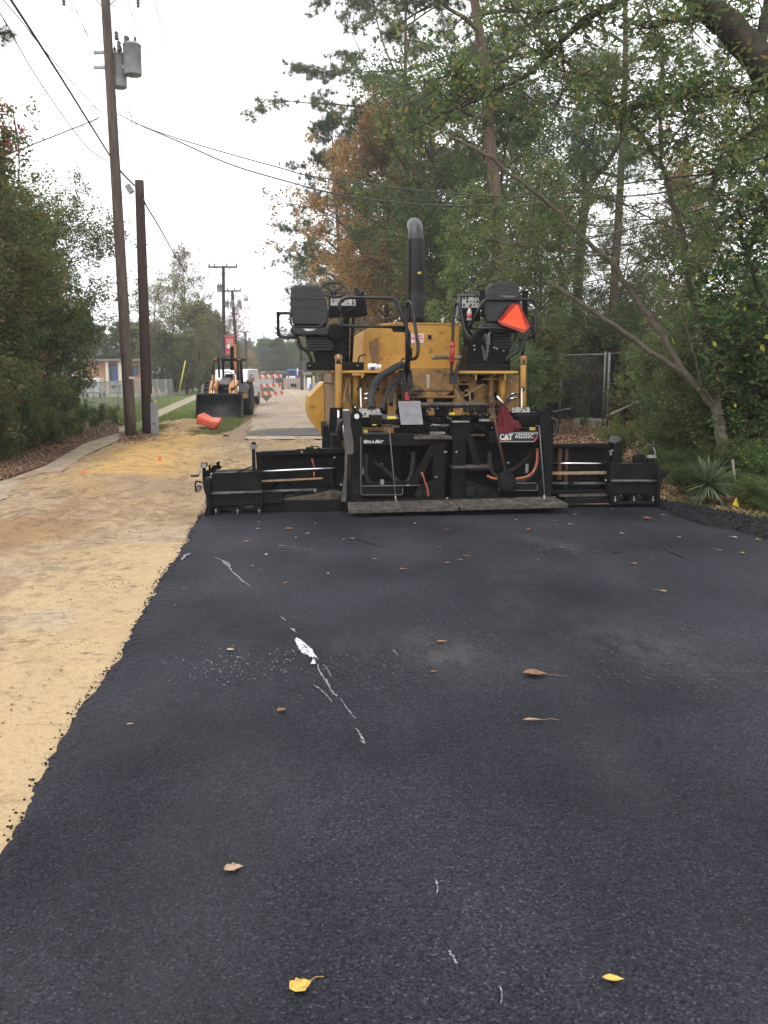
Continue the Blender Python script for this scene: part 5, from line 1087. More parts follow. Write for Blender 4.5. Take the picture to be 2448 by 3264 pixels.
# right
b = MB()
PX(1758, 1416, 1946, 1426, .38, .54, b); PX(1758, 1426, 1946, 1580, .5, .55, b)
PX(1946, 1478, 2100, 1532, .02, .42, b); PX(1942, 1534, 2104, 1576, .03, .4, b)
PX(1758, 1540, 1946, 1548, .2, .3, b); PX(1758, 1562, 1946, 1572, .15, .3, b)
for u0, u1 in ((1948, 1976), (2010, 2036), (2070, 2102)): PX(u0, 1576, u1, 1603, .03, .35, b)
PX(1948, 1600, 2104, 1606, .0, .4, b); PX(1955, 1569, 2066, 1572, .0, .03, b); PX(1800, 1586, 1946, 1604, .1, .5, b)
re_ = b.build('screed_extension', M_blk, A, .006)
b = MB(); PX(1976, 1582, 2010, 1600, .25, .3, b); PX(2036, 1582, 2070, 1600, .25, .3, b); b.build('screed_plate', bpy.data.materials['grey_screed_plate'], re_)
b = MB(); PT([(1758, 1419, .42), (1946, 1422, .42)], .024, b, 10, 0); PT([(1948, 1533, .0), (2098, 1533, .0)], .018, b, 10, 0); PT([(1760, 1541, .15), (1810, 1541, .15)], .018, b, 10, 0); PT([(1828, 1541, .15), (1930, 1541, .15)], .018, b, 10, 0); PT([(1976, 1480, .05), (2056, 1479, .05)], .016, b, 10, 0); b.build('guide_tube', bpy.data.materials['grey_worn_tube'], re_)
b = MB(); PT([(1761, 1477, .1), (1952, 1477, .1)], .013, b, 12, 0); b.build('cylinder_rod', M_chr, re_)
b = MB(); PX(1761, 1504, 1938, 1511, .16, .18, b); b.build('scale_bar', M_tan, re_)
b = MB(); PP([(1948, 1408), (1960, 1392), (1978, 1394), (1984, 1420), (1984, 1478), (1950, 1480), (1955, 1430)], .05, .14, b); po = b.build('post', M_blk, re_, .012)
b = MB(); PP([(1946, 1410), (1956, 1390), (1976, 1393), (1980, 1406), (1966, 1410), (1962, 1416)], .03, .1, b); b.build('post_cap', M_gry if False else mat('dark_cap', (0.06, .06, .062), rough=.45), po, .008)
b = MB(); PP([(2098, 1498), (2136, 1500), (2136, 1507), (2114, 1524), (2106, 1560), (2104, 1608), (2094, 1608)], -.04, .5, b); PX(2098, 1498, 2122, 1522, .0, .4, b); eg = b.build('end_gate', M_blk, re_, .008)
b = MB(); PP([(2024, 1476), (2028, 1458), (2036, 1448), (2056, 1450), (2058, 1476)], .04, .12, b); PX(2066, 1460, 2086, 1480, .04, .12, b); PX(2058, 1474, 2092, 1490, .02, .12, b); cb = b.build('crank_bracket', M_tar, eg, .006)
b = MB(); PX(2068, 1452, 2092, 1460, .02, .1, b); PT([(2090, 1456, .0), (2088, 1440, .0), (2082, 1425, .0)], .008, b, 6, 0); b.build('crank_arm', M_pan, cb)
b = MB(); PT([(2060, 1421, .0), (2106, 1419, .0)], .012, b, 8, 0); PT([(2082, 1405, .1), (2082, 1425, .1)], .012, b, 8, 0); b.build('crank_grip', M_tube, cb)
b = MB()
for u in (1961, 2021, 2082): PT([(u, 1582, .0), (u, 1602, .0)], .005, b, 6, 0); p = P(u, 1594, .0); b.cyl(p - Vector((0, 0, .008)), p + Vector((0, 0, .008)), .014)
for u, v in ((1944, 1440), (1946, 1448), (1950, 1436), (1930, 1530), (1952, 1500), (2070, 1486), (2092, 1486)): p = P(u, v, .05); b.cyl(p, p - Vector((0, .02, 0)), .012, seg=8)
b.build('bolt', M_pan, re_)
b = MB(); PX(1782, 1577, 1942, 1582, .1, .4, b); b.build('dusty_ledge', M_dust, re_, .004)
b = MB(); PX(1780, 1426, 1790, 1530, .44, .48, b); PX(1802, 1430, 1808, 1560, .44, .48, b); b.build('rusty_strut', mat('rust', (0.11, 0.045, 0.02), (0.05, .025, .015), 12, .8), re_)

# ================== things lying on the paver
M_lab = mat('blue_label', (0.06, 0.13, 0.35), rough=.4)
t = empty('plastic_bottle', LO + LX * P(1190, 1172, 1.35).x + LY * 1.35 + Vector((0, 0, P(1190, 1180, 1.35).z + .045)), YAW)
tag(t, 'white plastic bottle with blue label lying on the yellow deck', 'bottle')
b = MB(); b.lathe([(.02, -.08), (.044, -.075), (.047, -.05), (.047, .035), (.030, .06), (.03, .07)], (0, 0, 0), 'X', 20); bo = b.build('bottle_body', M_wht, t); b = MB(); b.lathe([(.032, .07), (.034, .075), (.034, .105), (.03, .11)], (0, 0, 0), 'X', 16); b.build('cap', M_wht, t)
b = MB(); b.lathe([(.0478, -.045), (.0478, .02)], (0, 0, 0), 'X', 20); b.f = [f for f in b.f if len(f) == 4 and max(f) % 20 > 10]; b.sm = [True] * len(b.f); b.build('bottle_label', M_lab, t)
p = P(1496, 1022, 1.62); t = empty('soda_bottle', LO + LX * p.x + LY * p.y + Vector((0, 0, p.z)), YAW); tag(t, 'small soda bottle with red cap and red label beside the right seat console', 'bottle')
M_clr = mat('clear_plastic', (0.50, 0.50, 0.50), rough=.15, spec=.6)
b = MB(); b.lathe([(.03, 0), (.036, .01), (.036, .10), (.034, .12), (.018, .165), (.014, .18)], (0, 0, 0), 'Z', 18); b.build('bottle_body', M_clr, t)
b = MB(); b.lathe([(.0165, .178), (.0165, .205), (.015, .208)], (0, 0, 0), 'Z', 14); b.build('cap', M_redp, t)
b = MB(); b.lathe([(.0375, .035), (.0375, .095)], (0, 0, 0), 'Z', 18); b.build('bottle_label', mat('red_label', (0.6, .08, .05), rough=.4), t)
p = P(1494, 1022, 1.62); b = MB(); b.box(p.x - .06, p.x + .06, 1.56, 1.7, p.z - .02, p.z - .001); b.build('bottle_shelf', M_blk, A)
# red rag
def rag():
    prof = [(1605, 1287, 3), (1604, 1300, 11), (1606, 1318, 15), (1610, 1335, 20), (1618, 1350, 30), (1622, 1364, 34), (1616, 1376, 30)]
    V = []; n = 40; rg = random.Random(2); m_ = len(prof) * 5
    for i in range(m_):
        t = i / (m_ - 1) * (len(prof) - 1); k = min(int(t), len(prof) - 2); f = t - k
        cu, cv, w = [prof[k][j] * (1 - f) + prof[k + 1][j] * f for j in range(3)]; c = P(cu, cv, .02 + .05 * (i / m_)); ww = w / 250
        for j in range(n):
            a_ = j / n * 2 * math.pi; fold = 1 + .22 * math.sin(a_ * 7 + i * .11) + .14 * math.sin(a_ * 12 + 1.3 - i * .2) + .05 * rg.uniform(-1, 1); rx = ww * fold
            V.append((c.x + math.cos(a_) * rx, c.y + math.sin(a_) * rx * .6, c.z + .012 * math.sin(a_ * 5 + i)))
    F_ = [(i * n + j, i * n + (j + 1) % n, (i + 1) * n + (j + 1) % n, (i + 1) * n + j) for i in range(m_ - 1) for j in range(n)]
    b = MB(); b.add(V, F_, True); k = len(b.v); tail = [(1590, 1355), (1584, 1374), (1590, 1384), (1604, 1382), (1626, 1380), (1640, 1370)]
    q = [P(u, v, -.03) for u, v in tail]; b.add(q + [p_ + Vector((0, .05, .03)) for p_ in q], [(i, i + 1, i + 7, i + 6) for i in range(5)] + [tuple(range(5, -1, -1))], False)
    o = b.build('rag', mat('red_cloth', (0.15, 0.010, 0.015), (0.07, .008, .011), 18, .9, bump=.6, bscale=40, bdist=.03)); o.location = LO; o.rotation_euler = (0, 0, YAW); return o
tag(rag(), 'dark red rag draped over the screed controls above the model plate', 'rag')
t = empty('shovel', LO, YAW); tag(t, 'shovel with brown wooden handle leaning against the rear of the paver', 'shovel')
b = MB(); PT([(1571, 1300, .0), (1584, 1380, -.04), (1611, 1502, -.1)], .017, b, 8, 0); b.build('handle', M_wood, t)
b = MB(); PX(1560, 1262, 1576, 1272, -.01, .02, b); PT([(1563, 1270, .0), (1561, 1290, .0), (1569, 1302, .0)], .014, b, 8, .02); PT([(1574, 1270, .0), (1576, 1290, .0), (1571, 1302, .0)], .014, b, 8, .02); b.build('grip', M_wood, t, .003)
bl = []
for i in range(9):
    v = 1496 + i * 9; w = [.02, .05, .10, .115, .12, .12, .115, .10, .07][i]; c = P(1613 + i * .6, v, -.10 - .004 * i)
    for j in range(7): f = (j - 3) / 3; bl.append((c.x + f * w, c.y - .03 * (1 - f * f) + .02, c.z))
b = MB(); b.add(bl, [(i * 7 + j, i * 7 + j + 1, (i + 1) * 7 + j + 1, (i + 1) * 7 + j) for i in range(8) for j in range(6)], True); o = b.build('blade', M_tar, t); sm_ = o.modifiers.new('thickness', 'SOLIDIFY'); sm_.thickness = .004
b = MB(); PT([(1584, 1262, .0), (1608, 1292, -.02)], .015, b, 10, 0); t = b.build('steel_bar', M_chr); t.location = LO; t.rotation_euler = (0, 0, YAW); tag(t, 'short shiny steel bar sticking up behind the red rag', 'steel bar')

# ================================================================== POLES AND WIRES
M_pole = mat('pole_wood', (0.115, 0.085, 0.065), (0.065, 0.045, 0.036), 2.5, 0.9, bump=0.8, bscale=14, stretch=(9, 9, .6), c3=(0.16, 0.125, 0.10), scale3=1.2)
M_pole2 = mat('creosote_wood', (0.065, 0.036, 0.028), (0.035, 0.02, 0.017), 2.5, 0.85, bump=0.8, bscale=14, stretch=(9, 9, .6))
M_can = mat('transformer_grey', (0.34, 0.36, 0.37), (0.25, 0.265, 0.27), 3, 0.45)
M_ins = mat('insulator', (0.06, 0.05, 0.05), rough=.3)
M_wire = mat('wire', (0.035, 0.035, 0.038), rough=.6)
M_galv = mat('galvanised_steel', (0.36, 0.37, 0.37), (0.26, 0.27, 0.27), 12, 0.5, metal=0.4)
def pole_tube(base, top, r0, r1, name, m, parent=None):
    b = MB(); n = 14; q = []; rr_ = []
    for i in range(n + 1): t = i / n; q.append(Vector(base).lerp(Vector(top), t)); rr_.append(r0 + (r1 - r0) * t)
    b.tube(q, rr_, 24); return b.build(name, m, parent)
def can(c, r, h, parent, m=M_can):
    b = MB(); b.lathe([(r * .96, -h / 2), (r, -h / 2 + .02), (r, h / 2 - .06), (r * 1.05, h / 2 - .055), (r * 1.05, h / 2 - .03), (r * .8, h / 2 + .02), (r * .2, h / 2 + .04)], c, 'Z', 24); o = b.build('transformer', m, parent)
    b = MB()
    for dx in (-.1, .1):
        x_, y_, z_ = c[0] + dx * r * 4, c[1], c[2] + h / 2
        b.lathe([(.03, 0), (.045, .03), (.03, .05), (.045, .08), (.03, .10), (.045, .13), (.02, .17), (.012, .2)], (x_, y_, z_), 'Z', 10)
    b.build('bushing', M_ins, o); return o
Bp = G(418, 1389); Bp.z = GZ - .1; tp0 = W(336, 0, Bp.y - .6); dirp = (tp0 - Bp).normalized(); Tp = Bp + dirp * 12.2
up = empty('utility_pole', Bp); tag(up, 'tall wooden utility pole with two grey transformers, nearest pole at left', 'utility pole')
def loc_(o, base): o.location = -Vector(base); return o
b0 = pole_tube((0, 0, 0), Tp - Bp, .165, .115, 'pole_shaft', M_pole, up)
K = lambda u, v, dy=0: W(u, v, Bp.y - .45 + dy) - Bp
b = MB(); a, c = K(190, -42, -.12), K(452, -42, -.12); b.hexa([a, c, c + Vector((0, 0, .11)), a + Vector((0, 0, .11))], (0, .1, 0)); b.build('crossarm', M_pole, up)
b = MB(); b.tube([K(298, -8, -.1), K(334, 28, -.1)], .016, 6); b.tube([K(374, -8, -.1), K(338, 28, -.1)], .016, 6); b.build('brace', M_galv, up)
for u in (203, 440):
    p = K(u, 2 if u < 300 else 8, -.1); b = MB(); b.lathe([(.03, -.12), (.05, -.1), (.03, -.06), (.055, -.02), (.03, .02), (.055, .06), (.03, .1), (.02, .3)], p, 'Z', 12); b.build('insulator', M_ins, up)
can(K(422, 190, .1), .235, .80, up); can(K(378, 226, .2), .205, .86, up)
b = MB()
for v in (167, 215): a, c = K(299, v, .0), K(336, v, .0); b.box(a.x, c.x, a.y - .04, a.y + .04, a.z - .035, a.z + .035)
b.tube([K(300, 172, 0), K(302, 212, 0)], .008, 6); a, c = K(345, 213, .05), K(400, 213, .05); b.box(a.x, c.x, a.y, a.y + .06, a.z - .04, a.z + .04); b.build('mounting_bracket', M_galv, up)
for (u, v0, v1) in ((372, 98, 128), (380, 128, 165), (402, 112, 138)):
    p, q = K(u, v1, -.05), K(u - 2, v0, -.05); b = MB(); hh = (q.z - p.z)
    b.lathe([(.03, 0), (.07, hh * .15), (.035, hh * .3), (.07, hh * .45), (.035, hh * .6), (.065, hh * .75), (.03, hh * .9), (.015, hh)], p, 'Z', 10); b.build('arrester', M_ins, up)
b = MB(); p = K(341, 455); 
for v in (455,): pass
b.box(-.02, .06, -.18, -.165, 4.6, 4.7)
ctrl = MB()
for pts in ([(368, 92), (352, 68), (322, 62), (280, 58), (250, 42), (205, 12)], [(374, 98), (392, 72), (420, 48), (440, 30)], [(378, 96), (392, 90), (400, 105)], [(402, 236), (412, 280), (406, 330), (420, 385)], [(414, 240), (422, 300), (420, 350), (418, 388)], [(366, 288), (370, 310), (392, 350), (410, 382)], [(330, 420), (328, 400), (342, 392)], [(372, 420), (400, 412), (412, 398), (420, 390)], [(372, 380), (400, 384), (420, 390), (450, 400)], [(455, 168), (468, 178), (462, 192), (448, 190)], [(342, 408), (300, 400), (258, 402)], [(344, 386), (312, 380), (285, 392)], [(384, 575), (386, 620), (400, 640), (420, 658)], [(384, 617), (408, 606)], [(294, 348), (289, 340), (298, 338), (318, 356)]):
    ctrl.tube(smooth_path([K(u, v, -.2) for u, v in pts], 5), .007, 5)
ctrl.build('jumper_wire', M_wire, up)
p = W(436, 0, Bp.y)  # tag
b = MB(); q = W(419, 1204, Bp.y - .35) - Bp; b.box(q.x - .07, q.x + .08, q.y, q.y + .02, q.z - .03, q.z + .03); b.build('pole_tag', M_wht, up)
B2 = G(472, 1382); B2.z = GZ - .1; T2 = W(444, 575, B2.y - .2)
p2 = empty('utility_pole', B2); tag(p2, 'shorter dark brown bare pole standing just right of the tall transformer pole', 'utility pole')
pole_tube((0, 0, 0), T2 - B2, .17, .125, 'pole_shaft', M_pole2, p2)
b = MB()
for v, dx in ((1120, -.18), (560, .1), (850, .15), (780, .13), (1010, .16)): q = W(455, v, B2.y - .1) - B2; b.cyl((q.x + dx, q.y, q.z), (q.x + dx, q.y - .04, q.z), .02, seg=8)
b.build('bolt', M_galv, p2)
def cyl_ped():
    t = empty('cable_pedestal', G(494, 1386)); b = MB(); h = .82 * 1.15; b.prism([(-.10, -.08, 0), (.11, -.08, 0), (.095, -.08, h), (-.085, -.08, h)], (0, .18, 0)); o = b.build('housing', M_can, t, .012)
    b = MB(); b.tube([(-.05, 0, h), (-.05, 0, h + .26)], .03, 12); b.build('pipe', M_can, t); b = MB(); b.blob((.05, -.02, h + .04), .05, random.Random(1), jit=.1); b.build('yellow_cap', M_sty, t)
    b = MB(); b.box(-.02, .02, -.084, -.079, .3, .36); b.build('lock', M_blk, t)
    tag(t, 'narrow grey cable pedestal at the foot of the dark pole', 'pedestal')
cyl_ped()
def wire(pts, r, label, sm=True, name='overhead_wire'):
    q = [W(*p) for p in pts]; q = smooth_path(q, 8) if sm else q; b = MB(); b.tube(q, r, 6); o = b.build(name, M_wire); tag(o, label, 'wire'); return o
y1 = Bp.y - .35
wire([(-60, -130, 12), (35, 0, 15), (190, 240, 19), (347, 491, y1 - .1), (384, 545, y1), (428, 591, B2.y - .2)], .024, 'thickest black cable running from the upper left corner down to the short dark pole')
wire([(458, 628, B2.y - .2), (466, 655, 26), (510, 728, 31), (561, 820, 42), (605, 892, 52), (646, 958, 66), (700, 1000, 84)], .022, 'cable dropping from the short dark pole to the far poles')
wire([(-60, -50, 14), (0, 41, 16), (110, 235, 19.5), (228, 407, 22), (290, 480, 23), (347, 515, y1)], .011, 'thin lower wire sagging from the left edge to the tall pole')
wire([(11, 0, 15), (70, 70, 16.5), (125, 140, 18), (228, 260, 21), (325, 363, y1)], .009, 'thin twisted wire reaching the tall pole beside its loops')
wire([(212, -10, y1), (270, 110, 27), (330, 222, 32)], .008, 'wire from the left insulator passing behind the tall pole')
wire([(224, -10, y1), (278, 110, 27), (326, 200, 32), (600, 700, 60), (665, 850, 75)], .010, 'left high-voltage line to the far crossarm')
wire([(398, -15, y1), (436, 90, 28), (472, 190, 34), (512, 290, 42), (555, 420, 50), (650, 700, 68), (712, 850, 75)], .010, 'middle high-voltage line leading to the far poles')
wire([(485, -15, y1), (540, 160, 30), (578, 300, 38), (597, 372, 42), (650, 560, 58), (757, 850, 75)], .010, 'right high-voltage line leading to the far poles')
wire([(374, 363, y1), (450, 399, y1 - .5), (559, 439, 22), (740, 493, 20.5), (900, 537, 19.5), (996, 562, 19), (1295, 603, 17.5), (1575, 625, 16.5), (1880, 627, 15.5), (2130, 610, 14.5), (2448, 497, 13), (2700, 400, 12)], .013, 'upper twisted service cable crossing the road to the right woods')
wire([(450, 401, y1 - .5), (560, 447, 22), (727, 521, 21), (900, 574, 20), (1093, 622, 19), (1334, 651, 18), (1600, 652, 17), (1900, 600, 15.5), (2200, 560, 14), (2600, 540, 12)], .015, 'lower twisted service cable crossing the road to the right woods')
wire([(1500, 850, 30), (1744, 826, 26), (2034, 772, 21), (2250, 708, 18), (2448, 651, 16), (2700, 570, 14)], .02, 'dark cable low through the right trees')
wire([(1500, 842, 30), (1840, 770, 24), (2140, 695, 19), (2448, 588, 16), (2700, 490, 14)], .017, 'second cable through the right trees just above the lowest one')
wire([(-30, 520, 20), (0, 502, 20.5), (103, 461, 21.5), (228, 412, 22.8), (296, 384, y1), (318, 372, y1)], .014, 'twisted service cable leaving the tall pole to the left')
wire([(785, 1015, 138), (850, 1020, 110), (881, 1026, 100), (1200, 1030, 60)], .03, 'faint wire crossing the gap in the trees at far distance')
t = MB(); c = W(413, 602, B2.y - .3); t.obox(c, (.16, .12, .26), (0, R(-32), 0)); o = t.build('splice_box', M_can, None, .015); tag(o, 'small grey splice box hanging on the cable beside the dark pole', 'splice box')

def far_pole(ub, ut, vt, Y, r, arm, cans, label, vb=None, lamp=None, banner=False):
    base = W(ub, 1200, Y); base.z = GZ; top = W(ut, vt, Y); t = empty('utility_pole', base); tag(t, label, 'utility pole')
    pole_tube((0, 0, 0), top - base, r, r * .75, 'pole_shaft', M_pole2, t); b = MB()
    if arm:
        a, c = W(arm[0], arm[2], Y) - base, W(arm[1], arm[2], Y) - base; b.box(a.x, c.x, a.y - .2, a.y - .06, a.z - .07, a.z + .07); m_ = (a + c) / 2
        ca = b.build('crossarm', M_pole, t); b = MB()
        for f in (.03, .22, .64, .97): x_ = a.x + (c.x - a.x) * f; b.lathe([(.05, 0), (.07, .1), (.03, .25)], (x_, a.y - .13, a.z + .07), 'Z', 8)
        b.tube([(a.x + (m_.x - a.x) * .45, a.y - .1, a.z), (m_.x, a.y - .1, a.z - .7)], .03, 5); b.tube([(c.x - (c.x - m_.x) * .45, a.y - .1, a.z), (m_.x, a.y - .1, a.z - .7)], .03, 5)
        b.build('insulator', M_ins, ca)
    for (u0, v0, u1, v1) in cans:
        a, c = W(u0, v1, Y) - base, W(u1, v0, Y) - base; can(((a.x + c.x) / 2, a.y - .2, (a.z + c.z) / 2), (c.x - a.x) / 2, c.z - a.z, t)
    if lamp:
        q = [W(u, v, Y) - base for u, v in lamp]; b = MB(); b.tube(smooth_path(q, 4), .04, 6); b.build('lamp_arm', M_galv, t); p = q[-1]
        b = MB(); b.lathe([(.1, .3), (.16, .1), (.26, -.05), (.26, -.2), (.15, -.4)], p, 'Z', 12); b.build('lamp_head', mat('lamp_grey', (.5, .5, .5), rough=.4), t)
    return t, base
pa, ba = far_pole(712, 712, 847, 75, .17, (665, 757, 852), [(693, 908, 710, 931)], 'first far pole with a wide crossarm, single transformer and red banner')
far_pole(762, 740, 925, 86, .18, (715, 768, 928), [(719, 961, 731, 980), (735, 960, 747, 980), (758, 959, 771, 979)], 'leaning far pole with three transformers and a street lamp arm', lamp=[(724, 956), (742, 950), (765, 944), (782, 941), (784, 946)])
far_pole(787, 782, 1057, 140, .22, (768, 801, 1058), [(767, 1077, 775, 1089), (792, 1077, 800, 1089)], 'third pole, small in the road gap, with two transformers')
far_pole(795, 798, 1112, 180, .2, None, [], 'tiny bare pole beside the third pole in the road gap')
far_pole(929, 930, 1142, 200, .28, None, [], 'pale far pole above the blue truck')
far_pole(962, 957, 1085, 115, .2, None, [], 'pale far pole just left of the paver seat module')
# banner on the first far pole
q0, q1 = W(718, 1130, 74.7) - ba, W(746, 1072, 74.7) - ba
b = MB(); b.box(q0.x, q1.x, q0.y, q0.y + .05, q0.z, q1.z); bn = b.build('banner', mat('banner_red', (0.55, 0.02, 0.035), (0.45, .02, .03), 2, .6), pa)
b = MB(); w_ = q1.x - q0.x; h_ = q1.z - q0.z
for i in range(5): x_ = q0.x + w_ * (.2 + i * .15); b.box(x_ - .012, x_ + .02, q0.y - .01, q0.y - .004, q1.z - h_ * (.42 - .02 * abs(i - 2)), q1.z - h_ * .13)
for k in range(8): a_ = k * math.pi / 4; c_ = Vector((q0.x + w_ * .42, q0.y - .008, q0.z + h_ * .45)); d_ = Vector((math.cos(a_), 0, math.sin(a_))); n_ = Vector((-d_.z, 0, d_.x)); b.add([c_, c_ + d_ * .14 + n_ * .06, c_ + d_ * .26, c_ + d_ * .14 - n_ * .06], [(0, 1, 2, 3)])
b.tube([(q0.x + w_ * .15, q0.y - .01, q0.z + .22), (q0.x + w_ * .3, q0.y - .01, q0.z + .12), (q0.x + w_ * .4, q0.y - .01, q0.z + .24), (q0.x + w_ * .5, q0.y - .01, q0.z + .1), (q0.x + w_ * .62, q0.y - .01, q0.z + .22)], .022, 4)
b.build('banner_figure', M_wht, bn)
b = MB(); b.box(q0.x - .1, q1.x, q0.y + .06, q0.y + .1, q1.z, q1.z + .05); b.box(q0.x - .1, q1.x, q0.y + .06, q0.y + .1, q0.z - .05, q0.z); b.build('banner_rod', M_galv, pa)
b = MB(); a, c = W(591, 1150, 80), W(566, 1198, 80); c.z = 0; b.tube([a, c], .06, 8); o = b.build('guy_guard', M_sty); tag(o, 'slanting yellow guy wire guard beyond the chain-link fence', 'guy guard')

# ================================================================== FENCES
def chain_link(b, p, q, h, cell, w, z0=0.0):
    p, q = Vector(p), Vector(q); Lh = (q - p).length; d = (q - p) / Lh; n = int((Lh + h) / cell)
    nn_ = Vector((-d.y, d.x, 0))
    for k in range(n):
        for sg in (0, 1):
            s_a = k * cell - h
            a0, a1 = max(0, s_a), min(Lh, s_a + h)
            if a1 <= a0: continue
            za, zb = a0 - s_a, a1 - s_a
            if sg: za, zb = h - za, h - zb
            A_, B_ = p + d * a0 + Vector((0, 0, z0 + za)), p + d * a1 + Vector((0, 0, z0 + zb)); e = (B_ - A_).normalized().cross(nn_) * w
            b.add([A_ - e, B_ - e, B_ + e, A_ + e], [(0, 1, 2, 3)])
def fence(pts, h, cell, w, label, pr=.03, spacing=3.0, m=M_galv, toprail=True):
    t = empty('chain_link_fence', pts[0]); tag(t, label, 'fence'); o0 = Vector(pts[0]); bm_ = MB(); br = MB()
    for p, q in zip(pts[:-1], pts[1:]):
        p, q = Vector(p) - o0, Vector(q) - o0; chain_link(bm_, p, q, h, cell, w); br.tube([p + Vector((0, 0, h)), q + Vector((0, 0, h))], pr * .75, 6)
        n = max(1, round((q - p).length / spacing))
        for i in range(n): a = p.lerp(q, i / n); b = MB(); b.tube([a, a + Vector((0, 0, h + .06))], pr, 8); b.build('fence_post', m, t)
    a = Vector(pts[-1]) - o0; b = MB(); b.tube([a, a + Vector((0, 0, h + .06))], pr, 8); b.build('fence_post', m, t)
    bm_.build('fence_mesh', m, t); br.build('top_rail', m, t)
fp = [G(235, 1348, -.05), G(300, 1330, -.05), G(378, 1308, -.05), G(470, 1280, -.05), G(530, 1266, -.05), G(588, 1252, -.05)]
fence(fp, 1.5, .11, .013, 'long chain-link fence from the left hedge past the two poles to the lawn corner', .035, 5.5)
fence([G(588, 1252, -.05), G(560, 1247, -.05)], 1.5, .14, .01, 'short return of the chain-link fence at its far corner', .04, 3)
a, c = G(640, 1243, -.05), G(668, 1243, -.05); fence([a, c], 1.6, .12, .016, 'grey chain-link gate panel left of the backhoe', .05, 2)
fr1 = [W(1783, 1347, 32.5), W(1935, 1341, 31), W(2029, 1340, 30.5), W(2121, 1340, 30)]
for p in fr1: p.z = GZ
fence([fr1[0], fr1[1]], 2.5, .11, .0020, 'tall chain-link gate panel under the trees right of the paver', .045, 4, mat('dull_galvanised', (0.20, 0.21, 0.20), (0.13, .135, .13), 8, .6))
t = empty('pipe_frame', fr1[1]); tag(t, 'bare pipe frame without mesh continuing right of the chain-link gate', 'fence'); o0 = fr1[1]; md = bpy.data.materials['dull_galvanised']
for p in [Vector((-.12, .1, 0)), fr1[2] - o0, fr1[2] - o0 + Vector((.12, 0, 0)), fr1[3] - o0]: b = MB(); b.tube([p, p + Vector((0, 0, 2.6))], .035, 8); b.build('fence_post', md, t)
b = MB(); b.tube([Vector((0, 0, 2.52)), fr1[2] - o0 + Vector((0, 0, 2.56)), fr1[3] - o0 + Vector((0, 0, 2.58))], .022, 8); b.tube([Vector((0, 0, 1.5)), fr1[2] - o0 + Vector((0, 0, 1.5))], .015, 8); b.build('rail', md, t)
b = MB(); a, c = W(1933, 1327, 26), W(2135, 1236, 24.5); b.tube([a, c], .038, 8); o = b.build('white_pipe', mat('weathered_white_pipe', (0.55, 0.55, 0.5), (0.22, .21, .17), 3, .6, lo=.45, hi=.6)); tag(o, 'weathered white pipe propped diagonally under the right trees', 'pipe')
b = MB(); q = [W(1826, 1342, 33), W(1932, 1342, 32), W(1932, 1328, 34), W(1840, 1328, 35)]; q = [Vector((p.x, p.y, GZ)) for p in q]; b.prism(q, (0, 0, .16)); o = b.build('concrete_slab', mat('slab_concrete', (0.26, 0.245, 0.22), (0.14, .13, .11), 5, .9)); tag(o, 'low grey concrete slab beside the chain-link gate', 'concrete slab')

# ================================================================== SCHOOL-LIKE BUILDING behind the left fence
M_brick = mat('tan_brick', (0.46, 0.27, 0.16), (0.36, 0.20, 0.12), 6, .9); M_blue = mat('blue_paint', (0.03, 0.13, 0.36), (0.05, .18, .42), 3, .4); M_trim = mat('pale_trim', (0.62, 0.55, 0.46), rough=.7)
Yb = 92.0; bb0 = W(337, 1240, Yb); bb0.z = 0; bld = empty('brick_building', bb0); tag(bld, 'low tan brick building with blue windows behind the left fence', 'building')
def bx_at(b, u0, v0, u1, v1, y0, y1, floor=False):
    a, c = W(u0, v1, Yb + y0) - bb0, W(u1, v0, Yb + y0) - bb0; z0 = -.1 if floor else a.z; return b.box(a.x, c.x, Yb + y0 - bb0.y, Yb + y1 - bb0.y, z0, c.z)
b = MB(); bx_at(b, 240, 1150, 529, 1240, 0, 12, True); b.build('wall', M_brick, bld)
b = MB(); bx_at(b, 234, 1144, 535, 1151, -.8, 12.5); b.build('roof', mat('roof_fascia', (0.2, .17, .15), rough=.8), bld)
for (u0, v0, u1, v1) in ((347, 1164, 378, 1214), (420, 1168, 438, 1196), (492, 1166, 502, 1198), (516, 1168, 525, 1198), (388, 1166, 408, 1200)):
    b = MB(); bx_at(b, u0, v0, u1, v1, -.12, .02); wdw = b.build('window', M_blue, bld); b = MB(); n = 4 if u1 - u0 > 15 else 2
    for i in range(n + 1): uu = u0 + (u1 - u0) * i / n; bx_at(b, uu - .8, v0 - 1, uu + .8, v1, -.18, -.13)
    b.build('frame', mat('dark_blue_frame', (.02, .07, .2), rough=.5), wdw)
    b = MB()
    for i in range(n): uu = u0 + (u1 - u0) * (i + .5) / n; bx_at(b, uu - .9, v0 + 3, uu + 1.2, v1 - 6, -.15, -.125)
    b.build('pane', mat('window_glass', (.10, .13, .18), rough=.1), wdw)
for (u0, u1) in ((339, 344), (379, 386), (503, 508), (526, 530), (484, 489)): b = MB(); bx_at(b, u0, 1152, u1, 1240, -.5, -.1, True); b.build('column', M_trim, bld)
for (u, v, w_) in ((362, 1215, 10), (376, 1218, 9)):
    p = W(u, v, Yb - 3); p.z = 0; t = empty('air_conditioner', p); tag(t, ('larger' if w_ == 10 else 'smaller') + ' pale air conditioning unit in front of the brick building', 'air conditioner'); b = MB(); b.box(-.3 if w_ == 10 else -.22, .3 if w_ == 10 else .22, -.2, .2, .0, 1.15 if w_ == 10 else .95); b.build('casing', M_can, t, .03)
    b = MB(); b.lathe([(.2, 0), (.2, .01)], (0, -.21, .7), 'Y', 16); b.build('fan_grille', M_blk, t)
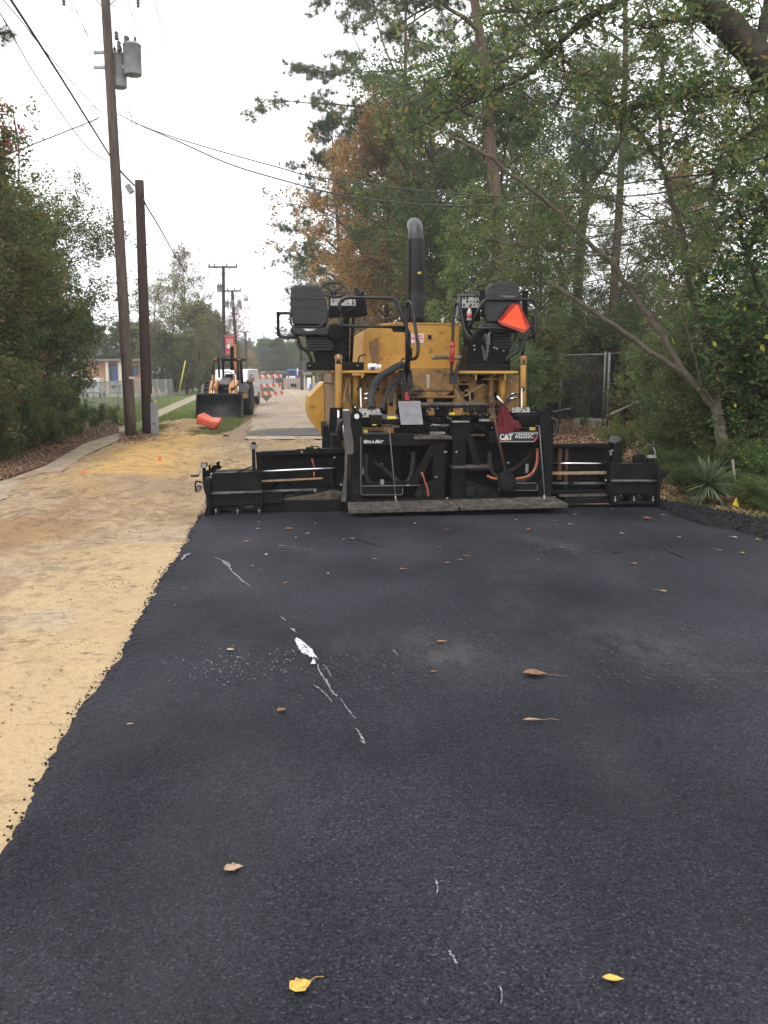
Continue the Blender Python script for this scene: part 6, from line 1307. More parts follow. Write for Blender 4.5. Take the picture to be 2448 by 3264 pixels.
b = MB(); a, c = W(590, 1237, 105), W(611, 1213, 105); b.box(a.x, c.x, 105, 106, -.1, c.z); o = b.build('brick_box', M_brick, None, .03); tag(o, 'low tan brick box on the grass right of the fence corner', 'brick enclosure')
b = MB(); b.box(a.x - .05, c.x + .05, 104.95, 106.05, c.z, c.z + .08); cp = b.build('capping', M_trim, o)

# ================================================================== VEHICLES
M_carw = mat('white_car_paint', (0.75, 0.76, 0.78), rough=.25); M_glass = mat('dark_glass', (0.03, 0.04, 0.05), rough=.08); M_tyre = mat('car_tyre', (0.02, .02, .02), rough=.85)
def pickup(name, label, cat, loc, rz, body, sc=1.0, van=False):
    t = empty(name, loc, rz, sc); tag(t, label, cat)
    b = MB(); b.prism([(-.95, -2.4, .45), (-.95, 2.5, .45), (-.95, 2.55, .95), (-.95, 1.2, 1.08), (-.95, -2.4, 1.1)], (1.9, 0, 0)); bd = b.build('body', body, t, .07, 3)
    b = MB()
    if van: b.prism([(-.9, -2.38, 1.08), (-.9, 1.5, 1.06), (-.82, .9, 1.95), (-.82, -2.3, 2.0)], (1.8, 0, 0))
    else: b.prism([(-.86, -.9, 1.08), (-.86, 1.35, 1.06), (-.78, .7, 1.78), (-.78, -.7, 1.80)], (1.72, 0, 0))
    cbn = b.build('cab', body, t, .06, 3)
    b = MB(); y0, y1, zt_ = ((-2.42, -2.36, 1.85) if van else (-.93, -.80, 1.68)); b.prism([(-.72, y0, 1.2), (.72, y0, 1.2), (.66, y1, zt_), (-.66, y1, zt_)], (0, .02, 0)); b.prism([(-.74, 1.42, 1.12), (.74, 1.42, 1.12), (.68, .84, 1.72), (-.68, .84, 1.72)], (0, .03, 0))
    for s in (-1, 1): b.prism([(s * .90, -.7, 1.15), (s * .90, 1.1, 1.15), (s * .84, .6, 1.68), (s * .84, -.6, 1.68)], (s * .008, 0, 0))
    b.build('window', M_glass, cbn)
    for s in (-1, 1):
        for y in (-1.55, 1.6):
            b = MB(); b.lathe([(.2, -.11), (.36, -.1), (.38, -.06), (.38, .06), (.36, .1), (.2, .11)], (s * .86, y, .38), 'X', 20); w_ = b.build('wheel', M_tyre, t); b = MB(); b.lathe([(.05, -.115), (.2, -.112), (.2, .112), (.05, .115)], (s * .86, y, .38), 'X', 14); b.build('rim', M_galv, w_)
        b = MB(); b.box(s * .92 - .06, s * .92 + .04, -2.44, -2.36, .75, 1.05); b.build('taillight', M_redp, t)
        b = MB(); b.box(s * .75 - .12, s * .75 + .12, 2.5, 2.57, .7, .88); b.build('headlight', M_wht, t)
    b = MB(); b.box(-.92, .92, -2.52, -2.4, .45, .62); b.build('bumper', M_galv, t); return t
pk = W(736, 1210, 52); pickup('pickup_truck', 'white pickup truck with a canopy parked behind the backhoe loader', 'pickup truck', (pk.x, 54, 0), R(178), M_carw, 1.08, True)
vn = W(297, 1220, 74); vt_ = pickup('van', 'white van with a red wreath behind the left hedge and fence', 'van', (vn.x, 74, 0), R(10), M_carw, .78, True)
b = MB(); b.tube([(math.cos(k * .4) * .26, -2.5, 1.45 + math.sin(k * .4) * .26) for k in range(16)], .10, 8, closed=True); b.build('wreath', M_redp, vt_)
# far end of the road: flatbed trailer with ramps, blue and red trucks, low shed
M_conc = mat('trailer_wood', (0.45, 0.37, 0.29), (0.33, .27, .22), 3, .9)
Yt = 128.; t0 = W(938, 1237, Yt); t0.z = 0; tr = empty('trailer', t0); tag(tr, 'equipment trailer with its tan ramps raised, facing us far down the road', 'trailer')
def fb(b, u0, v0, u1, v1, y0, y1, base, Yr, floor=False):
    a, c = W(u0, v1, Yr) - base, W(u1, v0, Yr) - base; return b.box(a.x, c.x, Yr + y0 - base.y, Yr + y1 - base.y, 0.02 if floor else a.z, c.z)
b = MB(); fb(b, 905, 1206, 971, 1225, 0, .15, t0, Yt); fb(b, 903, 1225, 927, 1238, -.1, .05, t0, Yt, True); fb(b, 945, 1225, 972, 1238, -.1, .05, t0, Yt, True); rm = b.build('ramp', M_conc, tr)
b = MB()
for i in range(9): uu = 906 + i * 8; fb(b, uu, 1207, uu + 1, 1224, -.03, -.005, t0, Yt)
b.build('ramp_rib', M_trim, rm); b = MB(); b.box(-1.4, 1.4, .2, 9, .7, .95); b.box(-.5, .5, 0, .3, .25, .7); b.build('deck', M_tar, tr)
for s in (-1, 1):
    for y in (1.2, 2.2): b = MB(); b.lathe([(.2, -.15), (.42, -.15), (.42, .15), (.2, .15)], (s * 1.1, y, .44), 'X', 18); b.build('wheel', M_tyre, tr)
def cabtruck(name, u0, u1, v0, col, Yc, label):
    a, c = W(u0, 1200, Yc), W(u1, v0, Yc); w_ = c.x - a.x; h = c.z; base = Vector(((a.x + c.x) / 2, Yc, 0)); t = empty(name, base); tag(t, label, 'truck')
    b = MB(); b.box(-w_ / 2, w_ / 2, 0, 1.6, h * .45, h); cbn = b.build('cab', col, t, .12, 3); b = MB(); b.box(-w_ / 2 * .85, w_ / 2 * .85, -1.3, .0, h * .35, h * .62); b.build('bonnet', M_carw if w_ > 1.2 else col, t, .1, 3)
    b = MB(); b.box(-w_ * .42, w_ * .42, -.03, .01, h * .66, h * .9); b.build('windscreen', M_glass, cbn)
    b = MB(); b.box(-w_ * .45, w_ * .45, -1.45, -1.3, .35, .6); b.build('bumper', M_galv, t)
    for s in (-1, 1):
        for y in (-.8, 3.2): b = MB(); b.lathe([(.2, -.13), (.48, -.13), (.48, .13), (.2, .13)], (s * w_ * .42, y, .5), 'X', 18); b.build('wheel', M_tyre, t)
    b = MB(); b.box(-w_ * .3, w_ * .3, 1.6, 6, .7, .95); b.build('chassis', M_tar, t)
    b = MB(); b.tube([(w_ * .55, .8, h * .3), (w_ * .55, .8, h * 1.06)], .07, 8); b.build('exhaust_pipe', M_chr, t)
cabtruck('truck', 913, 945, 1177, mat('blue_truck_paint', (0.03, 0.12, 0.38), rough=.3), 140, 'blue cab truck standing behind the trailer far down the road')
cabtruck('truck', 949, 962, 1180, mat('red_truck_paint', (0.5, 0.02, 0.03), rough=.3), 143, 'red cab truck just right of the blue one far away')
def shed(u0, u1, v0, v1, Yr, wall, label, open_=True):
    a, c = W(u0, 1200, Yr), W(u1, v0, Yr); base = Vector((a.x, Yr, 0)); t = empty('shed', base); tag(t, label, 'shed'); w_ = c.x - a.x; h = c.z
    b = MB(); b.prism([(-.4, -.6, h - .45), (w_ + .4, -.6, h - .3), (w_ + .4, -.6, h), (-.4, -.6, h - .1)], (0, 8, 0)); b.build('roof', mat('shed_roof', (0.35, .31, .27), (0.2, .17, .15), 1, .8), t)
    b = MB(); b.box(0, w_, 2, 7, -.1, h - .35); b.build('wall', wall, t)
    for i in range(4): x_ = w_ * i / 3; b = MB(); b.box(x_ - .08, x_ + .08, -.4, -.2, -.1, h - .3); b.build('post', M_trim, t)
shed(838, 888, 1182, 1192, 150, M_tar, 'dark open shed with a pale roof behind the barricade'); shed(972, 1062, 1184, 1200, 120, mat('shed_wall', (.2, .17, .14), rough=.9), 'low open shed at the right side of the far road')
car2 = W(882, 1225, 118); pickup('car', 'dark car behind the striped barricade in the distance', 'car', (car2.x, 118, 0), R(5), mat('dark_car_paint', (.04, .045, .05), rough=.3), .9)
def drum(u, v, Yr, col, label, h=1.0, r=.32):
    p = W(u, v, Yr); p.z = 0; t = empty('barrel', p); tag(t, label, 'barrel'); b = MB(); b.lathe([(r, 0), (r, h * .3), (r * .93, h * .32), (r * .93, h * .62), (r * .88, h * .65), (r * .85, h), (r * .4, h * 1.04)], (0, 0, 0), 'Z', 16); b.build('drum', col, t)
drum(985, 1230, 112, M_wht, 'white plastic barrel right of the trailer', 1.5, .3); drum(993, 1233, 111, M_blue, 'blue barrel beside the white barrel', .8, .3); drum(1012, 1233, 110, M_blue, 'second blue barrel next to the yellow post', .9, .4)
b = MB(); p = W(999, 1237, 108); b.tube([(p.x, 108, 0), (p.x, 108, 2.2)], .09, 8); o = b.build('post', M_sty); tag(o, 'yellow steel post at the far right verge', 'post')
b = MB(); p = W(1013, 1237, 107); b.tube([(p.x, 107, 0), (p.x, 107, 4.2)], .07, 8); o = b.build('post', M_galv); tag(o, 'thin grey post in front of the low shed', 'post')
# green wrapped object on a stand
p = W(799, 1195, 62); t = empty('wrapped_sign', (p.x, 62, 0)); tag(t, 'sign wrapped in green plastic above the barricade', 'sign'); rg = random.Random(9); b = MB(); z0_ = p.z
b.blob((0, 0, z0_ + .28), (.12, .08, .32), rg, jit=.25); b.blob((-.06, 0, z0_ + .12), (.10, .08, .18), rg, jit=.25); b.blob((.07, 0, z0_ + .2), (.08, .08, .2), rg, jit=.3); b.build('green_wrap', mat('green_plastic', (0.02, 0.22, 0.13), (0.15, .45, .3), 6, .3), t)
b = MB(); b.tube([(0, 0, 0), (0, 0, z0_ + .1)], .03, 8); b.build('stand', M_galv, t)

# ================================================================== BARRICADE
M_bor = mat('barricade_orange', (0.72, 0.14, 0.03), rough=.5); M_bw = mat('barricade_white', (0.66, 0.65, 0.63), rough=.5)
Yr = 59.; br0 = W(838, 1280, Yr); br0.z = 0; bar = empty('barricade', br0); tag(bar, 'striped orange and white road barricade with three rails across the old road', 'barricade')
for (u0, u1, vl, vr, h) in ((776, 899, 1202, 1199, 12), (799, 896, 1231, 1226, 12), (801, 904, 1256, 1252, 12)):
    a, c = W(u0, vl + h / 2, Yr) - br0, W(u1, vr + h / 2, Yr) - br0; hh = h / (F / Yr); b = MB(); b.prism([a, c, c + Vector((0, 0, hh)), a + Vector((0, 0, hh))], (0, .05, 0)); rl = b.build('rail', M_bw, bar)
    b = MB(); n = 6 if u0 < 790 else 5; Lr = (c - a)
    for i in range(n):
        s_ = (i + (.1 if u0 < 790 else .35)) / n; w_ = .5 / n; q0, q1 = a + Lr * (s_ + .3 / n), a + Lr * min(s_ + .3 / n + w_, 1.0); k0, k1 = a + Lr * s_, a + Lr * min(s_ + w_, 1.0); z_ = Vector((0, -.004, 0))
        b.prism([q0 + z_, q1 + z_, k1 + Vector((0, 0, hh)) + z_, k0 + Vector((0, 0, hh)) + z_], (0, .003, 0))
    b.build('stripe', M_bor, rl)
for u in (802, 877):
    b = MB(); a, c = W(u, 1276, Yr) - br0, W(u + .5, 1190 if u > 850 else 1234, Yr) - br0; b.box(a.x - .03, a.x + .03, .06, .12, 0, c.z); b.box(a.x - .05, a.x + .05, -.7, .8, 0.01, .09); b.build('upright', M_bw, bar)
Ys = 59.6; b = MB(); a, c = W(803, 1246, Ys) - br0, W(870, 1208, Ys) - br0; b.box(a.x, c.x, Ys - br0.y, Ys - br0.y + .02, a.z, c.z); sp_ = b.build('sign_panel', mat('aluminium_back', (0.55, .55, .56), rough=.4), bar)
b = MB(); q = [W(u, v, 59.3) - br0 for u, v in ((849, 1281), (879, 1249), (866, 1236), (843, 1234), (822, 1252))]; b.prism(q, (0, .02, 0)); b.build('diamond_sign', mat('sign_back_grey', (.30, .27, .24), rough=.6), bar)
b = MB(); q = [W(u, v, 59.45) - br0 for u, v in ((803, 1245), (842, 1245), (822, 1262), (812, 1284), (804, 1278))]; b.prism(q, (0, .02, 0)); b.build('lower_sign_panel', bpy.data.materials['aluminium_back'], bar)

# ================================================================== BACKHOE LOADER
M_cas = mat('orange_yellow_paint', (0.60, 0.30, 0.10), (0.42, .2, .07), 5, .5); M_hoodg = mat('hood_grey', (0.11, .11, .115), (0.16, .155, .15), 6, .5)
Y0 = 37.5; h0 = G(705, 1327); h0.y = Y0; bh = empty('backhoe_loader', Vector((W(705, 1300, Y0).x, Y0, 0))); base = Vector(bh.location)
tag(bh, 'orange and black backhoe loader with its front bucket lowered on the grass', 'backhoe loader')
BP = lambda u, v, dy=0.: W(u, v, Y0 + dy) - base
def bbx(b, u0, v0, u1, v1, y0, y1, floor=False): a, c = BP(u0, v1, y0), BP(u1, v0, y0); return b.box(a.x, c.x, y0, y1, 0.0 if floor else a.z, c.z)
# bucket: curved shell
a, c = BP(627, 1256), BP(773, 1258); w0, w1 = a.x, c.x; zt_ = a.z; b = MB(); n = 12; V_ = []
for i in range(n + 1):
    t = i / n; ang = t * 1.9; yy_ = .0 + .42 * math.sin(ang * 1.15) * 1.0; z_ = zt_ * (1 - t) + .03 * t
    yy_ = .35 * math.sin(math.pi * t * .9) - .25 * t
    V_.append((yy_, z_))
for x_ in (w0, w1): b.v += [(x_, y_, z_ - (.06 if x_ == w1 else 0) * 0) for y_, z_ in V_]
m_ = n + 1; b.f += [(i, i + 1, m_ + i + 1, m_ + i) for i in range(n)]; b.sm += [True] * n
o = b.build('bucket', mat('bucket_black', (0.014, .013, .013), (0.05, .043, .038), 2.5, .6, bump=.3), bh); s_ = o.modifiers.new('t', 'SOLIDIFY'); s_.thickness = .03
b = MB()
for x_ in (w0, w1): b.prism([(x_, V_[0][0] - .1, zt_), (x_, V_[0][0] + .05, zt_)] + [(x_, y_ + .03, z_) for y_, z_ in V_[2::2]] + [(x_, -.45, .03)], (.02 if x_ < 0 else -.02, 0, 0))
b.box(w0, w1, -.5, -.2, .01, .035); b.box(w0, w1, -.06, .0, zt_ - .02, zt_ + .03); b.build('bucket_plate', bpy.data.materials['bucket_black'], o)
b = MB(); b.box(w0 + .1, w1 - .1, -.56, -.5, .008, .03); b.build('cutting_edge', M_gry, o)
b = MB(); a = BP(692, 1256, .9); 
b.prism([(BP(693, 1280, 1.0).x, 1.0, .55), (BP(731, 1280, 1.0).x, 1.0, .55), (BP(731, 1223, 1.0).x, 1.0, BP(731, 1224, 1.0).z), (BP(694, 1223, 1.0).x, 1.0, BP(694, 1223, 1.0).z)], (0, .3, 0))
q0, q1 = BP(693, 1223, 1.0), BP(731, 1223, 1.0); q3, q2 = BP(707, 1203, 2.5), BP(738, 1203, 2.5); b.add([q0, q1, q2, q3, (q0.x, 1, .6), (q1.x, 1, .6), (q2.x, 2.5, .6), (q3.x, 2.5, .6)], [(0, 1, 2, 3), (0, 4, 5, 1), (1, 5, 6, 2), (2, 6, 7, 3), (3, 7, 4, 0)])
hd = b.build('hood', M_hoodg, bh, .03); b = MB(); bbx(b, 696, 1229, 728, 1256, .99, .995); gr = b.build('grille', M_blk, hd); b = MB(); bbx(b, 714, 1236, 726, 1238.5, .975, .985); b.build('nameplate', M_gry, gr)
b = MB()
for (pts, r_) in (([(675, 1212), (671, 1235), (669, 1255)], .055), ([(692, 1210), (683, 1232), (682, 1254)], .05), ([(694, 1214), (688, 1240), (690, 1256)], .04), ([(742, 1212), (741, 1235), (740, 1257)], .055), ([(757, 1212), (750, 1228), (752, 1254)], .05), ([(737, 1218), (732, 1238), (734, 1257)], .045)):
    for k in range(len(pts) - 1): 
        a, c = BP(*pts[k], .9), BP(*pts[k + 1], .5); b.prism([a - Vector((r_, 0, 0)), a + Vector((r_, 0, 0)), c + Vector((r_, 0, 0)), c - Vector((r_, 0, 0))], (0, .25, 0))
bbx(b, 674, 1195, 680, 1212, 1.0, 1.15); bbx(b, 743, 1197, 748, 1213, 1.0, 1.15); la = b.build('loader_arm', M_cas, bh)
b = MB()
for u in (675, 682, 745): b.tube([BP(u, 1240, .5), BP(u - 1, 1258, .3)], .02, 8)
b.build('loader_rod', M_chr, la)
b = MB(); bbx(b, 671, 1208, 676, 1235, 1.0, 1.2); bbx(b, 737, 1208, 741, 1235, 1.0, 1.2); b.build('arm_post', M_tar, la)
b = MB(); b.prism([BP(760, 1220, 2.0), BP(776, 1219, 2.0), BP(796, 1232, 2.0), BP(790, 1255, 2.0), BP(760, 1256, 2.0)], (0, 1.4, 0)); fd = b.build('fender', M_hoodg, bh, .04)
for u, w_ in ((789, .42), (668, .42)):
    p = BP(u, 1280, 2.4); b = MB(); rr2 = .72; b.lathe([(.35, -.2), (.64, -.2), (rr2, -.14), (rr2, .14), (.64, .2), (.35, .2)], (p.x - .02, 2.7, rr2), 'X', 28)
    for k in range(20): a_ = k * math.pi / 10; b.obox((p.x - .02, 2.7 + math.cos(a_) * rr2, rr2 + math.sin(a_) * rr2), (.34, .07, .05), (a_, 0, .4))
    wh = b.build('rear_wheel', M_rub, bh); b = MB(); b.lathe([(.1, -.19), (.34, -.17), (.34, .17), (.1, .19)], (p.x - .02, 2.7, rr2), 'X', 20); b.build('rim', M_cas, wh)
for u in (679, 752):
    p = BP(u, 1290, .9); b = MB(); b.lathe([(.2, -.13), (.38, -.13), (.42, -.08), (.42, .08), (.38, .13), (.2, .13)], (p.x, 1.2, .42), 'X', 24); wh = b.build('front_wheel', M_rub, bh); b = MB(); b.lathe([(.05, -.12), (.2, -.12), (.2, .12), (.05, .12)], (p.x, 1.2, .42), 'X', 16); b.build('rim', M_cas, wh)
b = MB(); bbx(b, 695, 1250, 765, 1275, 1.3, 3.2); b.build('chassis', M_tar, bh, .03)
b = MB(); bbx(b, 681, 1142, 768, 1149, 1.9, 3.5); rf = b.build('canopy', M_tar, bh, .03); b = MB(); bbx(b, 681, 1142, 691, 1147, 1.85, 1.9); bbx(b, 756, 1144, 767, 1148, 1.85, 1.9); b.build('marker_light', M_bor, rf)
b = MB(); bbx(b, 699, 1145, 704, 1150, 1.82, 1.9); b.build('work_light', M_gry, rf)
b = MB()
for (u0, v0, u1, v1, y, r_) in ((696, 1149, 699, 1204, 2.0, .045), (711, 1149, 712, 1204, 3.4, .05), (767, 1147, 772, 1222, 2.0, .06), (681, 1150, 678, 1195, 3.3, .03), (683, 1147, 680, 1170, 2.0, .02), (758, 1149, 760, 1220, 3.4, .04)): b.tube([BP(u0, v0, y), BP(u1, v1, y)], r_, 8)
b.build('canopy_post', M_tar, bh)
b = MB(); c_ = BP(725, 1194, 2.6); b.tube([(c_.x + .22 * math.cos(k * .35), c_.y + .12 * math.sin(k * .35), c_.z + .12 * math.sin(k * .35)) for k in range(18)], .018, 8, closed=True); b.build('steering_wheel', M_rub, bh)
b = MB(); bbx(b, 716, 1192, 742, 1212, 3.0, 3.4); b.build('seat', M_vinyl, bh, .05)
b = MB()
for q in ([(733, 1103), (746, 1103), (748, 1180), (734, 1180)],): b.prism([BP(u, v, 4.2) for u, v in q], (0, .3, 0))
bm2 = b.build('boom', M_tar, bh, .02); b = MB()
for q in ([(745, 1100), (751, 1098), (753, 1190), (748, 1195)], [(733, 1097), (747, 1097), (747, 1104), (733, 1104)], [(744, 1150), (749, 1150), (750, 1188), (747, 1195)]): b.prism([BP(u, v, 4.1) for u, v in q], (0, .35, 0))
b.build('boom_side', M_cas, bm2, .01); b = MB(); b.prism([BP(u, v, 3.9) for u, v in ((753, 1175), (764, 1178), (766, 1232), (752, 1230))], (0, .3, 0)); b.build('dipper_arm', mat('dark_orange', (.22, .10, .05), rough=.6), bh, .02)
b = MB(); b.prism([BP(u, v, 4.0) for u, v in ((784, 1212), (800, 1208), (806, 1214), (804, 1236), (796, 1232), (792, 1222))], (0, .15, 0)); b.build('stabiliser_leg', M_cas, bh)
b = MB(); bbx(b, 774, 1256, 787, 1270, 1.6, 2.0); b.build('step', M_cas, bh, .02)

# ================================================================== ORANGE WATER BARRIER lying on its side
M_orp = mat('faded_orange_plastic', (0.80, 0.115, 0.045), (0.84, .20, .11), 2.5, .5, c3=(0.50, 0.06, 0.035), scale3=5)
Yo = 32.0; ob = G(665, 1368); K2 = lambda u, v, dy=0: W(u, v, ob.y + dy) - ob
wb = empty('water_barrier', ob); tag(wb, 'faded orange plastic water barrier toppled on the grass in front of the bucket', 'barrier')
front = [(623, 1352), (628, 1322), (650, 1334), (672, 1342), (700, 1345), (695, 1352), (682, 1371), (655, 1356)]
back = [(640, 1330), (650, 1313), (665, 1322), (680, 1330), (707, 1329), (706, 1336), (695, 1356), (665, 1345)]
b = MB(); A_ = [K2(u, v, -.1) for u, v in front]; B_ = [K2(u, v, .55) for u, v in ((640, 1334), (649, 1313), (665, 1322), (680, 1330), (706, 1331), (708, 1337), (698, 1362), (672, 1346))]
n = 8; b.add(A_ + B_, [tuple(range(n))[::-1], tuple(range(n, 2 * n))] + [(i, (i + 1) % n, n + (i + 1) % n, n + i) for i in range(n)]); b.build('shell', M_orp, wb, .04, 3)
b = MB()
for k in range(5): u, v = 630 + k * 12, 1331 + k * 4.2; b.prism([K2(u, v + 2, -.16), K2(u + 6, v + 4, -.16), K2(u + 3, v + 18, -.16), K2(u - 3, v + 16, -.16)], (0, .1, 0))
b.build('rib', M_orp, wb, .01)
# ================================================================== STAKES AND FLAGS
def stake(u, v, top_v, m, mt, label, cat, fl=None, lean=0):
    p = G(u, v, GZ); t = empty('marker_stake', p); tag(t, label, cat); h = (v - top_v) / (F / p.y); b = MB(); b.box(-.012, .012, -.006, .006, 0, h * (.55 if fl else 1)); b.tube([(0, 0, 0), (lean, 0, h)], .011, 6); b.build('stake', m, t)
    if fl: b = MB(); b.box(lean - .018, lean + .018, -.012, .012, h * fl, h); b.build('painted_top', mt, t)
M_fo = mat('marker_orange', (0.95, 0.13, 0.03), rough=.6)
stake(17, 1472, 1350, M_tan, M_fo, 'thin stake with a bright orange top at the left edge', 'stake', .6)
b = MB(); p = G(510, 1480, GZ); b.prism([(p.x - .03, p.y, p.z), (p.x + .02, p.y, p.z), (p.x + .03, p.y, p.z + .15), (p.x - .03, p.y, p.z + .15)], (0, .01, 0)); o = b.build('marker_flag', M_fo); tag(o, 'small orange marker tab stuck in the golden sand', 'marker')
b = MB(); p = G(272, 1513, GZ); b.prism([(p.x - .07, p.y, p.z + .01), (p.x + .07, p.y - .05, p.z + .01), (p.x + .06, p.y - .05, p.z + .05), (p.x - .07, p.y, p.z + .06)], (0, .02, .01)); o = b.build('marker_flag', M_fo); tag(o, 'torn orange marker scrap lying flat near the footpath', 'marker')
p = G(2352, 1625, GZ); t = empty('marker_flag', p); tag(t, 'yellow triangular marker flag on a wire beside the spiky plant', 'marker'); b = MB(); b.prism([(-.03, 0, .17), (-.075, 0, .07), (.01, -.01, .02), (-.01, 0, .12)], (0, .004, 0)); b.build('flag', mat('flag_yellow', (0.85, 0.62, 0.02), rough=.5), t); b = MB(); b.tube([(0, 0, 0), (-.02, 0, .2)], .003, 5); b.build('wire', M_wire, t)
b = MB(); b.tube([G(2352, 1590) + Vector((0, 0, .0)), W(2344, 1540, G(2352, 1590).y), W(2335, 1465, G(2352, 1590).y)], [.012, .015, .017], 8); o = b.build('stick', mat('lichen_stick', (0.30, .28, .23), (0.14, .12, .09), 30, .9, bump=.5)); tag(o, 'pale lichen-covered stick standing beside the yellow flag', 'stick')
# ================================================================== TREES AND SHRUBS
M_bark = mat('bark', (0.085, 0.066, 0.05), (0.045, 0.035, 0.028), 3, 0.95, bump=1.0, bscale=12, stretch=(5, 5, .8), spec=.1)
M_pbark = mat('pine_bark', (0.15, 0.095, 0.07), (0.07, 0.05, 0.042), 4, 0.95, bump=1.0, bscale=10, stretch=(4, 4, .9), c3=(0.20, 0.155, 0.125), scale3=2.0, spec=.1)
M_mbark = mat('smooth_bark', (0.15, 0.125, 0.095), (0.09, 0.075, 0.055), 5, 0.85, bump=0.5, bscale=25, stretch=(1, 1, 2), c3=(0.07, .055, .042), scale3=12, lo3=.6, hi3=.7)
M_oakb = mat('oak_bark', (0.05, 0.04, 0.034), (0.085, 0.07, 0.058), 7, 0.95, bump=1.0, bscale=14, spec=.1)
g = lambda *c: c
LFM = {
 'green': leafmat('leaf_green', [(0, (.085, .13, .042)), (.22, (.12, .18, .055)), (.45, (.155, .215, .07)), (.68, (.20, .235, .08)), (.89, (.28, .26, .08)), (.965, (.38, .24, .09))], vary=.14, trans=.5),
 'dark': leafmat('leaf_dark', [(0, (.065, .105, .04)), (.3, (.085, .135, .05)), (.6, (.115, .165, .06)), (.88, (.16, .18, .065)), (.97, (.26, .18, .08))], vary=.15, trans=.45),
 'olive': leafmat('leaf_olive', [(0, (.13, .15, .05)), (.3, (.19, .20, .065)), (.6, (.27, .23, .08)), (.82, (.34, .25, .10)), (.94, (.20, .13, .07))], vary=.12, trans=.45),
 'orange': leafmat('leaf_orange', [(0, (.17, .20, .07)), (.24, (.30, .26, .09)), (.40, (.46, .30, .11)), (.62, (.56, .31, .12)), (.82, (.60, .25, .12)), (.93, (.55, .40, .16))], vary=.05, trans=.5),
 'hedge': leafmat('leaf_hedge', [(0, (.065, .085, .035)), (.2, (.095, .12, .045)), (.42, (.13, .15, .055)), (.66, (.16, .15, .065)), (.85, (.20, .155, .075)), (.96, (.27, .17, .09))], vary=.14, trans=.4),
 'rusty': leafmat('leaf_rusty', [(0, g(0.084, 0.105, 0.042)), (.35, g(0.182, 0.126, 0.056)), (.6, g(0.280, 0.140, 0.063)), (.8, g(0.392, 0.168, 0.070)), (.92, g(0.168, 0.084, 0.049))], vary=.1),
 'pine': leafmat('pine_needle', [(0, g(0.077, 0.119, 0.049)), (.35, g(0.105, 0.154, 0.063)), (.7, g(0.140, 0.189, 0.084)), (.92, g(0.224, 0.182, 0.098))], vary=.12, trans=.2),
 'mimosa': leafmat('leaf_mimosa', [(0, (.10, .15, .045)), (.35, (.14, .19, .055)), (.7, (.19, .215, .065)), (.95, (.30, .26, .08))], vary=.05, trans=.55),
 'vine': leafmat('leaf_vine', [(0, g(0.063, 0.112, 0.035)), (.4, g(0.091, 0.154, 0.046)), (.75, g(0.126, 0.196, 0.056)), (.955, g(0.600, 0.532, 0.070))], vary=.08),
 'red': leafmat('leaf_red', [(0, g(0.280, 0.070, 0.056)), (.5, g(0.168, 0.112, 0.056))], vary=.05),
}
def leaf_quads(C, L_, Wd, r, flat=0.0, droop=0.25):
    n = len(C); a = r.rand(n) * 2 * np.pi; el = (r.rand(n) - .5) * 1.6 * (1 - flat) - droop
    ax = np.stack([np.cos(a) * np.cos(el), np.sin(a) * np.cos(el), np.sin(el)], 1)
    rv = r.randn(n, 3); rv[:, 2] *= (1 - flat); rv += np.array([0, 0, 0.0]); up_ = np.array([0, 0, 1.0]) * flat * 3
    bx_ = np.cross(ax, rv + up_); bx_ /= np.linalg.norm(bx_, axis=1)[:, None] + 1e-9
    s = (0.6 + 0.8 * r.rand(n))[:, None]; ax = ax * L_ * .5 * s; bx_ = bx_ * Wd * .5 * s
    V = np.stack([C - ax, C - ax * .1 + bx_, C + ax, C - ax * .1 - bx_], 1).reshape(-1, 3)
    return V, np.arange(n * 4).reshape(n, 4)
def needle_tufts(C, D_, n, L_, Wd, r):
    m_ = len(C); C = np.repeat(C, n, 0); D_ = np.repeat(D_, n, 0); d = D_ * .55 + r.randn(m_ * n, 3) * .62; d /= np.linalg.norm(d, axis=1)[:, None]
    b_ = np.cross(d, r.randn(m_ * n, 3)); b_ /= np.linalg.norm(b_, axis=1)[:, None]; s = (.7 + .5 * r.rand(m_ * n))[:, None]
    V = np.stack([C - b_ * Wd * .5, C + b_ * Wd * .5, C + d * L_ * s], 1).reshape(-1, 3); return V, np.arange(m_ * n * 3).reshape(-1, 3)
def bend(p, d, L_, n, r, up=0.0, jit=.25):
    P_ = [p]; d = d / np.linalg.norm(d)
    for i in range(n):
        d = d + r.randn(3) * jit / n ** .5 * .6 + np.array([0, 0, up / n]); d /= np.linalg.norm(d); p = p + d * L_ / n; P_.append(p)
    return P_, d
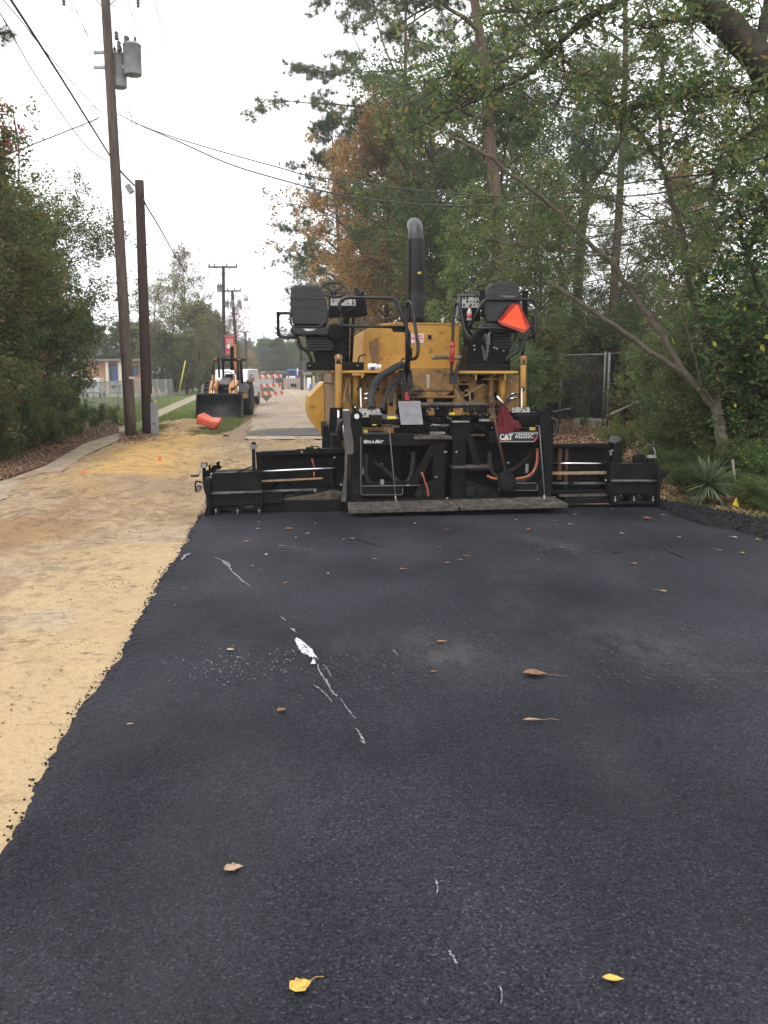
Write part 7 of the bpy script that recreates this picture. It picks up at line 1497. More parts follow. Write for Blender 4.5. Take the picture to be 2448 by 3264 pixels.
def skeleton(seed, H, Rc, z0, tr, nl, shape='round', up=.35, nsub=5, lean=.04, stems=1, sublen=.42):
    r = np.random.RandomState(seed); T_ = []; tips = []
    for st in range(stems):
        b0_ = np.array([r.randn() * .12 * (stems > 1), r.randn() * .12 * (stems > 1), -.1]); d = np.array([r.randn() * lean * (4 if stems > 1 else 1), r.randn() * lean * (4 if stems > 1 else 1), 1.0])
        tp_, _ = bend(b0_, d, H * (.9 if stems == 1 else .7 + .3 * r.rand()), 10, r, .1, .18); k = 1 / stems ** .5
        T_.append((tp_, [tr * k * (1 - .88 * (i / 10)) + .006 for i in range(11)]))
        n_ = max(3, nl // stems)
        for i in range(n_):
            t = z0 + (1 - z0) * ((i + r.rand()) / n_) ** .9; t = min(t, .985); idx = t * 10; i0 = int(idx); p = tp_[i0] * (1 - idx + i0) + tp_[min(i0 + 1, 10)] * (idx - i0)
            u_ = (t - z0) / (1 - z0)
            if shape == 'round': L_ = Rc * (math.sin(math.pi * (.12 + .80 * u_)) ** .7) * (.75 + .4 * r.rand())
            elif shape == 'cone': L_ = Rc * (1.05 - u_) ** .8 * (.6 + .6 * r.rand())
            else: L_ = Rc * (.55 + .45 * u_) * (.8 + .4 * r.rand()) * (1 - .5 * max(0, u_ - .75) / .25)
            a = i * 2.4 + r.rand() * .8; el = up + .5 * u_ + r.randn() * .12
            lp, dd = bend(p, np.array([math.cos(a) * math.cos(el), math.sin(a) * math.cos(el), math.sin(el)]), L_, 6, r, up * .3, .35)
            lr = tr * k * (1 - .85 * t) * .5 + .008; T_.append((lp, [lr * (1 - .13 * j) for j in range(7)]))
            for s in range(nsub):
                q = 1.5 + 4.5 * (s + r.rand()) / nsub; j = min(int(q), 5); pp = lp[j] * (1 - q + j) + lp[j + 1] * (q - j)
                sd = (lp[j + 1] - lp[j]); sd = sd / np.linalg.norm(sd) + r.randn(3) * .75; sp_, de = bend(pp, sd, L_ * sublen * (.6 + .7 * r.rand()), 4, r, .1, .4)
                T_.append((sp_, [lr * .4 * (1 - .2 * j2) + .002 for j2 in range(5)]))
                for e in sp_[1:]: tips.append((e, de))
            tips.append((lp[-1], dd)); tips.append((lp[-2], dd))
    return T_, tips, r
def tubes_mesh(T_, seg=6):
    b = MB()
    for pts, rr_ in T_: b.tube(pts, list(rr_), seg if rr_[0] < .08 else 14, cap=False)
    return b
PROTO = {}
def proto(key, kind, seed, H, Rc, z0, tr, nl, nleaf=26000, leaf=(.11, .055), sig=.3, mat_='green', bark=None, **kw):
    T_, tips, r = skeleton(seed, H, Rc, z0, tr, nl, **kw); C = np.array([t[0] for t in tips]); Dd = np.array([t[1] for t in tips])
    if kind == 'pine':
        k = r.randint(0, len(C), nleaf); CC = C[k] + r.randn(nleaf, 3) * sig * np.array([1, 1, .45]); V, Fc = needle_tufts(CC, Dd[k] * .7 + np.array([0, 0, .45]), 34, leaf[0], leaf[1], r)
    else:
        m_ = max(1, nleaf // 30); k = r.randint(0, len(C), m_); cc = C[k] + r.randn(m_, 3) * sig; cc = np.repeat(cc, 30, 0) + r.randn(m_ * 30, 3) * sig * .38; V, Fc = leaf_quads(cc, leaf[0], leaf[1], r)
    tm = tubes_mesh(T_).build('trunk', bark or M_bark); cm = np_mesh('crown', V, Fc, LFM[mat_]); td, cd = tm.data, cm.data
    bpy.data.objects.remove(tm); bpy.data.objects.remove(cm); PROTO[key] = (td, cd, H)
def tree(key, x, y, H, label, cat='tree', group=None, name='tree', rz=None, lm=None, wide=1.0, z=GZ, lean=(0, 0)):
    td, cd, H0 = PROTO[key]; t = empty(name, (x, y, z)); s = H / H0; rr = random.Random(int(x * 31 + y * 17)); t.rotation_euler = (lean[0], lean[1], rr.uniform(0, 6.28) if rz is None else rz); t.scale = (s * wide, s * wide, s); tag(t, label, cat, group)
    for nm, d in (('trunk', td), ('crown', cd)):
        o = bpy.data.objects.new(nm, d); COL.objects.link(o); o.parent = t
        if lm and nm == 'crown': o.material_slots[0].link = 'OBJECT'; o.material_slots[0].material = LFM[lm]
    return t
X = lambda u, Y: (u - CX) / F * Y
proto('oak', 'leaf', 1, 12, 3.9, .36, .18, 20, 17000, (.13, .06), .36, 'green')
proto('oak2', 'leaf', 2, 12, 3.4, .4, .15, 18, 15000, (.13, .055), .32, 'dark')
proto('maple', 'leaf', 3, 17, 4.6, .15, .22, 30, 42000, (.17, .09), .42, 'orange', bark=M_bark)
proto('airy', 'leaf', 4, 12, 3.2, .25, .14, 20, 9000, (.14, .06), .35, 'olive', up=.7)
proto('slim', 'leaf', 5, 11, 1.9, .15, .09, 20, 16000, (.13, .055), .3, 'green', up=.5)
proto('farround', 'leaf', 6, 9, 2.6, .08, .18, 24, 26000, (.20, .11), .36, 'olive')
proto('pine', 'pine', 7, 24, 4.6, .42, .26, 24, 1150, (.34, .026), .26, 'pine', bark=M_pbark, shape='round', up=.05, sublen=.34)
proto('pinewide', 'pine', 8, 22, 6.8, .34, .27, 24, 2300, (.34, .026), .28, 'pine', bark=M_pbark, shape='cone', up=.10, sublen=.30)
proto('youngpine', 'pine', 9, 9, 2.6, .15, .12, 26, 1500, (.26, .022), .22, 'pine', bark=M_pbark, shape='cone', up=.2)
proto('shrub', 'leaf', 10, 3.2, 1.5, .06, .06, 22, 17000, (.085, .04), .2, 'green', stems=4)
proto('shrub2', 'leaf', 11, 4.2, 1.7, .05, .07, 24, 20000, (.10, .045), .22, 'dark', stems=5)
proto('hedge', 'leaf', 12, 7.0, 2.4, .04, .12, 34, 52000, (.095, .045), .27, 'dark', stems=4, nsub=6)
proto('hedge2', 'leaf', 13, 7.5, 2.7, .05, .13, 34, 66000, (.10, .05), .28, 'green', stems=3, nsub=6)
proto('umbrella', 'leaf', 14, 7.2, 2.6, .36, .10, 22, 34000, (.09, .042), .26, 'dark', stems=3, nsub=6)
proto('sapling', 'leaf', 15, 4.5, 1.1, .2, .03, 12, 3500, (.10, .045), .2, 'green', stems=2)

rr_h = random.Random(3)
# ---- left hedge and trees
for (k, x, y, h, lb) in [('hedge', -9.1, 17.3, 6.0, 'dense dark broadleaf bush mass at the left edge, nearest of the hedge'), ('hedge2', -9.6, 19.6, 6.9, 'dense green bush second from the camera in the left hedge'), ('hedge', -10.4, 21.8, 6.6, 'dark rusty-tinged bush in the middle of the left hedge'),
    ('hedge2', -10.9, 23.6, 7.2, 'thick bush behind the middle of the left hedge with bare stems below'), ('hedge', -12.6, 26.6, 6.2, 'farthest thick bush of the left hedge beside the chain-link fence'),
    ('umbrella', -10.4, 26.0, 7.2, 'multi-stemmed tree whose crown hangs out behind the tall utility pole'), ('umbrella', -10.9, 28.5, 7.0, 'small tree with airy crown showing between the two near poles'), ('hedge2', -11.4, 19.8, 8.4, 'tallest broadleaf tree rising at the back of the left hedge'),
    ('hedge', -12.9, 24.0, 8.2, 'broadleaf tree behind the left hedge, right of the tallest one'), ('hedge2', -10.4, 16.6, 7.2, 'broadleaf tree at the far left edge behind the nearest bush'), ('hedge', -15, 29, 7.4, 'rounded tree far back behind the left hedge'), ('hedge2', -14.5, 33, 6.6, 'pale green tree behind the fence at left')]:
    tree(k, x, y, h, lb, 'bush' if 'bush' in lb else 'tree', 'bushes and trees of the left hedge', 'bush' if 'bush' in lb else 'tree', lm=('rusty' if 'rusty' in lb else ('hedge' if rr_h.random() < .3 else 'green')))
for i, (u, v, h) in enumerate([(60, 1462, 1.5), (140, 1434, 1.3), (220, 1410, 1.4), (285, 1386, 1.1), (345, 1362, .8), (395, 1352, .7), (20, 1476, 1.7), (100, 1447, 1.9), (180, 1418, 1.8), (250, 1392, 1.6)]):
    p = G(u, v); tree('shrub' if i % 2 else 'shrub2', p.x - .5, p.y + .4, h, 'low leafy shrub at the foot of the left hedge along the litter strip', 'shrub', 'low shrubs at the foot of the left hedge', 'shrub')
for i, (x, Y, h) in enumerate([(-9.7, 25.4, 4.2), (-9.9, 26.8, 4.6), (-9.5, 24.2, 4.0), (-10.4, 28.0, 4.4), (-9.3, 23.0, 4.0), (-10.2, 27.3, 5.0), (-9.0, 21.6, 3.8), (-10.8, 29.2, 4.6)]): tree('sapling', x, Y, h, 'thin bare-stemmed sapling at the right end of the left hedge', 'sapling', 'saplings at the end of the left hedge', 'sapling', lm='dark')
# tall thin red-tipped shoot at the far left
b = MB(); base = Vector((X(22, 18.2), 18.2, 4.6)); q = [base, W(50, 620, 18.2), W(60, 480, 18.2), W(40, 350, 18.2)]; t = empty('vine_shoot', base); tag(t, 'thin shoot with reddish leaves sticking up above the left hedge', 'shoot'); b.tube([p_ - base for p_ in smooth_path(q, 5)], .012, 6); b.build('stem', M_bark, t)
r = np.random.RandomState(3); cc = []
for (u, v, n, s_) in ((30, 345, 10, .07), (35, 420, 8, .08), (15, 470, 10, .1), (65, 415, 10, .08), (50, 500, 10, .14)): p = W(u, v, 18.2) - base; cc.append(np.array(p) + r.randn(n, 3) * s_)
V, Fc = leaf_quads(np.concatenate(cc), .12, .05, r, droop=.8); np_mesh('leaves', V, Fc, LFM['red'], t)
# pine tuft entering at the left border near the top
base = W(-60, 110, 14); t = empty('pine_branch', base); tag(t, 'pine branch tip poking in at the upper left border', 'branch'); b = MB(); b.tube([Vector((-.8, 0, -.1)), Vector((0, 0, 0)), W(30, 105, 14) - base], .012, 6); b.build('twig', M_pbark, t)
r = np.random.RandomState(4); C = np.array([tuple(W(u, v, 14) - base) for u, v in ((28, 100), (15, 118), (0, 95), (10, 128), (22, 108), (-10, 105))]); V, Fc = needle_tufts(np.repeat(C, 3, 0) + r.randn(18, 3) * .04, np.tile([[.6, 0, -.1]], (18, 1)), 34, .17, .006, r); np_mesh('needles', V, Fc, LFM['pine'], t)

# ---- trees behind the building and along the far left
for (k, u, Y, vt, lm, lb, w_) in [('farround', 640, 96, 985, 'olive', 'big olive-brown round tree behind the backhoe', .9), ('farround', 668, 104, 1000, 'olive', 'yellowish olive tree right behind the banner pole', .9), ('airy', 603, 101, 822, 'olive', 'tall half-bare tree rising above the olive trees left of the far poles', .8), ('airy', 560, 99, 900, 'olive', 'half-bare tree left of the tallest half-bare one', 1.2), ('farround', 545, 84, 1070, 'green', 'green tree at the right end of the brick building', 1.1), ('airy', 500, 96, 930, 'olive', 'sparse tree above the brick building roof', 1.4),
    ('farround', 478, 100, 1040, 'green', 'round green tree behind the brick building', 1.2), ('farround', 600, 88, 1075, 'olive', 'brown-green tree beside the yellow guy guard', 1.0), ('farround', 395, 100, 1040, 'green', 'green tree seen left of the near poles behind the building', 1.2), ('farround', 300, 104, 1050, 'dark', 'dark tree behind the building near the left hedge', 1.3), ('farround', 200, 100, 1040, 'dark', 'dark tree at the far left behind the hedge', 1.3),
    ('youngpine', 706, 118, 1000, None, 'pointed pine just right of the banner pole', .9), ('farround', 715, 120, 1080, 'green', 'green tree low behind the leaning far pole', 1.0), ('airy', 757, 165, 985, 'red', 'pinkish bare tree between the leaning pole and the third pole', .9), ('airy', 735, 150, 1030, 'rusty', 'small reddish sparse tree beside the leaning pole', .9),
    ('farround', 750, 150, 1110, 'olive', 'olive tree low in the road gap', 1.2), ('maple', 799, 155, 1126, 'orange', 'small bright orange tree in the road gap', .9), ('farround', 776, 165, 1120, 'olive', 'pale olive tree left of the small orange tree', 1.2), ('farround', 825, 205, 1128, 'green', 'far green tree right of the small orange tree', 1.3), ('farround', 850, 210, 1133, 'dark', 'far dark tree above the open shed', 1.3), ('farround', 878, 205, 1128, 'green', 'far green tree left of the blue truck', 1.3),
    ('farround', 905, 200, 1115, 'olive', 'far olive tree behind the blue truck', 1.3), ('farround', 935, 190, 1100, 'green', 'far green tree behind the pale pole', 1.3), ('farround', 965, 185, 1085, 'dark', 'far dark tree behind the red truck', 1.3), ('farround', 1000, 180, 1080, 'green', 'far green tree behind the right shed', 1.3), ('pine', 925, 135, 1035, None, 'small pine by the road behind the seat module', .9), ('youngpine', 900, 150, 1075, None, 'young pine at the left edge of the right woods far away', 1.2), ('pine', 965, 125, 1000, None, 'pine behind the paver seat, second of the far ones', 1.0)]:
    H = 1.7 + (1200 - vt) / F * Y - GZ; H = max(H, 3) * 1.04; tree(k, X(u, Y), Y, H, lb, 'tree', None, 'pine_tree' if 'pine' in k else 'tree', lm=lm, wide=w_)
rr = random.Random(31)
for i in range(26):   # tree line closing the far background
    Y = rr.uniform(190, 260); u = 430 + i * 24 + rr.uniform(-10, 10); tree('farround', X(u, Y), Y, rr.uniform(8, 11.5), 'tree of the distant tree line closing the view down the road', 'tree', 'distant tree line at the end of the road', 'tree', lm=rr.choice(['green', 'olive', 'dark']), wide=1.5)

# ---- right woods: the trees that show
proto('pinehigh', 'pine', 18, 25, 8.2, .5, .27, 22, 3000, (.34, .026), .28, 'pine', bark=M_pbark, shape='round', up=.05, sublen=.30)
tree('pinehigh', X(1290, 50), 50, 26, 'tall pine whose long limbs reach left over the road at the top', 'tree', None, 'pine_tree', rz=1.0)
tree('pinewide', X(1090, 58), 58, 19.2, 'second tall pine showing its tufts left of the orange tree', 'tree', None, 'pine_tree', rz=2.2, wide=.85)
tree('pinewide', X(1060, 76), 76, 14.5, 'pale green pine low at the left edge of the right woods', 'tree', None, 'pine_tree', rz=.4, wide=.9)
tree('pine', X(1030, 96), 96, 15, 'slender pine at the left edge of the woods above the road', 'tree', None, 'pine_tree', rz=.4)
tree('pine', X(1623, 31), 31, 27, 'large straight pine trunk right of the exhaust stack', 'tree', None, 'pine_tree', rz=.2)
tree('pine', X(1937, 36), 36, 24, 'thin grey pine trunk right of the forked oak', 'tree', None, 'pine_tree', rz=1.9, wide=.8)
tree('pine', X(1800, 55), 55, 22, 'thin pine deep in the right woods left of the forked oak', 'tree', None, 'pine_tree', rz=2.9, wide=.8)
tree('pine', X(2180, 48), 48, 21, 'pine deep in the right woods right of the mimosa', 'tree', None, 'pine_tree', rz=4.0, wide=.9)
tree('maple', X(1235, 49), 49, 15.6, 'orange-leaved tree behind the exhaust stack', 'tree', None, 'maple_tree', rz=.3, wide=1.05)
tree('maple', X(1110, 68), 68, 13.5, 'smaller rusty orange tree above the left seat', 'tree', None, 'maple_tree', rz=2.3, wide=1.1)
tree('maple', X(1340, 44), 44, 14.0, 'reddish orange tree directly behind the stack top', 'tree', None, 'maple_tree', rz=4.3, lm='rusty', wide=.85)
tree('maple', X(2180, 40), 40, 11.2, 'orange-brown tree showing through the right woods', 'tree', None, 'maple_tree', rz=5, wide=.5)
key = [('oak', 1450, 38, 15, 'broad green tree right of the exhaust stack'), ('oak2', 1330, 47, 13, 'dark green tree behind the stack elbow'), ('oak2', 1540, 34, 12, 'dark leaning tree left of the large pine trunk'), ('oak', 1720, 35, 8.5, 'green tree right of the large pine trunk'), ('slim', 1480, 30, 8.2, 'slim tree behind the right seat'), ('slim', 1390, 36, 8.5, 'slim tree behind the paver hood'),
       ('oak', 1560, 42, 13, 'tall green tree behind the large pine'), ('oak2', 2050, 33, 7.5, 'dark tree behind the mimosa crown'), ('oak', 2290, 27, 9.5, 'green tree at the right behind the mimosa'), ('oak2', 2450, 22, 9, 'dark tree at the right border'), ('oak', 2400, 34, 11, 'tall green tree at the right border'), ('slim', 1180, 58, 9, 'slim green tree at the roadside behind the left seat'), ('farround', 1120, 70, 8, 'green round tree by the road behind the left seat'), ('farround', 1060, 84, 7.5, 'green round tree at the bend of the old road'),
       ('oak', 1900, 45, 9, 'tall tree deep behind the chain-link gate'), ('oak2', 1250, 62, 15, 'dark green tree behind the orange tree'), ('slim', 1700, 27, 8, 'slim tree left of the chain-link gate')]
for k, u, Y, H, lb in key: tree(k, X(u, Y), Y, H, lb)
rr = random.Random(44)
for i in range(14):   # the wood behind
    Y = rr.uniform(38, 72); x = rr.uniform(3.5 - .1 * (Y - 38), Y * .47); k = rr.choice(['oak', 'oak2', 'slim', 'oak2', 'pine'])
    tree(k, x, Y, (rr.uniform(5.5, 8.5) if k != 'pine' else rr.uniform(18, 22)) * (.85 if x > 8 else 1), 'tree deep in the right woods, lost among its neighbours', 'tree', 'trees deep in the right woods', 'tree' if k != 'pine' else 'pine_tree', lm=rr.choice([None, None, 'dark', 'olive', 'rusty']) if k != 'pine' else None)
# undergrowth
und = []
for i in range(46):
    Y = rr.uniform(34.5, 50); x = rr.uniform(3.6 - .1 * (Y - 35), Y * .46); und.append((x, Y, rr.uniform(2.8, 4.6)))
for x, Y, h in und: tree(rr.choice(['shrub', 'shrub2', 'shrub2']), x, Y, h, 'bush in the dense undergrowth behind the chain-link gate', 'bush', 'undergrowth bushes behind the gate', 'bush', lm=rr.choice([None, 'dark', 'dark', 'rusty', 'green']), wide=1.25)
for i in range(16):
    Y = rr.uniform(24, 33); x = rr.uniform(X(1480, Y), X(1725, Y)) - .6; tree(rr.choice(['shrub', 'shrub2', 'sapling']), x, Y, rr.uniform(2.2, 4.2), 'bush in the undergrowth straight behind the paver', 'bush', 'undergrowth bushes behind the paver', 'bush', lm=rr.choice([None, 'dark', 'olive']), wide=1.1)
for i in range(40):
    Y = rr.uniform(14.2, 32); x = X(rr.uniform(2230, 2560), Y) + .0; h = rr.uniform(1.3, 3.2) * (.75 + Y / 60)
    tree(rr.choice(['shrub', 'shrub2']), x, Y, h, 'leafy bush in the thicket right of the mimosa trunk', 'bush', 'thicket bushes at the right border', 'bush', lm=rr.choice([None, 'dark', 'dark', 'vine']), wide=1.15)
for (x, Y, h, lb) in [(5.1, 16.2, .95, 'low fine-leaved bush behind the right end gate'), (5.7, 15.2, 1.0, 'low green bush between the end gate and the spiky plant'), (4.6, 17.6, .8, 'small sprig of green behind the crank of the right extension'), (6.3, 14.4, .9, 'leafy clump behind the pale stick'), (6.9, 13.6, .9, 'bright green clump at the right border'), (5.9, 17.5, 1.5, 'bush at the base of the mimosa, left side'), (7.2, 15.4, 2.0, 'taller bush behind the pale stick at the right border')]:
    tree('shrub', x, Y, h, lb, 'bush', None, 'bush', lm='vine' if 'bright' in lb else 'mimosa', wide=1.3)
for i, (u, Y, h, k_) in enumerate([(2385, 12.0, .42, 'vine'), (2425, 11.5, .45, 'mimosa'), (2180, 13.2, .45, 'mimosa'), (2320, 12.9, .42, 'dark'), (2450, 12.4, .75, 'vine'), (2150, 14.2, .6, 'dark'), (2215, 12.8, .5, 'dark'), (2300, 13.6, .7, 'mimosa'), (2480, 11.2, .4, 'dark'), (2400, 13.4, .9, 'mimosa')]):
    tree('shrub', X(u, Y), Y, h, 'low leafy plant beside the yucca along the right asphalt edge', 'plant', 'low plants around the yucca', 'low_plant', lm=k_, wide=1.5)
for i, (u, Y, h) in enumerate([(1985, 27, 2.6), (2020, 24, 2.2), (2090, 21, 3.0), (2120, 26, 3.4), (2160, 22, 3.2), (1850, 29, 1.6), (1700, 24, 1.5), (2060, 29, 3.2), (2190, 19, 3.4), (2140, 18, 2.4)]):
    tree('sapling', X(u, Y), Y, h, 'thin leafy sapling on the leaf litter in front of the right woods', 'sapling', 'saplings on the leaf litter', 'sapling')
# ---- custom trees with limbs where the photo has them
def custom(name, label, base, limbs, m, mat_, nleaf, leaf, sig, seed, minr=0.0, twig=.8, twigs=3, flat=.0, droop=.25, zmin=1.6, ex=1.0):
    t = empty(name, base); tag(t, label, 'tree'); b = MB(); r = np.random.RandomState(seed); tips = []
    for pts, r0, r1, lf in limbs:
        q = smooth_path([W(*p) - Vector(base) for p in pts], 5); n = len(q); jl = [Vector(p_) + Vector(r.randn(3) * min(r0, .03) * .35) for p_ in q]; b.tube(jl, [r0 + (r1 - r0) * i / (n - 1) for i in range(n)], 14 if r0 > .04 else 8)
        if lf <= 0: continue
        for i in range(int(n * .25), n):
            for s in range(twigs):
                if r.rand() > lf: continue
                dd = r.randn(3); dd[2] = dd[2] * .5 + .15; dd /= np.linalg.norm(dd); L_ = twig * (.5 + r.rand()); sp_, de = bend(np.array(jl[i]), dd, L_, 4, r, .05, .5); b.tube(sp_, [.010, .008, .006, .004, .002], 5, cap=False); tips += sp_[1:]
    b.build('trunk', m, t); C = np.array([tuple(x) for x in tips]); C = C[C[:, 2] > zmin - base[2]]
    m_ = nleaf // 16; k = r.randint(0, len(C), m_); cc = C[k] + r.randn(m_, 3) * sig * np.array([1, 1, .7]); cc = np.repeat(cc, 16, 0) + r.randn(m_ * 16, 3) * sig * np.array([.5, .5, .22 if flat else .4]); V, Fc = leaf_quads(cc, leaf[0], leaf[1], r, flat, droop); np_mesh('crown', V, Fc, LFM[mat_], t); return t
Ym = 13.6; mb = W(2325, 1560, Ym); mb.z = GZ - .05
custom('mimosa_tree', 'leaning mimosa tree with several pale limbs fanning out at the right', mb, [
 ([(2325, 1570, Ym), (2312, 1500, Ym), (2300, 1400, Ym), (2292, 1350, Ym), (2285, 1318, Ym)], .095, .085, 0),
 ([(2288, 1325, Ym), (2241, 1250, Ym), (2183, 1192, Ym), (2097, 1048, Ym - .1), (2048, 985, Ym - .1), (2005, 922, Ym - .2), (1950, 840, Ym - .3), (1855, 757, Ym - .5), (1769, 666, Ym - .7), (1648, 569, Ym - 1), (1517, 473, Ym - 1.2), (1430, 434, Ym - 1.3)], .064, .018, .35),
 ([(2185, 1195, Ym), (2111, 1144, Ym - .1), (1995, 1062, Ym - .2), (1880, 985, Ym - .4), (1764, 910, Ym - .5)], .042, .028, .06),
 ([(2288, 1320, Ym), (2275, 1188, Ym + .1), (2250, 1130, Ym + .1), (2232, 1091, Ym + .1), (2212, 970, Ym + .1), (2193, 900, Ym + .1), (2174, 738, Ym), (2130, 593, Ym), (2106, 521, Ym)], .062, .036, .3),
 ([(2106, 524, Ym), (2060, 450, Ym - .1), (2010, 386, Ym - .2), (1928, 309, Ym - .3), (1773, 174, Ym - .4), (1648, 48, Ym - .5), (1560, -40, Ym - .6)], .032, .014, .9),
 ([(2106, 524, Ym), (2104, 338, Ym + .1), (2111, 154, Ym + .1), (2070, 50, Ym), (2050, -60, Ym)], .028, .014, .9),
 ([(2285, 1318, Ym), (2268, 1270, Ym - .15), (2240, 1230, Ym - .1), (2212, 1130, Ym - .2), (2190, 1050, Ym - .2), (2174, 975, Ym - .3), (2135, 880, Ym - .3), (2110, 760, Ym - .4)], .022, .008, .4),
 ([(2232, 1100, Ym), (2160, 1070, Ym), (2085, 1010, Ym), (2050, 988, Ym)], .022, .015, .1),
 ([(2104, 345, Ym), (2010, 252, Ym), (1930, 245, Ym), (1800, 230, Ym)], .015, .006, .7),
 ([(2111, 500, Ym), (2160, 420, Ym), (2230, 330, Ym - .1), (2330, 260, Ym - .2)], .015, .006, .8),
 ([(1990, 900, Ym), (2060, 820, Ym - .3), (2160, 760, Ym - .4), (2300, 700, Ym - .5)], .012, .005, .9),
 ([(1855, 757, Ym - .5), (1800, 790, Ym - .7), (1720, 800, Ym - .8), (1640, 780, Ym - .9)], .010, .004, .9),
 ([(2174, 738, Ym), (2080, 700, Ym + .1), (1960, 640, Ym + .2), (1820, 600, Ym + .3)], .012, .005, .8)], M_mbark, 'mimosa', 24000, (.050, .018), .17, 5, twig=.75, twigs=3, flat=.65, droop=.05, zmin=2.4)
Yo_ = 36.; fb_ = W(1841, 1310, Yo_); fb_.z = GZ
custom('oak_tree', 'dark forked oak in the middle of the right woods', fb_, [([(1835, 1330, 36), (1838, 1100, 36), (1843, 897, 36), (1852, 760, 36), (1862, 675, 36), (1868, 610, 36)], .21, .165, .1), ([(1868, 615, 36), (1858, 540, 36), (1860, 482, 36), (1882, 460, 36), (1900, 380, 36)], .125, .04, .5),
 ([(1868, 615, 36), (1900, 560, 36), (1937, 521, 36), (1985, 434, 36), (2030, 400, 36), (2100, 320, 36)], .14, .04, .6), ([(1937, 521, 36), (1890, 480, 36.2), (1830, 440, 36.4), (1770, 420, 36.6)], .05, .017, .7), ([(1985, 434, 36), (1960, 380, 36), (1900, 330, 36), (1820, 318, 36)], .042, .015, .7), ([(1865, 600, 36), (1810, 545, 36), (1740, 520, 36)], .03, .01, .6)], M_oakb, 'dark', 9000, (.12, .05), .3, 6, twig=1.2)
Yf = 12.6; ob_ = W(2760, 1500, Yf); ob_.z = GZ
custom('oak_tree', 'big dark oak leaning in from the right border with limbs across the top', ob_, [([(2760, 1560, Yf), (2700, 1000, Yf), (2600, 500, Yf), (2500, 300, Yf), (2400, 170, Yf), (2330, 90, Yf), (2250, 20, Yf), (2180, -60, Yf)], .26, .16, .25),
 ([(2560, 330, Yf), (2448, 288, Yf), (2350, 285, Yf), (2230, 310, Yf), (2180, 303, Yf), (2080, 328, Yf), (2000, 345, Yf), (1930, 330, Yf)], .05, .012, .9), ([(2420, 150, Yf), (2440, 60, Yf), (2460, -40, Yf)], .09, .06, .3), ([(2300, 60, Yf), (2220, 50, Yf - .2), (2150, 70, Yf - .3), (2050, 90, Yf - .4)], .035, .01, .9),
 ([(2130, -60, Yf), (1957, 10, Yf), (1890, 45, Yf), (1783, 140, Yf), (1700, 222, Yf), (1551, 304, Yf), (1470, 340, Yf), (1400, 360, Yf)], .055, .014, .5), ([(2480, 420, Yf), (2448, 400, Yf), (2380, 430, Yf), (2300, 500, Yf), (2260, 620, Yf)], .03, .01, .9), ([(1783, 140, Yf), (1800, 230, Yf), (1780, 330, Yf)], .014, .006, .8), ([(2240, 305, Yf), (2200, 400, Yf - .2), (2150, 460, Yf - .3)], .014, .006, .9),
 ([(1551, 304, Yf), (1480, 260, Yf), (1420, 230, Yf)], .012, .005, .8), ([(2000, 0, Yf), (1900, -10, Yf), (1750, 40, Yf), (1620, 30, Yf)], .02, .006, .8)], M_oakb, 'green', 8500, (.095, .040), .22, 7, twig=.7, twigs=3, zmin=2.8)
# broken leafy vine curtain at the right border with large yellow-spotted leaves
vb = W(2520, 1500, 13.4); vb.z = GZ
custom('vine_covered_tree', 'vine-covered small tree with yellow-spotted broad leaves at the right border', vb, [([(2520, 1560, 13.4), (2500, 1300, 13.4), (2440, 1000, 13.4), (2380, 800, 13.4), (2350, 640, 13.4)], .06, .02, 1.0), ([(2440, 1000, 13.4), (2360, 960, 13.2), (2290, 900, 13.1)], .02, .008, 1.0), ([(2470, 1150, 13.4), (2380, 1100, 13.2), (2330, 1080, 13.1)], .02, .008, 1.0), ([(2380, 800, 13.4), (2450, 700, 13.2), (2480, 560, 13.2)], .02, .008, 1.0)], M_bark, 'vine', 3600, (.085, .055), .22, 8, twig=.55, twigs=4, zmin=1.0)
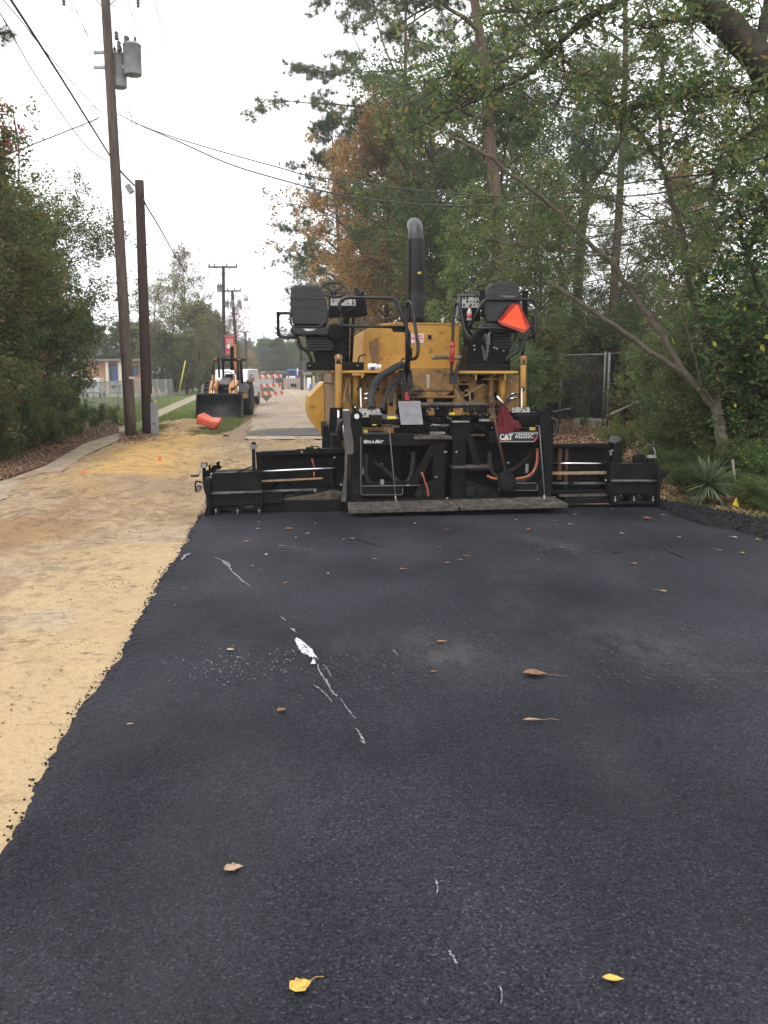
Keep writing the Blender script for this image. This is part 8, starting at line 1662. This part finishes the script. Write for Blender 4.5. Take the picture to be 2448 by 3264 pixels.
# yucca
yb = G(2253, 1612, GZ); yb.z = GZ; t = empty('yucca_plant', yb); tag(t, 'spiky yucca with long stiff green leaves at the edge of the loose asphalt', 'yucca'); r = np.random.RandomState(1); VV = []; FF = []
for i in range(260):
    a = r.rand() * 6.28; el = r.rand() * 1.95 - .65; L_ = (.36 + .16 * r.rand()); w_ = .011 + .005 * r.rand(); d = np.array([math.cos(a) * math.cos(el), math.sin(a) * math.cos(el), math.sin(el)]); sd = np.array([-math.sin(a), math.cos(a), 0.]); k0 = len(VV)
    for j in range(6): s = j / 5; c = np.array([0, 0, .30]) + d * L_ * s + np.array([0, 0, -.07 * s * s * math.cos(el)]); ww = w_ * (1 - s) ** .6 + .0006; VV += [c - sd * ww, c + sd * ww + np.array([0, 0, .002])]
    FF += [(k0 + 2 * j, k0 + 2 * j + 1, k0 + 2 * j + 3, k0 + 2 * j + 2) for j in range(5)]
np_mesh('leaves', np.array(VV), np.array(FF), leafmat('yucca_leaf', [(0, (.09, .13, .07)), (.5, (.14, .19, .10)), (.96, (.40, .32, .04))], vary=0, trans=.15), t)
b = MB(); b.tube([(0, 0, -.03), (0, 0, .31)], .03, 8); b.build('stem', M_bark, t)
# grasses and sprigs along the right edge of the asphalt
def edge_reg(n, r):
    t = r.rand(n); u = 2100 + t * 400; v = np.interp(u, [2100, 2193, 2289, 2361, 2448, 2500], [1596, 1606, 1622, 1636, 1650, 1662]) - np.abs(r.randn(n)) * 10 ; Y = 1.7 * F / (v - 1200); x = (u - CX) / F * Y; return np.stack([x, Y, np.full(n, GZ - .02)], 1)
blades('verge_grass', 1500, edge_reg, .09, .005, LFM['dark'], 12, 'ragged green grass along the right edge of the loose asphalt', 'grass')
# ================================================================== HAZE: air added to wash out the view like glare and fade the distance
def haze_box():
    b = MB(); b.box(-260, 260, -12, 330, -1.2, 34)
    m = bpy.data.materials.new('haze'); m.use_nodes = True; nt = m.node_tree; nt.nodes.clear()
    o_ = nt.nodes.new('ShaderNodeOutputMaterial'); v = nt.nodes.new('ShaderNodeVolumePrincipled'); v.inputs['Density'].default_value = 0.0010; v.inputs['Color'].default_value = (.93, .93, 1.0, 1); v.inputs['Anisotropy'].default_value = 0.2
    nt.links.new(v.outputs[0], o_.inputs['Volume']); h = b.build('haze', m); tag(h, 'thin bright haze added over the road scene as a glare veil', 'haze', kind='stuff')
haze_box()
